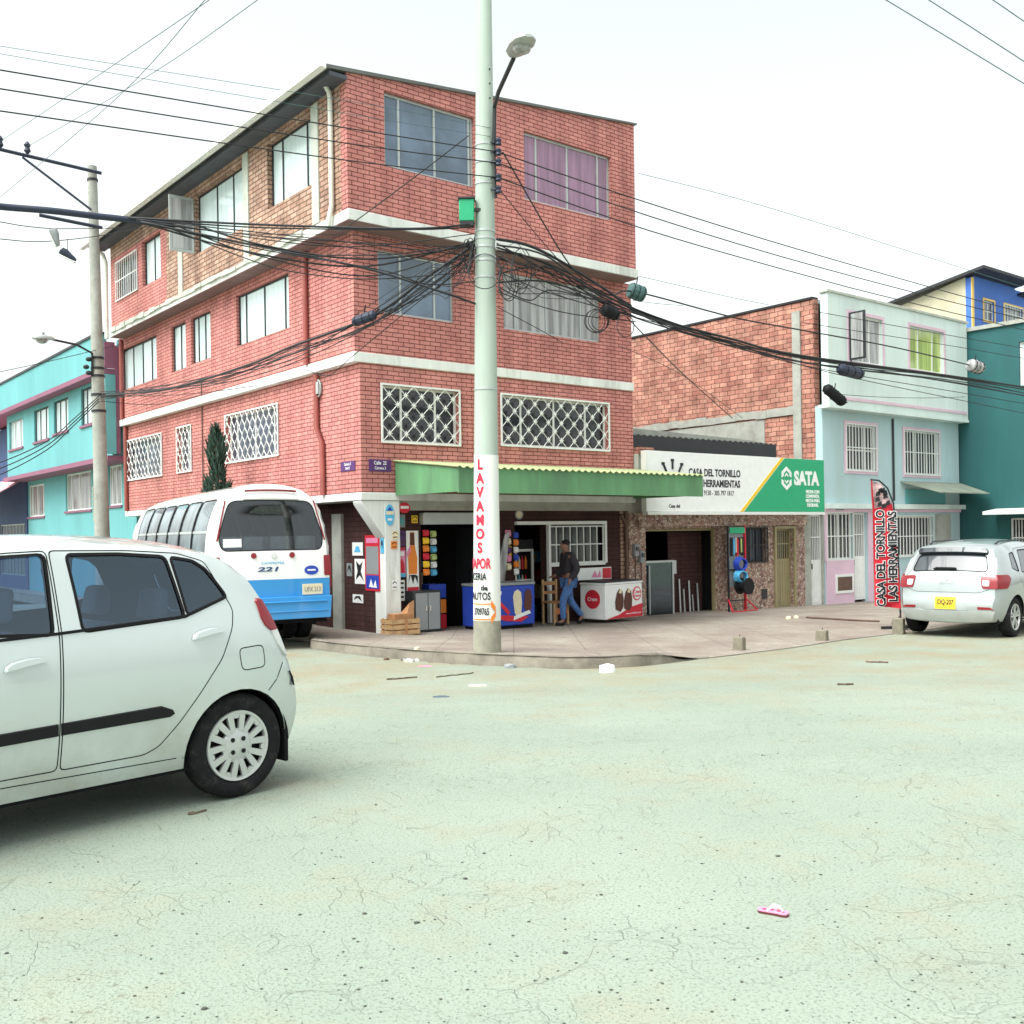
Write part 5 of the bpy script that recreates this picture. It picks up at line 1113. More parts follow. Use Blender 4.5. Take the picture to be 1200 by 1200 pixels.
# insulator rack on the right flank
b = MB(); P0 = lambda u, v, Y: PMI @ at(u, v, Y)
b.tube([P0(579, 160, 13.72), P0(580.5, 232, 13.72)], .02, 6); b.build('rack', M['dark_metal'], mp)
for v in (166, 178, 190, 208, 222):
    b = MB(); c = P0(584, v, 13.68); b.lathe([(.02, -.05), (.045, -.04), (.03, -.01), (.045, .02), (.02, .05)], c, 10); b.tube([P0(575, v, 13.7), c], .012, 5); b.build('insulator', M['cable_blue'], mp)
bx = thing('service_box', 'small green metal box strapped to the left of the lettered pole', 'box', at(547, 248, 13.7))
b = MB(); b.box(-.10, .10, -.07, .07, -.14, .15); b.build('body', M['s_green'], bx, bevel=.01); b = MB(); b.box(-.115, .115, -.085, .085, .151, .175); b.build('lid', M['dark_metal'], bx); b = MB(); b.box(-.09, .09, -.06, .06, -.20, -.141); b.build('base', M['dark_metal'], bx); b = MB(); b.box(.10, .20, -.02, .02, .0, .04); b.build('strap', M['dark_metal'], bx)
def lamp(label, pts, hp, hq, wv, hv, Ys, group=None, hs=1.):
    """bracket arm through pts; the lamp head runs from hp to hq"""
    t = thing('street_lamp', label, 'lamp', pts[0]); o = Vector(pts[0])
    b = MB(); b.tube([Vector(p)-o for p in pts], .028, 8); b.build('arm', M['dark_metal'], t)
    p, q = Vector(hp)-o, Vector(hq)-o; ax = (q-p).normalized(); sd_ = ax.cross(Vector((0, 0, 1))).normalized(); up = sd_.cross(ax); L = (q-p).length
    b = MB(); prof = [(0, .05), (.08, .09), (.25, .15), (.6, .17), (.85, .14), (1, .05)]; n = 14; rings = []
    for f, w_ in prof: rings.append([b.V(p+ax*(f*L)+sd_*(w_*hs*math.cos(2*math.pi*k/n))+up*(w_*hs*.55*math.sin(2*math.pi*k/n)*(1 if math.sin(2*math.pi*k/n) > 0 else .4))) for k in range(n)])
    for i in range(len(rings)-1):
        for k in range(n): b.F([rings[i][k], rings[i][(k+1) % n], rings[i+1][(k+1) % n], rings[i+1][k]])
    b.F(rings[0]); b.F(rings[-1]); hd = b.build('lamp_head', M['grey_metal'], t)
    b = MB(); b.blob(p+ax*(L*.6)-up*(.05*hs), (.13*hs, .13*hs, .07*hs), 12, 6); b.build('lens', M['p_grey'], hd)
    b = MB(); b.lathe([(.03, 0), (.03, .06), (.0, .07)], p+ax*(L*.5)+up*(.09*hs), 8); b.build('photocell', M['s_grey'], hd)
    return t
lamp('street lamp on a long bent bracket high on the lettered concrete pole', [at(579, 168, 13.7), at(579.5, 125, 13.65), at(584, 108, 13.2), at(602, 68, 12.6)], at(601, 67, 12.6), at(619, 42, 11.9), 0, 0, 0, hs=.9)
# second pole
ly = FX(121, 640, -1.35)[0]; q = wor(-1.35, ly); YP = q.y; lb = Vector((q.x, q.y, ground_at(-1.35, ly))); ltop = at(108, 195, YP)
lp = pole('utility_pole', 'bare leaning concrete utility pole in front of the turquoise house', lb, ltop, .2, .1, 10); bpy.context.view_layer.update(); LMI = lp.matrix_world.inverted(); hl = (ltop-lb).length
b = MB(); b.lathe([(.20-.09*k/20, -.1+(hl+.1)*k/20) for k in range(21)], (0, 0, 0), 24); b.build('shaft', M['concrete'], lp)
def LP(u, v, Y): return LMI @ at(u, v, Y)
b = MB(); b.tube([LP(119, 203, YP-.12), LP(-30, 168, YP-1.5)], .05, 4); b.tube([LP(120, 267, YP-.12), LP(46, 252, YP-.9)], .05, 4); b.tube([LP(26, 184, YP-1.1), LP(107, 246, YP-.15)], .03, 4); b.build('crossarm', M['cable_blue'], lp)
for u, v in ((0, 166), (32, 173)):
    b = MB(); b.lathe([(.03, -.15), (.08, -.08), (.05, 0), (.08, .06), (.03, .14)], LP(u, v, YP-1.2), 10); b.build('insulator', M['cable_blue'], lp)
for v in (211, 420, 432, 441, 463, 482): b = MB(); z = LP(112, v, YP).z; b.lathe([(.2-.09*z/hl+.003, z-.03), (.2-.09*z/hl+.018, z-.03), (.2-.09*z/hl+.018, z+.03), (.2-.09*z/hl+.003, z+.03)], (0, 0, 0), 20, cap=False); b.build('steel_band', M['dark_metal'], lp)
for u, v in ((104, 421), (101, 430), (104, 437)): b = MB(); b.blob(LP(u, v, YP-.2), (.08, .08, .06), 8, 5); b.build('clamp_knob', M['dark_metal'], lp)
b = MB(); c_ = LP(117, 590, YP); rr = .2-.09*c_.z/hl+.004
for k in range(7): b.box(-.05, .05, -rr-.012, -rr-.002, c_.z-.45+.13*k, c_.z-.45+.13*k+.09)
b.build('number_tag', M['s_cream'], lp)
lamp('street lamp on a short arm of the bare leaning pole by the turquoise house', [at(108, 440, YP-.15), at(108, 414, YP-.2), at(90, 404, YP-.8), at(62, 398, YP-1.6)], at(63, 398, YP-1.6), at(39, 396, YP-2.2), 0, 0, 0, hs=1.)
# =================================================================== overhead cables
def cable(label, pts, r=.012, group=None, mat='cable', cat='cable', name='overhead_cable', ext=True):
    P = [at(*p) for p in pts]; c = P[0]; Q = [p-c for p in P]
    if len(Q) == 2: Q = [Q[0]+(Q[1]-Q[0])*k/8-Vector((0, 0, .012*(Q[1]-Q[0]).length*(1-(k/4-1)**2))) for k in range(9)]
    else:
        out = []
        for i in range(len(Q)-1):
            p0, p1, p2, p3 = Q[max(0, i-1)], Q[i], Q[i+1], Q[min(len(Q)-1, i+2)]
            for k in range(7): t = k/7; out.append(.5*((2*p1)+(p2-p0)*t+(2*p0-5*p1+4*p2-p3)*t*t+(3*p1-p0-3*p2+p3)*t**3))
        Q = out+[Q[-1]]
    b = MB(); b.tube(Q, r if r > .03 else r*.82, 5); o = b.build(name, M[mat], None, ang=180); o.location = c
    return tag(o, label, cat, group)
g1 = 'power lines over the crossing'
for a in ([(-60, 72, 9), (0, 82, 9.6), (400, 149, 12.3), (583, 178, 13.7)], [(-60, 95, 9), (0, 104, 9.6), (400, 167, 12.3), (583, 191, 13.7)], [(-60, 122, 9), (0, 130, 9.6), (400, 187, 12.3), (583, 208, 13.7)]):
    cable('black power line running in from the upper left to the insulators on the lettered pole', a, .009, g1)
for a in ([(583, 178, 13.7), (760, 238, 15.7), (962, 300, 18.6), (1200, 367, 23), (1320, 398, 26)], [(583, 191, 13.7), (760, 253, 15.7), (940, 307.6, 18.4), (1128, 357, 21.6), (1320, 402, 26)], [(583, 208, 13.7), (760, 270, 15.7), (940, 321.7, 18.4), (1060, 353, 20.2), (1320, 415, 26)]):
    cable('black power line running right from the insulators on the lettered pole over the pale house', a, .011, g1)
for a in ([(-60, 44, 11), (0, 54, 11.3), (400, 117, 12.7), (575, 150, 13.7)], [(-60, 53, 11), (0, 63, 11.3), (400, 132, 12.7), (575, 160, 13.7)]):
    cable('faint thin wire in the sky above the three black power lines at left', a, .004, 'thin wires at upper left', 'cable_teal', 'wire', 'thin_wire')
cable('thin wire falling from the top edge to the near insulator of the left crossarm', [(250, -8, 14), (235, 7, 14.5), (0, 166, YP-1.2), (-40, 193, YP)], .007, None, 'cable_teal', 'wire', 'thin_wire')
cable('thin wire from the top edge that drops steeply past the left crossarm', [(245, -6, 14), (140, 112, 18), (0, 231, YP-1.2), (-30, 257, YP)], .007, None, 'cable_teal', 'wire', 'thin_wire')
cable('thin wire from the top edge to the far insulator of the left crossarm', [(310, -6, 14), (180, 85, 19), (32, 172, YP-1.2)], .007, None, 'cable_teal', 'wire', 'thin_wire')
for k, a in enumerate(([(1020, -10, 16), (1040, 1, 16), (1200, 98, 16), (1240, 122, 16)], [(1070, -10, 16), (1090, 1, 16), (1200, 72, 16), (1240, 98, 16)], [(1150, -8, 16), (1165, 1, 16), (1200, 25, 16), (1240, 52, 16)])):
    cable(('lowest', 'middle', 'highest')[k]+' of the three wires slanting across the sky at upper right', a, .010, 'wires at upper right', 'cable_teal', 'wire', 'thin_wire')
for a in ([(748, 203, 24), (900, 243, 24), (1200, 337, 26), (1300, 368, 27)], [(742, 322, 23.5), (850, 347, 24), (900, 357, 24.3)], [(742, 352, 23.5), (800, 358, 24)]):
    cable('faint thin wire in the sky between the brick building and the pale house', a, .008, 'thin wires behind the brick building', 'cable_teal', 'wire', 'thin_wire')
cable('thick blue-black bundle of communication cables entering at the left edge', [(-60, 234, 11.5), (0, 242, 12), (60, 247, 12.3), (110, 253, 12.6), (165, 259, 12.9), (205, 265, 13)], .042, None, 'cable_blue', 'cable bundle', 'cable_bundle')
gb = 'communication cables left of the lettered pole'; lb_ = 'black communication cable fanning out from the bundle at left to the lettered pole'
for a, r in (([(150, 255, 12.8), (300, 263, 13), (480, 268, 13.2), (556, 262, 13.7)], .018), ([(150, 256, 12.8), (300, 266.5, 13), (480, 269, 13.2), (556, 266, 13.7)], .012), ([(160, 257, 12.8), (300, 272, 13), (420, 285, 13.2), (556, 300, 13.7)], .009),
             ([(160, 259, 12.8), (300, 276, 13), (400, 283, 13.2), (556, 290, 13.7)], .008), ([(165, 260, 12.8), (300, 288, 13), (430, 315, 13.2), (520, 343, 13.3), (557, 356, 13.7)], .018), ([(165, 260, 12.8), (300, 291, 13), (445, 316, 13.1), (500, 333, 13.3), (556, 330, 13.7)], .010),
             ([(190, 264, 12.9), (300, 307, 13), (360, 321, 13.1), (440, 327, 13.2), (555, 318, 13.7)], .009), ([(170, 262, 12.9), (345, 297, 13), (395, 299, 13.1), (470, 297, 13.2), (556, 284, 13.7)], .010)):
    cable(lb_, a, r, gb)
gd = 'cables dropping to the lower left from the lettered pole'; ld = 'black cable dropping from the lettered pole across the brick side wall to the left'
for a, r in (([(556, 287, 13.7), (500, 325, 13.8), (435, 371, 14.5), (340, 407, 16.5), (290, 428, 18), (200, 455, 21), (118, 464, YP-.2)], .026), ([(556, 292, 13.7), (510, 332, 13.8), (440, 377, 14.5), (340, 416, 16.5), (240, 447, 20), (118, 466, YP-.2)], .014), ([(556, 298, 13.7), (480, 350, 14), (400, 400, 15.5), (300, 440, 18), (200, 459, 21), (118, 468, YP-.2)], .010),
             ([(556, 302, 13.7), (480, 362, 14), (410, 420, 15.5), (385, 440, 16.5), (360, 434, 17.5)], .008), ([(549, 159, 13.7), (480, 212, 14.5), (411, 263, 16), (395, 272, 16.6)], .010)):
    cable(ld, a, r, gd)
gr_ = 'communication cables right of the lettered pole'; lr = 'black communication cable from the lettered pole to the right past the clay block wall'
for a, r in (([(582, 280, 13.7), (620, 288, 14), (660, 308, 14.6), (706, 337, 15.2), (760, 370, 16), (860, 398, 17.3), (940, 417, 18.5), (1131, 443, 22.3), (1300, 470, 26)], .026), ([(582, 287, 13.7), (640, 300, 14), (700, 345, 15.1), (770, 376, 16), (860, 401, 17.3), (940, 419, 18.5), (1131, 445, 22.3), (1300, 474, 26)], .016),
             ([(582, 290, 13.7), (650, 312, 14.4), (712, 345, 15.3), (745, 342, 15.8), (860, 372, 17.4), (940, 387, 18.6), (1048, 407, 20.6), (1145, 430, 22.6)], .016), ([(583, 300, 13.7), (650, 335, 14.4), (700, 352, 15.1), (745, 368, 15.8), (850, 400, 17.3), (970, 436, 19.2), (1131, 470, 22.3), (1300, 505, 26)], .009),
             ([(583, 318, 13.7), (640, 342, 14.2), (720, 365, 15.4), (830, 395, 17), (940, 428, 18.5), (1131, 461, 22.3), (1300, 490, 26)], .009), ([(583, 331, 13.7), (640, 330, 14.2), (700, 350, 15), (745, 372, 15.8)], .016), ([(583, 336, 13.7), (620, 352, 14), (645, 340, 14.2), (700, 352, 15)], .011), ([(583, 342, 13.7), (660, 366, 14.6), (745, 377, 15.8)], .009),
             ([(583, 360, 13.7), (630, 385, 14), (660, 402, 14.5)], .007), ([(589, 178, 13.7), (668, 311, 14.6), (706, 337, 15.2), (740, 358, 15.7)], .013), ([(587, 224, 13.7), (653, 303, 14.4)], .008), ([(735, 372, 15.6), (760, 398, 16.5), (800, 438, 19), (858, 490, 22.5)], .012), ([(725, 405, 15.6), (800, 440, 18), (870, 490, 22.5)], .006),
             ([(961, 366, 19), (1130, 396, 22.2), (1300, 425, 26)], .008), ([(940, 378, 18.5), (1131, 408, 22.3), (1300, 438, 26)], .008), ([(983, 462, 24.2), (1131, 465, 26.5)], .008)):
    cable(lr, a, r, gr_)
rx = random.Random(77)
for k in range(6):
    v0 = 257+rx.uniform(-2, 8); m1 = rx.uniform(0, 1)
    cable(lb_, [(165+rx.uniform(0, 60), v0, 12.9), (300+rx.uniform(-15, 15), 268+m1*38+rx.uniform(-4, 4), 13), (430+rx.uniform(-15, 15), 276+m1*50+rx.uniform(-5, 5), 13.3), (556, 268+rx.uniform(0, 75), 13.7)], rx.choice((.006, .008, .011, .015)), gb)
for k in range(6):
    s0 = rx.uniform(0, 1); cable(ld, [(556, 285+k*4, 13.7), (500+rx.uniform(-10, 10), 330+rx.uniform(-10, 12), 13.9), (430+rx.uniform(-8, 8), 376+rx.uniform(-4, 12), 14.6), (340, 409+rx.uniform(0, 14), 16.5), (250, 440+rx.uniform(0, 12), 19.5), (118, 461+rx.uniform(0, 9), YP-.2)], rx.choice((.007, .010, .014)), gd)
for k in range(5):
    cable(lr, [(582, 285+k*9, 13.7), (640+rx.uniform(-8, 8), 318+rx.uniform(-12, 14), 14.3), (712, 352+rx.uniform(-6, 8), 15.3), (800, 384+rx.uniform(-3, 8), 16.5), (940, 421+rx.uniform(-4, 4), 18.5), (1131, 448+rx.uniform(-4, 4), 22.3), (1300, 478+k*2, 26)], rx.choice((.008, .011, .014)), gr_)
rt = random.Random(21); lt_ = 'loose black cable in the tangle around the lettered pole'; gt = 'tangle of loose cables around the lettered pole'
for k in range(16):
    if k % 2: a = [(582, 285+rt.uniform(0, 50), 13.72), (600+rt.uniform(0, 25), 285+rt.uniform(0, 60), 13.6), (640+rt.uniform(-15, 20), 325+rt.uniform(-15, 30), 14.2), (700+rt.uniform(-10, 18), 350+rt.uniform(-8, 12), 15)]
    else: a = [(557, 270+rt.uniform(0, 70), 13.72), (535+rt.uniform(-8, 8), 285+rt.uniform(0, 60), 13.5), (505+rt.uniform(-20, 15), 320+rt.uniform(-15, 30), 13.7), (440+rt.uniform(-25, 35), 355+rt.uniform(-30, 20), 14.3)]
    cable(lt_, a, rt.uniform(.004, .008), gt)
for (u, v, ru, rv, Y, n) in ((549, 300, 6, 20, 13.65, 3), (594, 330, 10, 20, 13.5, 3), (611, 315, 12, 24, 13.7, 2), (699, 376, 12, 13, 15.1, 4), (735, 382, 11, 14, 15.6, 1), (570, 318, 17, 18, 13.2, 1)):
    for k in range(n):
        s_ = rt.uniform(.75, 1.15); pts = [(u+k*2.2-2+ru*s_*math.cos(i*.5), v+rv*s_*math.sin(i*.5), Y+.05*k+.04*math.sin(i)) for i in range(14)]
        cable('spare cable wound in a loop hanging by the lettered pole', pts, .008, 'coiled spare cable')
gs_ = 'cables sagging from the bare pole to the left'
for k in range(3): cable('cable sagging from the bare pole down across the turquoise house', [(116, 464+k*3, YP-.2), (85, 492+k*4, YP-.6), (55, 517+k*5, YP-1), (5, 540+k*7, YP-1.6), (-40, 552+k*8, YP-2)], .016, gs_)
for a in ([(-30, 256, 17), (0, 260, 17), (30, 265, 17.5), (70, 268, 18), (140, 267, 20)], [(-30, 277, 17), (0, 280, 17), (50, 283, 17.8), (118, 276, 20), (190, 262, 22)], [(-20, 440, 24), (50, 425, 24.5), (110, 411, YP-.2), (145, 403, 27)], [(118, 463, YP-.2), (180, 464, 26), (240, 460, 23), (300, 452, 20.5)], [(118, 459, YP-.2), (200, 455, 25), (270, 447, 22)], [(118, 470, YP-.2), (180, 474, 26), (240, 462, 23)]):
    cable('thin slack cable strung across the side street by the bare pole', a, .010, 'slack cables over the side street')
cable('drop cable running down the top storey beside the open casement', [(205, 268, 25), (207, 280, 25.2), (198, 335, 26), (196, 345, 26.2), (186, 385, 26.5), (175, 425, 27)], .012)
# splice closures and boxes hung on the cables
def closure(label, p, q, r, mat, cat='splice box'):
    a, b_ = at(*p), at(*q); t = thing('cable_closure', label, cat, (a+b_)/2); o = (a+b_)/2; m = MB(); ax = (b_-a)
    P_ = [a-o+ax*f for f in (0, .08, .16, .5, .84, .92, 1)]; 
    rings = []
    for pnt, rr in zip(P_, (.35, .9, 1, 1.02, 1, .9, .3)):
        d = ax.normalized(); s1 = d.cross(Vector((0, 0, 1))).normalized(); s2 = s1.cross(d); rings.append([m.V(pnt+s1*(r*rr*math.cos(2*math.pi*k/10))+s2*(r*rr*math.sin(2*math.pi*k/10))) for k in range(10)])
    for i in range(6):
        for k in range(10): m.F([rings[i][k], rings[i][(k+1) % 10], rings[i+1][(k+1) % 10], rings[i+1][k]])
    m.F(rings[0]); m.F(rings[-1]); m.build('body', M[mat], t)
    m = MB(); d = ax.normalized()
    for f in (.2, .5, .8): m.tube([a-o+ax*(f-.012), a-o+ax*(f+.012)], r*1.07, 10)
    m.build('clamp', M['blackpl'], t); m = MB(); m.tube([Vector((0, 0, r)), Vector((.02, 0, r+.12))], .01, 5); m.tube([a-o+ax*.9, a-o+ax*1.12+Vector((0, 0, .06))], .012, 5); m.build('hanger', M['blackpl'], t)
closure('ribbed black splice closure on the cables left of the lettered pole', (413, 378, 14.6), (441, 368, 14.4), .07, 'cable_blue')
closure('green-grey square splice box at the right corner of the brick building', (736, 339, 15.8), (756, 346, 15.9), .12, 'cable_teal')
closure('black splice box under the right-hand windows of the third floor', (706, 362, 15.1), (724, 370, 15.3), .09, 'blackpl')
closure('blue-black splice closure hanging below the cables at the pale house', (983, 432, 19.2), (1010, 439, 19.8), .11, 'cable_blue')
closure('long black splice closure hanging steeply at the corner of the clay block wall', (966, 453, 19), (990, 473, 19.2), .10, 'blackpl')
closure('grey splice box where the thick cable ends against the teal wall', (1136, 427, 22.4), (1150, 432, 22.6), .14, 'p_grey')
# shoes thrown over the wire
def shoe(label, u, v, Y, mat, rx, top_v):
    c = at(u, v, Y); t = thing('hanging_shoe', label, 'shoe', c); t.rotation_euler = rx
    b = MB(); prof = [(-.15, .03, .045), (-.12, .045, .075), (-.04, .045, .075), (.04, .05, .05), (.11, .05, .035), (.15, .03, .02)]; rings = []
    for x, w_, h in prof: rings.append([b.V((x, w_*math.cos(2*math.pi*k/10), h*math.sin(2*math.pi*k/10)+h*.6)) for k in range(10)])
    for i in range(len(rings)-1):
        for k in range(10): b.F([rings[i][k], rings[i][(k+1) % 10], rings[i+1][(k+1) % 10], rings[i+1][k]])
    b.F(rings[0]); b.F(rings[-1]); b.build('upper', M[mat], t)
    b = MB(); b.box(-.155, .155, -.05, .05, -.045, -.012); b.build('sole', M['white_metal'] if mat != 'p_grey' else M['dark_metal'], t, bevel=.012)
    q = at(u, top_v, Y)-c; rm = Matrix.Identity(3)
    from mathutils import Euler
    rm = Euler(rx).to_matrix().inverted(); b = MB(); b.tube([(0, 0, .06), rm @ (q*.5), rm @ q], .006, 5); b.build('lace', M['blackpl'], t)
shoe('pale worn sneaker hanging highest from the wire at upper left', 63, 279, 17.8, 's_grey', (R(20), R(65), R(30)), 267)
shoe('dark sneaker dangling lower on its lace at upper left', 79, 301, 18, 'cable_blue', (R(10), R(25), R(15)), 280)
# =================================================================== things in front of the shops
def loc_thing(name, label, cat, x, y, rz=0., dz=0., group=None):
    return thing(name, label, cat, wor(x, y, ground_at(x, y)+dz), YAW+rz, group)
# freezers
xr = FY(627.5, 730, -.55)[0]
fz = loc_thing('chest_freezer', 'blue ice-cream chest freezer standing behind the lettered pole', 'freezer', xr-.66, -.22)
B('cabinet', M['s_blue'], fz, [(-.66, .66, -.32, .32, .06, .84)], bevel=.02); B('lid', M['s_grey'], fz, [(-.67, .67, -.33, .33, .843, .90)], bevel=.012); B('base', M['rubber'], fz, [(-.62, .62, -.28, .28, .0, .058)])
on2 = lambda x, z, y: (lambda a, c, d: (x+a, y-d, z+c))
b = MB(); b.prism([(.10, .62), (.14, .72), (.22, .76), (.30, .70), (.32, .5), (.30, .30), (.22, .2), (.14, .3)], -.332, -.322); b.build('ice_cream_print', M['s_cream'], fz)
b = MB(); b.prism([(.40, .68), (.46, .76), (.54, .74), (.58, .60), (.56, .36), (.46, .28), (.38, .40)], -.332, -.322); b.build('ice_cream_print', M['s_brown'], fz)
b = MB(); b.prism([(-.32, .56), (-.28, .60), (.02, .34), (-.02, .26)], -.331, -.322); b.prism([(-.48, .28), (-.1, .16), (.3, .12), (.5, .22), (.2, .24), (-.1, .27)], -.333, -.324); b.build('lolly_print', M['s_red'], fz)
b = MB(); b.prism([(-.55, .70), (-.2, .66), (-.18, .74), (-.5, .76)], -.331, -.322); b.prism([(.1, .16), (.55, .28), (.5, .34), (.12, .24)], -.334, -.324); b.build('white_print', M['t_white'], fz)
xl = FY(720, 720, -.5)[0]
wf = loc_thing('chest_freezer', 'white and red ice-cream chest freezer beside the walking man', 'freezer', xl, -.42, R(8))
B('cabinet', M['s_white'], wf, [(-.64, .64, -.34, .34, .08, .80)], bevel=.02); B('lid', M['dark_metal'], wf, [(-.60, .60, -.30, .30, .845, .875)], bevel=.01); B('rim', M['s_white'], wf, [(-.65, .65, -.35, .35, .803, .842)], bevel=.01)
b = MB(); b.prism([(-.62, .09), (-.2, .16), (.2, .30), (.62, .36), (.62, .09)], -.352, -.342); b.build('red_wave', M['s_red'], wf)
for x in (-.18, .12):
    b = MB(); b.prism([(x-.13, .28), (x-.14, .44), (x-.08, .62), (x, .70), (x+.1, .66), (x+.14, .5), (x+.13, .32), (x+.03, .22)], -.354, -.342); o_ = b.build('ice_cream_print', M['s_brown'], wf); b = MB(); b.prism([(x-.03, .62), (x+.02, .71), (x+.09, .68), (x+.06, .60)], -.357, -.3545); b.build('cream_tip', M['s_cream'], o_)
b = MB(); b.prism(disc2((.44, .58), .15, 18), -.352, -.342); o_ = b.build('round_logo', M['s_red'], wf); b = MB(); b.prism(disc2((.44, .58), .125, 18), -.354, -.3525); b.build('logo_face', M['t_white'], o_)
letters(wf, 'Crem', on2(.44, .615, -.355), .10, M['s_red'], .003, ext=.001); letters(wf, 'Helado', on2(.44, .53, -.355), .075, M['s_red'], .002, ext=.001); letters(wf, 'www.cremhelado.com', on2(.30, .17, -.353), .06, M['t_white'], .0, ext=.001)
b = MB(lambda p: (p[1], p[0], p[2])); b.prism(disc2((0, .5), .2, 18), -.652, -.642); b.build('side_logo', M['s_red'], wf); letters(wf, 'Crem', lambda a, c, d: (-.654-d, -a, .5+c), .11, M['t_white'], .002, ext=.001)
sb = local_thing('signboard', 'small white ice-cream board with red print standing on the white freezer', 'sign', xl-.1, .0, ground_at(xl, 0)+.845)
zb_ = ground_at(xl, -.2)+.88
B('panel', M['s_white'], sb, [(xl-.55, xl+.45, .03, .06, zb_, zb_+.26)], bevel=.005); B('red_panel', M['s_red'], sb, [(xl+.18, xl+.43, .02, .029, zb_+.02, zb_+.24)])
b = MB(); b.prism([(xl-.15, zb_+.05), (xl-.05, zb_+.2), (xl+.02, zb_+.06), (xl+.1, zb_+.2), (xl+.12, zb_+.05)], .02, .029); b.build('print', M['s_pink'], sb)
# man walking
def skin_mesh(nodes, edges, name, mat, parent, sub=2):
    names = list(nodes); me = bpy.data.meshes.new(name); me.from_pydata([nodes[n][0] for n in names], [(names.index(a), names.index(b)) for a, b in edges], [])
    o = bpy.data.objects.new(name, me); COL.objects.link(o); s_ = o.modifiers.new('Skin', 'SKIN'); s_.use_smooth_shade = True
    for i, n in enumerate(names):
        r = nodes[n][1]; me.skin_vertices[0].data[i].radius = (r, r) if not isinstance(r, tuple) else r; me.skin_vertices[0].data[i].use_root = (i == 0)
    o.modifiers.new('Sub', 'SUBSURF').levels = sub; bpy.context.view_layer.update()
    m2 = bpy.data.meshes.new_from_object(o.evaluated_get(bpy.context.evaluated_depsgraph_get())); bpy.data.objects.remove(o); m2.materials.clear(); m2.materials.append(mat)
    return link(name, m2, parent, ang=180)
J = dict(pel=((0, 0, .93), (.13, .10)), sp=((.01, 0, 1.13), (.125, .095)), ch=((.02, 0, 1.33), (.155, .11)), nk=((.04, 0, 1.485), .055), hb=((.065, 0, 1.56), .075), hd=((.08, 0, 1.645), (.082, .095)), ht=((.075, 0, 1.70), .06), nose=((.175, 0, 1.62), .012),
    hl=((.0, .095, .87), .095), kl=((.17, .09, .50), .062), al=((.16, .09, .10), .042), tl=((.30, .10, .035), .035), hr=((-.01, -.095, .87), .095), kr=((-.06, -.09, .49), .062), ar=((-.33, -.09, .16), .042), tr=((-.25, -.09, .04), .035),
    sl=((.01, .20, 1.41), .06), el=((-.10, .25, 1.14), .045), wl=((.06, .24, .93), .032), pl=((.09, .235, .87), (.036, .02)), sr=((.01, -.20, 1.41), .06), er=((.02, -.26, 1.13), .045), wr=((.20, -.23, 1.0), .032), pr_=((.27, -.22, .98), (.036, .02)))
ED = [('pel', 'sp'), ('sp', 'ch'), ('ch', 'nk'), ('nk', 'hb'), ('hb', 'hd'), ('hd', 'ht'), ('hd', 'nose'), ('pel', 'hl'), ('hl', 'kl'), ('kl', 'al'), ('al', 'tl'), ('pel', 'hr'), ('hr', 'kr'), ('kr', 'ar'), ('ar', 'tr'), ('ch', 'sl'), ('sl', 'el'), ('el', 'wl'), ('wl', 'pl'), ('ch', 'sr'), ('sr', 'er'), ('er', 'wr'), ('wr', 'pr_')]
for h, dx, dz in (('pl', .35, -1), ('pr_', 1, -.15)):
    p = J[h][0]
    for k in range(5):
        o = (k-1.5)*.018; L_ = (.055, .07, .075, .068, .05)[k] if k < 4 else .05; nm = f'{h}f{k}'
        J[nm] = ((p[0]+dx*L_*.6, p[1]+o*.6+(.03 if k == 4 else 0), p[2]+dz*L_*.6+o*.5*abs(dx)), .009); J[nm+'t'] = ((p[0]+dx*L_*1.0+.01, p[1]+o*.6, p[2]+dz*L_+o*.5*abs(dx)-.012), .008); ED += [(h, nm), (nm, nm+'t')]
px_, _ = FY(667, 729, -.62)
man = loc_thing('person', 'man in a dark jacket and blue jeans striding past the white freezer', 'person', px_, -.62, R(160))
skin_mesh(J, ED, 'body', M['skin'], man)
def sub_skel(names, dr, name, mat, parent=None, tweak={}):
    nd = {n: (J[n][0], tuple(x+dr for x in J[n][1]) if isinstance(J[n][1], tuple) else J[n][1]+dr) for n in names}; nd.update(tweak)
    return skin_mesh(nd, [e for e in ED if e[0] in nd and e[1] in nd], name, mat, parent or man)
sub_skel(['ch', 'sp', 'pel', 'sl', 'el', 'wl', 'sr', 'er', 'wr'], .036, 'jacket', M['jacket'], tweak={'nk': ((.03, 0, 1.47), .07), 'pel': ((0, 0, .97), (.15, .125))})
jn = sub_skel(['pel', 'hl', 'kl', 'al', 'hr', 'kr', 'ar'], .018, 'jeans', M['jeans'], tweak={'pel': ((0, 0, .92), (.145, .115))})
for s_, a, t__ in (('l', 'al', 'tl'), ('r', 'ar', 'tr')): skin_mesh({'a': ((J[a][0][0]-.04, J[a][0][1], J[a][0][2]-.05), .05), 'b': (J[t__][0], .045), 'c': (tuple(Vector(J[t__][0])*1.0+Vector((.05, 0, -.005))), .035)}, [('a', 'b'), ('b', 'c')], 'shoe', M['blackpl'], man, 1)
b = MB(); b.blob((.045, 0, 1.675), (.092, .083, .070), 14, 8, .03); b.build('hair', M['hair'], man); b = MB(); b.blob((-.06, -.12, 1.36), (.10, .11, .09), 12, 8); b.build('yoke', M['maroon'], man)
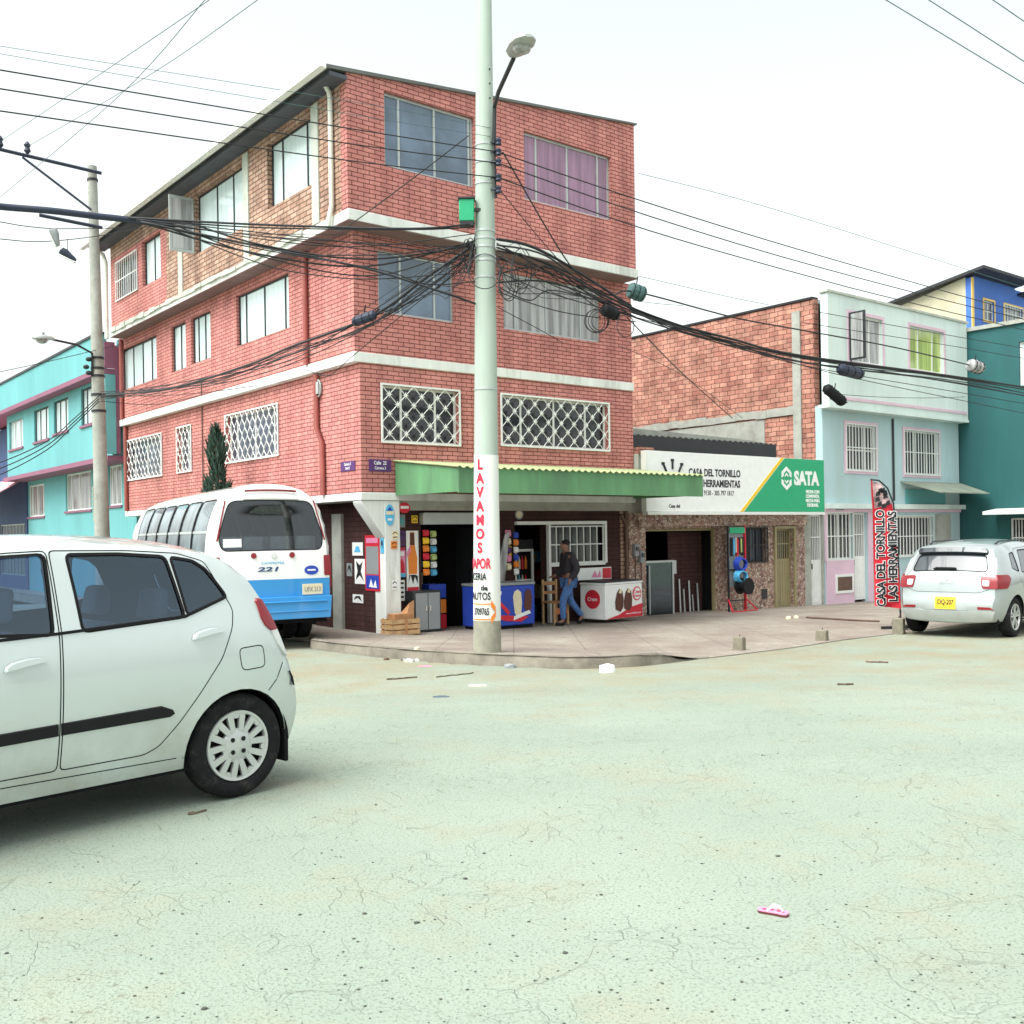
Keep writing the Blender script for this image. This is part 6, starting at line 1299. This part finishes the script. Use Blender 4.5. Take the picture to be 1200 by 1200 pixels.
# chair, crate, cabinet, shelves
xc = FY(651, 722, -.25)[0]
ch = loc_thing('wooden_chair', 'pale wooden chair with an orange rail behind the walking man', 'chair', xc, -.25)
for x, y in ((-.18, -.18), (.18, -.18)): B('leg', M['wood2'], ch, [(x-.018, x+.018, y-.018, y+.018, 0, .44)])
for x in (-.18, .18): B('leg', M['wood2'], ch, [(x-.018, x+.018, .16, .196, 0, .92)])
B('seat', M['wood'], ch, [(-.21, .21, -.21, .21, .441, .475)], bevel=.008); B('backrest', M['wood'], ch, [(-.161, .161, .165, .19, .80, .88), (-.161, .161, .165, .19, .62, .68)]); B('rail', M['orange'], ch, [(-.161, .161, -.195, -.165, .22, .34)])
cr0 = FY(470, 742, -.28)[0]
cr = loc_thing('wooden_crate', 'slatted wooden fruit crate at the foot of the white corner pillar', 'crate', cr0, -.26)
B('slats', M['wood2'], cr, [(-.30, .30, -.2, -.185, z, z+.075) for z in (.02, .12, .22)]+[(-.30, .30, .185, .2, z, z+.075) for z in (.02, .12, .22)]+[(x, x+.015, -.184, .184, z, z+.075) for x in (-.30, .285) for z in (.02, .12, .22)]); B('corner_post', M['wood'], cr, [(x, x+.035, y, y+.035, 0, .31) for x in (-.283, .248) for y in (-.183, .148)]+[(-.02, .02, -.215, -.201, 0, .31)]); B('bottom', M['wood'], cr, [(-.28, .28, -.18, .18, .005, .02)])
bx_ = loc_thing('cardboard_box', 'torn brown cardboard box inside the wooden crate', 'box', cr0+.03, -.25, dz=.03); b = MB(); b.box(-.22, .2, -.12, .12, 0, .36); b.hexa([(.05, -.12, .36), (.2, -.12, .36), (.2, .1, .36), (.05, .1, .36), (.12, -.10, .55), (.20, -.12, .60), (.22, -.10, .60), (.13, -.08, .55)]); b.build('carton', M['wood'], bx_)
cb = loc_thing('cabinet', 'dark grey cabinet in the left doorway of the corner shop', 'cabinet', FY(500, 740, -.02)[0], .08); B('carcass', M['dark_metal'], cb, [(-.30, .30, -.15, .30, 0, .78)], bevel=.01); B('door', M['s_grey'], cb, [(-.27, -.01, -.165, -.152, .05, .74), (.01, .27, -.165, -.152, .05, .74)]); B('handle', M['chrome'], cb, [(-.06, -.03, -.18, -.166, .4, .5), (.03, .06, -.18, -.166, .4, .5)])
rg = random.Random(9)
def shelf(label, x0, x1, y, z0, dz, n=4):
    s_ = local_thing('shop_shelf', label, 'shelf', (x0+x1)/2, y, z0); B('frame', M['trim'], s_, [(x0, x1, y, y+.3, z0+k*dz, z0+k*dz+.025) for k in range(n)]+[(x0-.03, x0, y, y+.3, z0, z0+n*dz), (x1, x1+.03, y, y+.3, z0, z0+n*dz)])
    for mt in ('s_red', 's_cream', 's_sky'):
        bb = []
        for k in range(n):
            x = x0+.03+rg.uniform(0, .2)
            while x < x1-.12: w_ = rg.uniform(.07, .14); bb.append((x, x+w_, y+.04, y+.2, z0+k*dz+.027, z0+k*dz+.027+rg.uniform(.1, dz*.8))); x += rg.uniform(.35, .7)
        for q in bb: B('goods', M[mt], s_, [q])
shelf('shelf of mixed goods in the dark left room of the corner shop', 1.0, 2.9, 2.2, -.46, .42); shelf('shelf of mixed goods in the dark right room of the corner shop', 3.6, 6.3, 2.0, -.46, .42); shelf('shelf of tools and boxes inside the stone-faced hardware shop', 7.5, 10.4, 3.0, -.52, .40)
# rack of hoses before the hardware shop
rk_ = local_thing('display_rack', 'narrow red and black display rack hung with blue and black reels before the hardware shop', 'rack', 10.35, -.12)
xa, xb = FY(853.5, 700, -.12)[0], FY(874, 700, -.12)[0]; z0 = ground_at(10.35, -.12)
B('upright', M['dark_metal'], rk_, [(xa, xa+.035, -.14, -.10, z0, z0+2.05), (xa, xb, -.14, -.10, z0+2.05, z0+2.09), (xa, xb, -.14, -.10, z0+1.0, z0+1.03), (xa, xb, -.14, -.10, z0+.25, z0+.28)])
b = MB(); b.box(xb-.035, xb, -.15, -.09, z0, z0+2.09); b.tube([(xa-.12, -.35, z0+.02), (xa, -.12, z0+.3)], .018, 5); b.tube([(xb+.15, -.35, z0+.02), (xb, -.12, z0+.3)], .018, 5); b.tube([(xa-.12, -.35, z0+.02), (xb+.15, -.35, z0+.02)], .015, 5); b.build('red_frame', M['s_red'], rk_)
B('header', M['s_green'], rk_, [(xa+.05, xb-.05, -.16, -.145, z0+1.9, z0+2.04)]); B('back_panel', M['s_grey'], rk_, [(xa+.04, xb-.04, -.098, -.09, z0+.6, z0+1.95)])
for zc, mt in ((1.15, 's_blue'), (.85, 's_blue')):
    b = MB()
    for k in range(4): b.tube([((xa+xb)/2+(.20-.012*k)*math.cos(i/10*math.pi), -.20-.035*k, z0+zc+(.16-.01*k)*math.sin(i/10*math.pi)) for i in range(21)], .022, 6)
    o_ = b.build('hose_coil', M[mt], rk_); o_.data.materials[0] = M['s_sky'] if zc < 1 else M[mt]
b = MB(); b.lathe([(.0, -.24), (.2, -.24), (.2, -.20), (.13, -.19), (.13, .0), (.2, .01), (.2, .05), (0, .05)], ((xa+xb)/2, -.25, z0+.62), 20, 'y'); b.build('reel', M['blackpl'], rk_)
for k in range(7): b = MB(); x = xa+.1+.07*k; b.box(x, x+.045, -.17, -.12, z0+1.35+.04*(k % 3), z0+1.8-.03*(k % 2)); b.build('tool', M[('trim', 's_sky', 'chrome', 's_red', 'trim', 'p_green', 'trim')[k]], rk_)
# posters, plates and small signs on the corner shop
def poster(name, label, cat, m, r, base, shapes, o=.004, outline=None):
    a0, a1, z0, z1 = r; f = MB(m)
    if outline: f.prism([(a0+(a1-a0)*(.5+.5*math.cos(6.2832*k/outline+.393)), z0+(z1-z0)*(.5+.5*math.sin(6.2832*k/outline+.393))) for k in range(outline)], o, o+.008)
    else: f.box(a0, a1, o, o+.008, z0, z1)
    t = tag(f.build(name, M[base]), label, cat)
    t.location = ORG; t.rotation_euler = (0, 0, YAW)
    for i, (nm, mt, poly) in enumerate(shapes):
        b = MB(m); pl_ = [(a0+(a1-a0)*x, z0+(z1-z0)*z) for x, z in poly]; b.prism(pl_, o+.0085+.0006*i, o+.010+.0006*i); b.build(nm, M[mt], t)
    return t
def R4(x0, x1, z0, z1): return [(x0, z0), (x1, z0), (x1, z1), (x0, z1)]
def FR(u0, v0, u1, v1, y): 
    a, b_ = FY(u0, v0, y), FY(u1, v1, y); return (a[0], b_[0], b_[1], a[1])
def LR(u0, v0, u1, v1, x):
    a, b_ = FX(u0, v0, x), FX(u1, v1, x); return (min(a[0], b_[0]), max(a[0], b_[0]), min(a[1], b_[1]), max(a[1], b_[1]))
poster('poster', 'tall poster of an orange beer bottle on the corner shop wall', 'poster', FM(.25), FR(475.5, 622, 491, 706, .25), 's_white', [('red_base', 's_red', R4(.03, .97, .02, .22)), ('bottle', 's_orange', [(.16, .40), (.84, .40), (.88, .62), (.70, .78), (.66, .98), (.30, .98), (.28, .78), (.12, .62)]), ('bottle_neck', 's_brown', [(.30, .80), (.68, .80), (.65, .97), (.31, .97)]), ('dark_letters', 't_black', [(.12, .26), (.3, .39), (.5, .26), (.7, .39), (.9, .26), (.9, .37), (.6, .39), (.2, .39)]), ('pink_ribbon', 's_pink', [(.02, .62), (.35, .72), (.32, .80), (.02, .70)])])
poster('poster', 'pink poster of smiling people left of the beer bottle poster', 'poster', FM(.25), FR(457.8, 645, 475, 676, .246), 's_pink', [('blue_strip', 's_sky', R4(.02, .98, .0, .14)), ('figure', 's_brown', [(.1, .15), (.15, .5), (.3, .62), (.45, .5), (.5, .15)]), ('figure', 's_red', [(.55, .15), (.6, .55), (.72, .7), (.9, .5), (.95, .15)]), ('white_band', 't_white', R4(.1, .9, .78, .95))], o=.014)
poster('poster', 'small stack of white handbills below the pink poster', 'poster', FM(.25), FR(466, 680, 474, 704, .246), 's_white', [('print', 't_black', R4(.15, .85, .15+.22*k, .24+.22*k)) for k in range(4)], o=.014)
poster('oval_sign', 'light blue oval sign with a yellow band high on the white corner pillar', 'sign', FM(-.012), FR(451, 591, 462, 616, -.012), 's_sky', [('yellow_band', 's_cream', R4(.08, .92, .52, .68)), ('navy_mark', 's_blue', [(.2, .7), (.5, .9), (.8, .7)]), ('white_mark', 't_white', R4(.25, .75, .24, .34))], outline=24)
poster('hanging_sign', 'small round red sign with white letters beside the blue oval sign', 'sign', FM(.02), FR(466.5, 588.5, 481, 601.5, .02), 's_red', [('white_letters', 't_white', R4(.16, .84, .42, .66))], outline=8)
poster('hanging_sign', 'small dull teal sign under the round red sign', 'sign', FM(.25), FR(465, 603, 474.5, 618, .25), 's_grey', [('teal_mark', 'cyan', R4(.15, .85, .2, .8))])
poster('poster', 'white notice with a blue drawing on the brown side wall', 'poster', LM(.47), LR(413.5, 651, 425.5, 635.5, .47), 's_white', [('blue_drawing', 's_sky', [(.2, .25), (.8, .25), (.65, .7), (.35, .7)])])
poster('poster', 'torn black and white poster under the white notice', 'poster', LM(.47), LR(416.5, 684, 428, 655, .47), 's_white', [('black_print', 't_black', [(.1, .1), (.4, .5), (.2, .9), (.5, .75), (.85, .92), (.7, .5), (.9, .15), (.5, .35)])])
poster('poster', 'tall red-edged poster strip with a blue foot on the brown side wall', 'poster', LM(.47), LR(429, 692, 445, 627, .47), 's_red', [('grey_panel', 's_grey', R4(.08, .92, .30, .80)), ('blue_foot', 's_blue', R4(.06, .94, .04, .28)), ('white_print', 't_white', [(.2, .06), (.3, .2), (.45, .08), (.6, .22), (.75, .07)]), ('pink_letters', 's_pink', R4(.1, .9, .86, .95))])
def plate(label, m, r, l1, l2, flip, base):
    a0, a1, z0, z1 = r; f = MB(m); f.box(a0, a1, .003, .016, z0, z1); t = tag(f.build('street_plate', M[base]), label, 'street sign'); t.location = ORG; t.rotation_euler = (0, 0, YAW); cx = (a0+a1)/2; h = z1-z0; mm = m
    for tx, zz, s_ in ((l1, z0+h*.70, h*.42), (l2, z0+h*.28, h*.34)): letters(t, tx, lambda a, c, d, zz=zz: mm((cx+flip*a, .018+d, zz+c)), s_, M['t_white'], .001, ext=.001, sx=.8)
plate('dark purple street name plate reading Calle on the front of the brick corner', FM(0), FR(432, 538, 458, 553, 0), 'Calle  22', 'Carrera 3', 1, 's_purple')
plate('purple street name plate with white letters on the side face of the brick corner', LM(0), LR(400, 553, 416.5, 539.5, 0), 'Carrera 3', 'Calle 22', -1, 's_purple')
# stock standing and hanging at the shop doors
fr_ = local_thing('display_fridge', 'glass-fronted drinks fridge in the right doorway of the corner shop', 'fridge', 4.30, .75)
zf = ground_at(4.3, .2)
B('carcass', M['trim'], fr_, [(4.02, 4.58, .95, 1.25, zf, zf+1.75), (4.02, 4.06, .66, .95, zf, zf+1.75), (4.54, 4.58, .66, .95, zf, zf+1.75), (4.06, 4.54, .66, .95, zf, zf+.25), (4.06, 4.54, .66, .95, zf+1.55, zf+1.75)])
B('door_frame', M['white_metal'], fr_, [(4.04, 4.09, .62, .655, zf+.25, zf+1.55), (4.51, 4.56, .62, .655, zf+.25, zf+1.55), (4.09, 4.51, .62, .655, zf+.25, zf+.3), (4.09, 4.51, .62, .655, zf+1.5, zf+1.55), (4.09, 4.51, .62, .655, zf+.88, zf+.91)])
for k in range(3):
    for i in range(5): b = MB(); b.lathe([(.03, 0), (.032, .18), (.012, .25), (.012, .28)], (4.12+.09*i, .8, zf+.32+.4*k), 8); b.build('bottle', M[('s_red', 's_orange', 'p_green', 's_sky', 's_cream')[(i+k) % 5]], fr_)
def hang(label, x, y, zt, n, w_, h, mats, cat='snack strip'):
    t = local_thing('snack_strip', label, cat, x, y, zt-n*h); b = MB(); b.tube([(x, y, zt+.06), (x, y, zt-n*h)], .006, 4); b.build('cord', M['blackpl'], t)
    for k in range(n):
        b = MB(); z = zt-(k+1)*h; d = .03; b.hexa([(x-w_*.9, y-.01, z+.015), (x+w_*.9, y-.01, z+.015), (x+w_*.9, y+.01, z+.015), (x-w_*.9, y+.01, z+.015), (x-w_, y-.012, z+h*.93), (x+w_, y-.012, z+h*.93), (x+w_, y+.012, z+h*.93), (x-w_, y+.012, z+h*.93)]); b.box(x-w_*.8, x+w_*.8, y-.045, y-.013, z+h*.2, z+h*.75); b.build('packet', M[mats[k % len(mats)]], t, bevel=.01)
hang('strip of red and yellow snack packets at the left edge of the left shop doorway', 1.50, .18, 1.62, 6, .07, .15, ('s_red', 't_yellow', 's_orange'))
hang('strip of green and white snack packets just inside the left shop doorway', 1.78, .34, 1.60, 6, .07, .15, ('p_green', 't_white', 's_sky'))
hang('strip of pink and cream snack packets left of the right shop doorway', 3.52, .19, 1.60, 5, .07, .17, ('s_pink', 's_cream', 's_purple'))
hang('strip of blue and orange snack packets at the left jamb of the right shop doorway', 3.70, .16, 1.55, 6, .06, .15, ('s_blue', 's_orange', 't_white'))
hang('strip of white and red packets at the right edge of the left shop doorway', 2.86, .2, 1.55, 7, .06, .14, ('t_white', 's_red'))
hs_ = local_thing('hanging_sheet', 'pale plastic sheet hanging beside the right shop doorway above the blue freezer', 'sheet', 3.32, .17, .1)
b = MB(); b.hexa([(3.10, .15, .45), (3.34, .12, .35), (3.34, .16, .35), (3.10, .19, .45), (3.42, .15, 1.5), (3.52, .13, 1.55), (3.52, .16, 1.55), (3.42, .18, 1.5)]); b.build('sheet', M['p_grey'], hs_)
for k, (x, z, mt, lab) in enumerate(((1.95, 0, 's_red', 'red drinks crate at the bottom of the stack inside the left shop doorway'), (1.95, .30, 's_orange', 'orange drinks crate in the middle of the stack inside the left shop doorway'), (1.95, .60, 's_blue', 'blue drinks crate on top of the stack inside the left shop doorway'))):
    t = local_thing('drinks_crate', lab, 'crate', x, .6, ground_at(x, .2)+z); z0_ = ground_at(x, .2)+z; B('body', M[mt], t, [(x-.2, x+.2, .46, .48, z0_, z0_+.27), (x-.2, x+.2, .80, .82, z0_, z0_+.27), (x-.2, x-.18, .48, .80, z0_, z0_+.27), (x+.18, x+.2, .48, .80, z0_, z0_+.27), (x-.18, x+.18, .48, .80, z0_, z0_+.02)])
    for i in range(3): b = MB(); b.lathe([(.032, .021), (.032, .17), (.013, .24), (.013, .285)], (x-.11+.11*i, .56, z0_), 8); b.build('bottle', M['rust'], t)
poster('poster', 'small yellow handbill high on the brown wall between the shop doorways', 'poster', FM(.25), FR(590, 640, 599, 655, .25), 't_yellow', [('print', 's_red', R4(.1, .9, .5, .85))])
poster('poster', 'round grey clock-like disc above the right shop doorway', 'sign', FM(.25), FR(603, 597, 613, 609, .25), 's_grey', [('inner_disc', 's_cream', [(.5+.34*math.cos(k*.45), .5+.34*math.sin(k*.45)) for k in range(14)])], outline=18)
for u0, v0, u1, v1, mt, lab in ((482, 604, 489, 613, 't_yellow', 'small yellow handbill above the beer bottle poster'), (459, 622, 466, 632, 's_cream', 'small cream handbill on the white pillar under the blue oval sign'), (467, 622, 474, 640, 's_purple', 'small purple handbill left of the top of the beer bottle poster'), (458, 634, 465, 643, 's_orange', 'small orange handbill just above the pink poster'), (459, 679, 465, 690, 't_white', 'small white handbill under the pink poster'), (477, 708, 488, 716, 's_grey', 'small grey handbill at the foot of the beer bottle poster'), (467, 641, 474, 645, 's_red', 'narrow red label above the pink poster')):
    poster('handbill', lab, 'handbill', FM(.25 if u0 > 466 else -.012), FR(u0, v1, u1, v0, .25 if u0 > 466 else -.012)[:2]+tuple(sorted(FR(u0, v1, u1, v0, .25)[2:])), mt, [('print', 't_black', [(.1, .55), (.5, .8), (.9, .6), (.9, .7), (.5, .92), (.1, .7)]), ('line', 's_brown', R4(.15, .85, .2, .32))], o=.006)
for k, (u0, v0, u1, v1, mt, lab) in enumerate(((407, 660, 413, 675, 's_grey', 'grey scrap of a torn bill on the brown side wall left of the torn poster'), (414, 697, 426, 706, 't_white', 'ragged white bill remnant low on the brown side wall'), (446.5, 630, 450, 648, 's_sky', 'narrow blue sticker on the edge of the white corner pillar'))):
    poster('sticker', lab, 'sticker', LM(.47), LR(u0, v1, u1, v0, .47), mt, [('print', 't_black', [(.1, .2), (.5, .6), (.9, .3), (.7, .8), (.3, .85)])])
for x_, z_, lab in ((7.18, .95, 'left of the pair of grey electricity meters on the pebble stone pier'), (7.36, .80, 'right of the pair of grey electricity meters on the pebble stone pier')):
    em = local_thing('electricity_meter', lab, 'meter', x_, .15, z_); B('housing', M['s_grey'], em, [(x_-.07, x_+.07, .10, .198, z_, z_+.28)], bevel=.015); b = MB(); b.lathe([(.05, .0), (.05, -.03), (.0, -.035)], (x_, .10, z_+.18), 14, 'y'); b.build('dial', M['p_black'], em); b = MB(); b.tube([(x_, .16, z_), (x_, .16, z_-.5)], .014, 6); b.build('conduit', M['rust'], em)
# =================================================================== banner, stubs, litter, cypress
bn = gnd(1054, 742); bl = loc(bn)
ft = thing('feather_banner', 'tall red feather banner with white and black lettering on a dark pole', 'banner', wor(bl.x+.25, bl.y+.9, ground_at(bl.x+.25, bl.y+.9)), 0)
Yb = wor(bl.x+.25, bl.y+.9).y; fo = Vector(ft.location)
def Q(u, v): return at(u, v, Yb)-fo
E_ = [((1020, 563), (1033, 567)), ((1020.5, 580), (1040, 578)), ((1022, 597), (1046, 590)), ((1023, 620), (1050, 615)), ((1024, 650), (1052, 648)), ((1025, 680), (1053.5, 682)), ((1025.5, 710), (1055, 713))]
b = MB(); n = 8; rows = []
for (l_, r_) in E_:
    a, c = Q(*l_), Q(*r_); rows.append([(a+(c-a)*k/n+Vector((0, .03*math.sin(k*1.1+l_[1]*.03), 0))) for k in range(n+1)])
def cloth(rows, name, mat, off, k0=0, k1=8, i0=0, i1=None):
    m = MB(); i1 = len(rows) if i1 is None else i1; a = [[m.V(p+Vector((0, -off, 0))) for p in r[k0:k1+1]] for r in rows[i0:i1]]; c = [[m.V(p+Vector((0, -off+.006, 0))) for p in r[k0:k1+1]] for r in rows[i0:i1]]
    for g_ in (a, c):
        for r0, r1 in zip(g_, g_[1:]):
            for k in range(len(r0)-1): m.F([r0[k], r0[k+1], r1[k+1], r1[k]])
    return m.build(name, mat, ft, ang=180, recalc=False)
cloth(rows, 'cloth', M['s_red'], 0); cloth(rows, 'upper_print', plain('pale_pink_banner_print', (.58, .40, .40), .7, .45, 9., dirt=(.06, .04, .05)), .006, 1, 8, 0, 3)
b = MB(); c = Q(1033, 582)
for k in range(9): a = k*.7; x_, z_ = c.x+.13*math.cos(a)*(.4+.07*k), c.z+.2*math.sin(a)*(.4+.07*k); b.prism([(x_-.04, z_-.05), (x_+.05, z_-.02), (x_+.03, z_+.06), (x_-.03, z_+.03)], -.048, -.044)
b.build('dark_print', M['t_black'], ft)
def onb(x0, z0, y): return lambda a, c, d: (x0-c, y-d, z0+a)
for tx, u_, v_ in (('CASA DEL TORNILLO', 1031.5, 654), ('LAS HERRAMIENTAS', 1045.5, 652)):
    c = Q(u_, v_); letters(ft, tx, onb(c.x, c.z, -.045), .215, M['t_white'], .018, sx=.84, ext=.001); letters(ft, tx, onb(c.x, c.z, -.05), .215, M['t_black'], .007, sx=.84, ext=.001)
b = MB(); b.tube([Q(1056, 741), Q(1055, 712), Q(1052, 640), Q(1047, 590), Q(1040, 572), Q(1030, 563), Q(1020, 562)], .016, 7); b.build('pole', M['dark_metal'], ft)
b = MB(); c = Q(1056, 742); b.box(c.x-.35, c.x+.35, c.y-.04, c.y+.04, 0, .05); b.box(c.x-.04, c.x+.04, c.y-.35, c.y+.35, .052, .09); b.build('base', M['dark_metal'], ft)
M['stump'] = plain('brown_weathered_concrete', (.22, .20, .15), .9, .3, 6., .4, 40, dirt=(.12, .11, .085))
def stub(label, u0, u1, v0, v1):
    p = gnd((u0+u1)/2, v1); l_ = loc(p); w_ = (u1-u0)*p.y/1200/2; h = (v1-v0)*p.y/1200
    t = thing('bollard', label, 'bollard', p, YAW+.3); b = MB(); b.hexa([(-w_, -w_, -.1), (w_, -w_, -.1), (w_, w_, -.1), (-w_, w_, -.1), (-w_*.94, -w_*.94, h), (w_*.96, -w_*.92, h*.97), (w_*.94, w_*.94, h), (-w_*.95, w_*.95, h*1.02)]); b.build('stump', M['stump'], t, bevel=.02); b = MB(); b.tube([(w_*.3, 0, h-.02), (w_*.3, 0, h+.03)], .008, 5); b.build('rebar', M['rust'], t)
stub('broken concrete bollard stump nearest the lettered pole at the pavement edge', 860, 873, 746, 762); stub('low square concrete bollard stump in the middle of the pavement edge', 957, 970, 738, 751); stub('round-shouldered concrete stump beside the silver crossover', 1047, 1060, 724, 743)
# cypress beside the brick wall
yt = FX(254, 560, -.75)[0]; zt = FX(254, 503, -.75)[1]; z0 = ground_at(-.75, yt)
tr_ = thing('cypress_tree', 'narrow dark cypress standing against the brick side wall behind the minibus', 'tree', wor(-.75, yt, z0), YAW); H_ = zt-z0
b = MB(); b.tube([(0, 0, 0), (.02, .0, H_*.4), (0, .01, H_*.8), (0, 0, H_*.97)], .06, 7, .01); b.build('trunk', M['bark'], tr_)
b = MB(); rc = random.Random(4)
for k in range(1700):
    f = rc.random()**.8; z = .5+(H_-.5)*f; rad = .40*(1-f)**.75+.03+.06*math.sin(f*23)+rc.uniform(-.05, .05); a = rc.uniform(0, 6.283); rr = rad*math.sqrt(rc.uniform(.25, 1)); c = Vector((rr*math.cos(a), rr*math.sin(a), z)); d = Vector((math.cos(a)*.5, math.sin(a)*.5, 1)).normalized()*rc.uniform(.08, .2); s_ = d.cross(Vector((rc.uniform(-1, 1), rc.uniform(-1, 1), .2))).normalized()*rc.uniform(.02, .045)
    b.face([c-s_, c+s_, c+d+s_*.2, c+d-s_*.2])
b.build('crown', M['foliage'], tr_, smooth=False, recalc=False)
# litter
def scrap(name, label, cat, u, v, pts, mat, h=.02, rz=0., group=None):
    p = gnd(u, v); l_ = loc(p); p.z = ground_at(l_.x, l_.y); t = MB(); n = len(pts); top = [t.V((x, y, h*(.4+.6*abs(math.sin(i*2.1))))) for i, (x, y) in enumerate(pts)]; bt = [t.V((x, y, -.002)) for x, y in pts]; c = t.V((sum(x for x, y in pts)/n, sum(y for x, y in pts)/n, h*1.2))
    for i in range(n): t.F([top[i], top[(i+1) % n], c]); t.F([bt[i], bt[(i+1) % n], top[(i+1) % n], top[i]])
    o = t.build(name, M[mat], None, ang=20); o.location = p; o.rotation_euler = (0, 0, rz); return tag(o, label, cat, group)
fl = thing('flip_flop', 'small pink flip-flop with dark sole and coloured pattern lying on the road', 'sandal', gnd(905, 1071), R(-28)); fl.scale = (.5, .5, .7)
so_ = [(-.115, .0), (-.10, .035), (-.05, .04), (.02, .035), (.08, .045), (.12, .03), (.13, 0), (.12, -.035), (.08, -.045), (.02, -.035), (-.05, -.035), (-.10, -.03)]
b = MB(lambda p: (p[0], p[2], p[1])); b.prism(so_, .012, .022); b.build('sole', M['s_pink'], fl, bevel=.003); b = MB(lambda p: (p[0], p[2], p[1])); b.prism(so_, .0, .0115); b.build('outsole', M['s_brown'], fl)
b = MB(); b.tube([(.085, 0, .024), (.06, .005, .045), (.0, .035, .045), (-.03, .04, .022)], .006, 6); b.tube([(.085, 0, .024), (.06, -.005, .045), (.0, -.032, .045), (-.03, -.036, .022)], .006, 6); b.build('strap', M['t_white'], fl)
b = MB()
for x, y, r in ((.05, .0, .016), (-.0, .01, .014), (-.06, -.005, .018), (.09, -.015, .01)): b.lathe([(r, .0222), (r*.9, .0236)], (x, y, 0), 10)
b.build('pattern', M['t_red'], fl); b = MB(); b.lathe([(.012, .0222), (.01, .024)], (.02, -.015, 0), 8); b.lathe([(.01, .0222), (.008, .024)], (-.03, .02, 0), 8); b.build('pattern', M['cyan'], fl)
rq = random.Random(12)
def ragged(n, rx, ry): return [(rx*math.cos(6.283*k/n)*rq.uniform(.7, 1.1), ry*math.sin(6.283*k/n)*rq.uniform(.7, 1.1)) for k in range(n)]
scrap('plastic_bag', 'crumpled white plastic bag lying against the kerb', 'bag', 712, 788, ragged(11, .11, .05), 't_white', .09, .2)
scrap('litter', 'crumpled dark and white wrapper in the gutter right of the lettered pole', 'litter', 597, 783, ragged(9, .09, .05), 's_grey', .05)
scrap('litter', 'flat white paper scrap on the road before the kerb', 'litter', 560, 804, ragged(10, .11, .05), 's_cream', .015)
scrap('litter', 'pink scrap of plastic on the road left of the lettered pole', 'litter', 498, 781, ragged(7, .12, .03), 's_pink', .012)
scrap('litter', 'grey-blue scrap of plastic on the road before the kerb', 'litter', 517, 817, ragged(7, .10, .035), 'p_slate', .015)
for k in range(9): scrap('litter', 'torn paper litter heaped in the gutter near the crate', 'litter', 452+rq.uniform(0, 40), 771+rq.uniform(0, 5), ragged(6, .05, .04), ('t_white', 's_grey', 'rust', 's_cream')[k % 4], .03, rq.uniform(0, 3), 'gutter litter')
def stick(label, u0, u1, v0, v1, r, group, mat='bark'):
    a, c = gnd(u0, v0), gnd(u1, v1)
    for p in (a, c): p.z = ground_at(*loc(p).xy)+r*.8
    m = (a+c)/2; b = MB(); n = 8; b.tube([a-m+(c-a)*k/n+Vector((rq.uniform(-.02, .02), rq.uniform(-.03, .03), 0)) for k in range(n+1)], r, 5); o = b.build('stick', M[mat]); o.location = m; tag(o, label, 'stick', group)
stick('dark broken slat lying on the road before the kerb', 455, 490, 797, 794, .010, None); stick('thin crooked twig on the road before the kerb, right of the broken slat', 512, 556, 794, 789, .008, None); stick('dark twig lying on the road near the silver crossover', 1013, 1040, 776, 777, .012, None, 'rust'); stick('short dark twig on the road right of the first bollard stump', 982, 1000, 803, 803, .012, None); stick('dark twig lying on the road beside the hatchback', 220, 236, 955, 952, .007, None)
stick('long thin pole lying on the pavement before the pale house', 945, 1030, 721, 728, .02, None, 'rust')
for u, v in ((924, 722), (933, 721)): scrap('litter', 'small white ball of paper on the pavement before the olive door', 'litter', u, v, ragged(8, .06, .05), 's_cream', .05, 0, 'white paper balls on the pavement')
# grit on the road
b = MB(); rp = random.Random(31)
for k in range(520):
    u, v = rp.uniform(0, 1200), 800+400*rp.random()**.7; p = gnd(u, v)
    if loc(p).y > -7.4 and loc(p).x > -2.2: continue
    r = rp.uniform(.0015, .0055)*(1.8 if rp.random() < .05 else 1); b.blob((p.x, p.y, p.z+r*.3), (r*1.3, r, r*.6), 5, 3, .25)
tag(b.build('loose_grit', plain('dark_gravel', (.07, .075, .065), .9, .3, 30.), None), None, None, None, 'stuff')
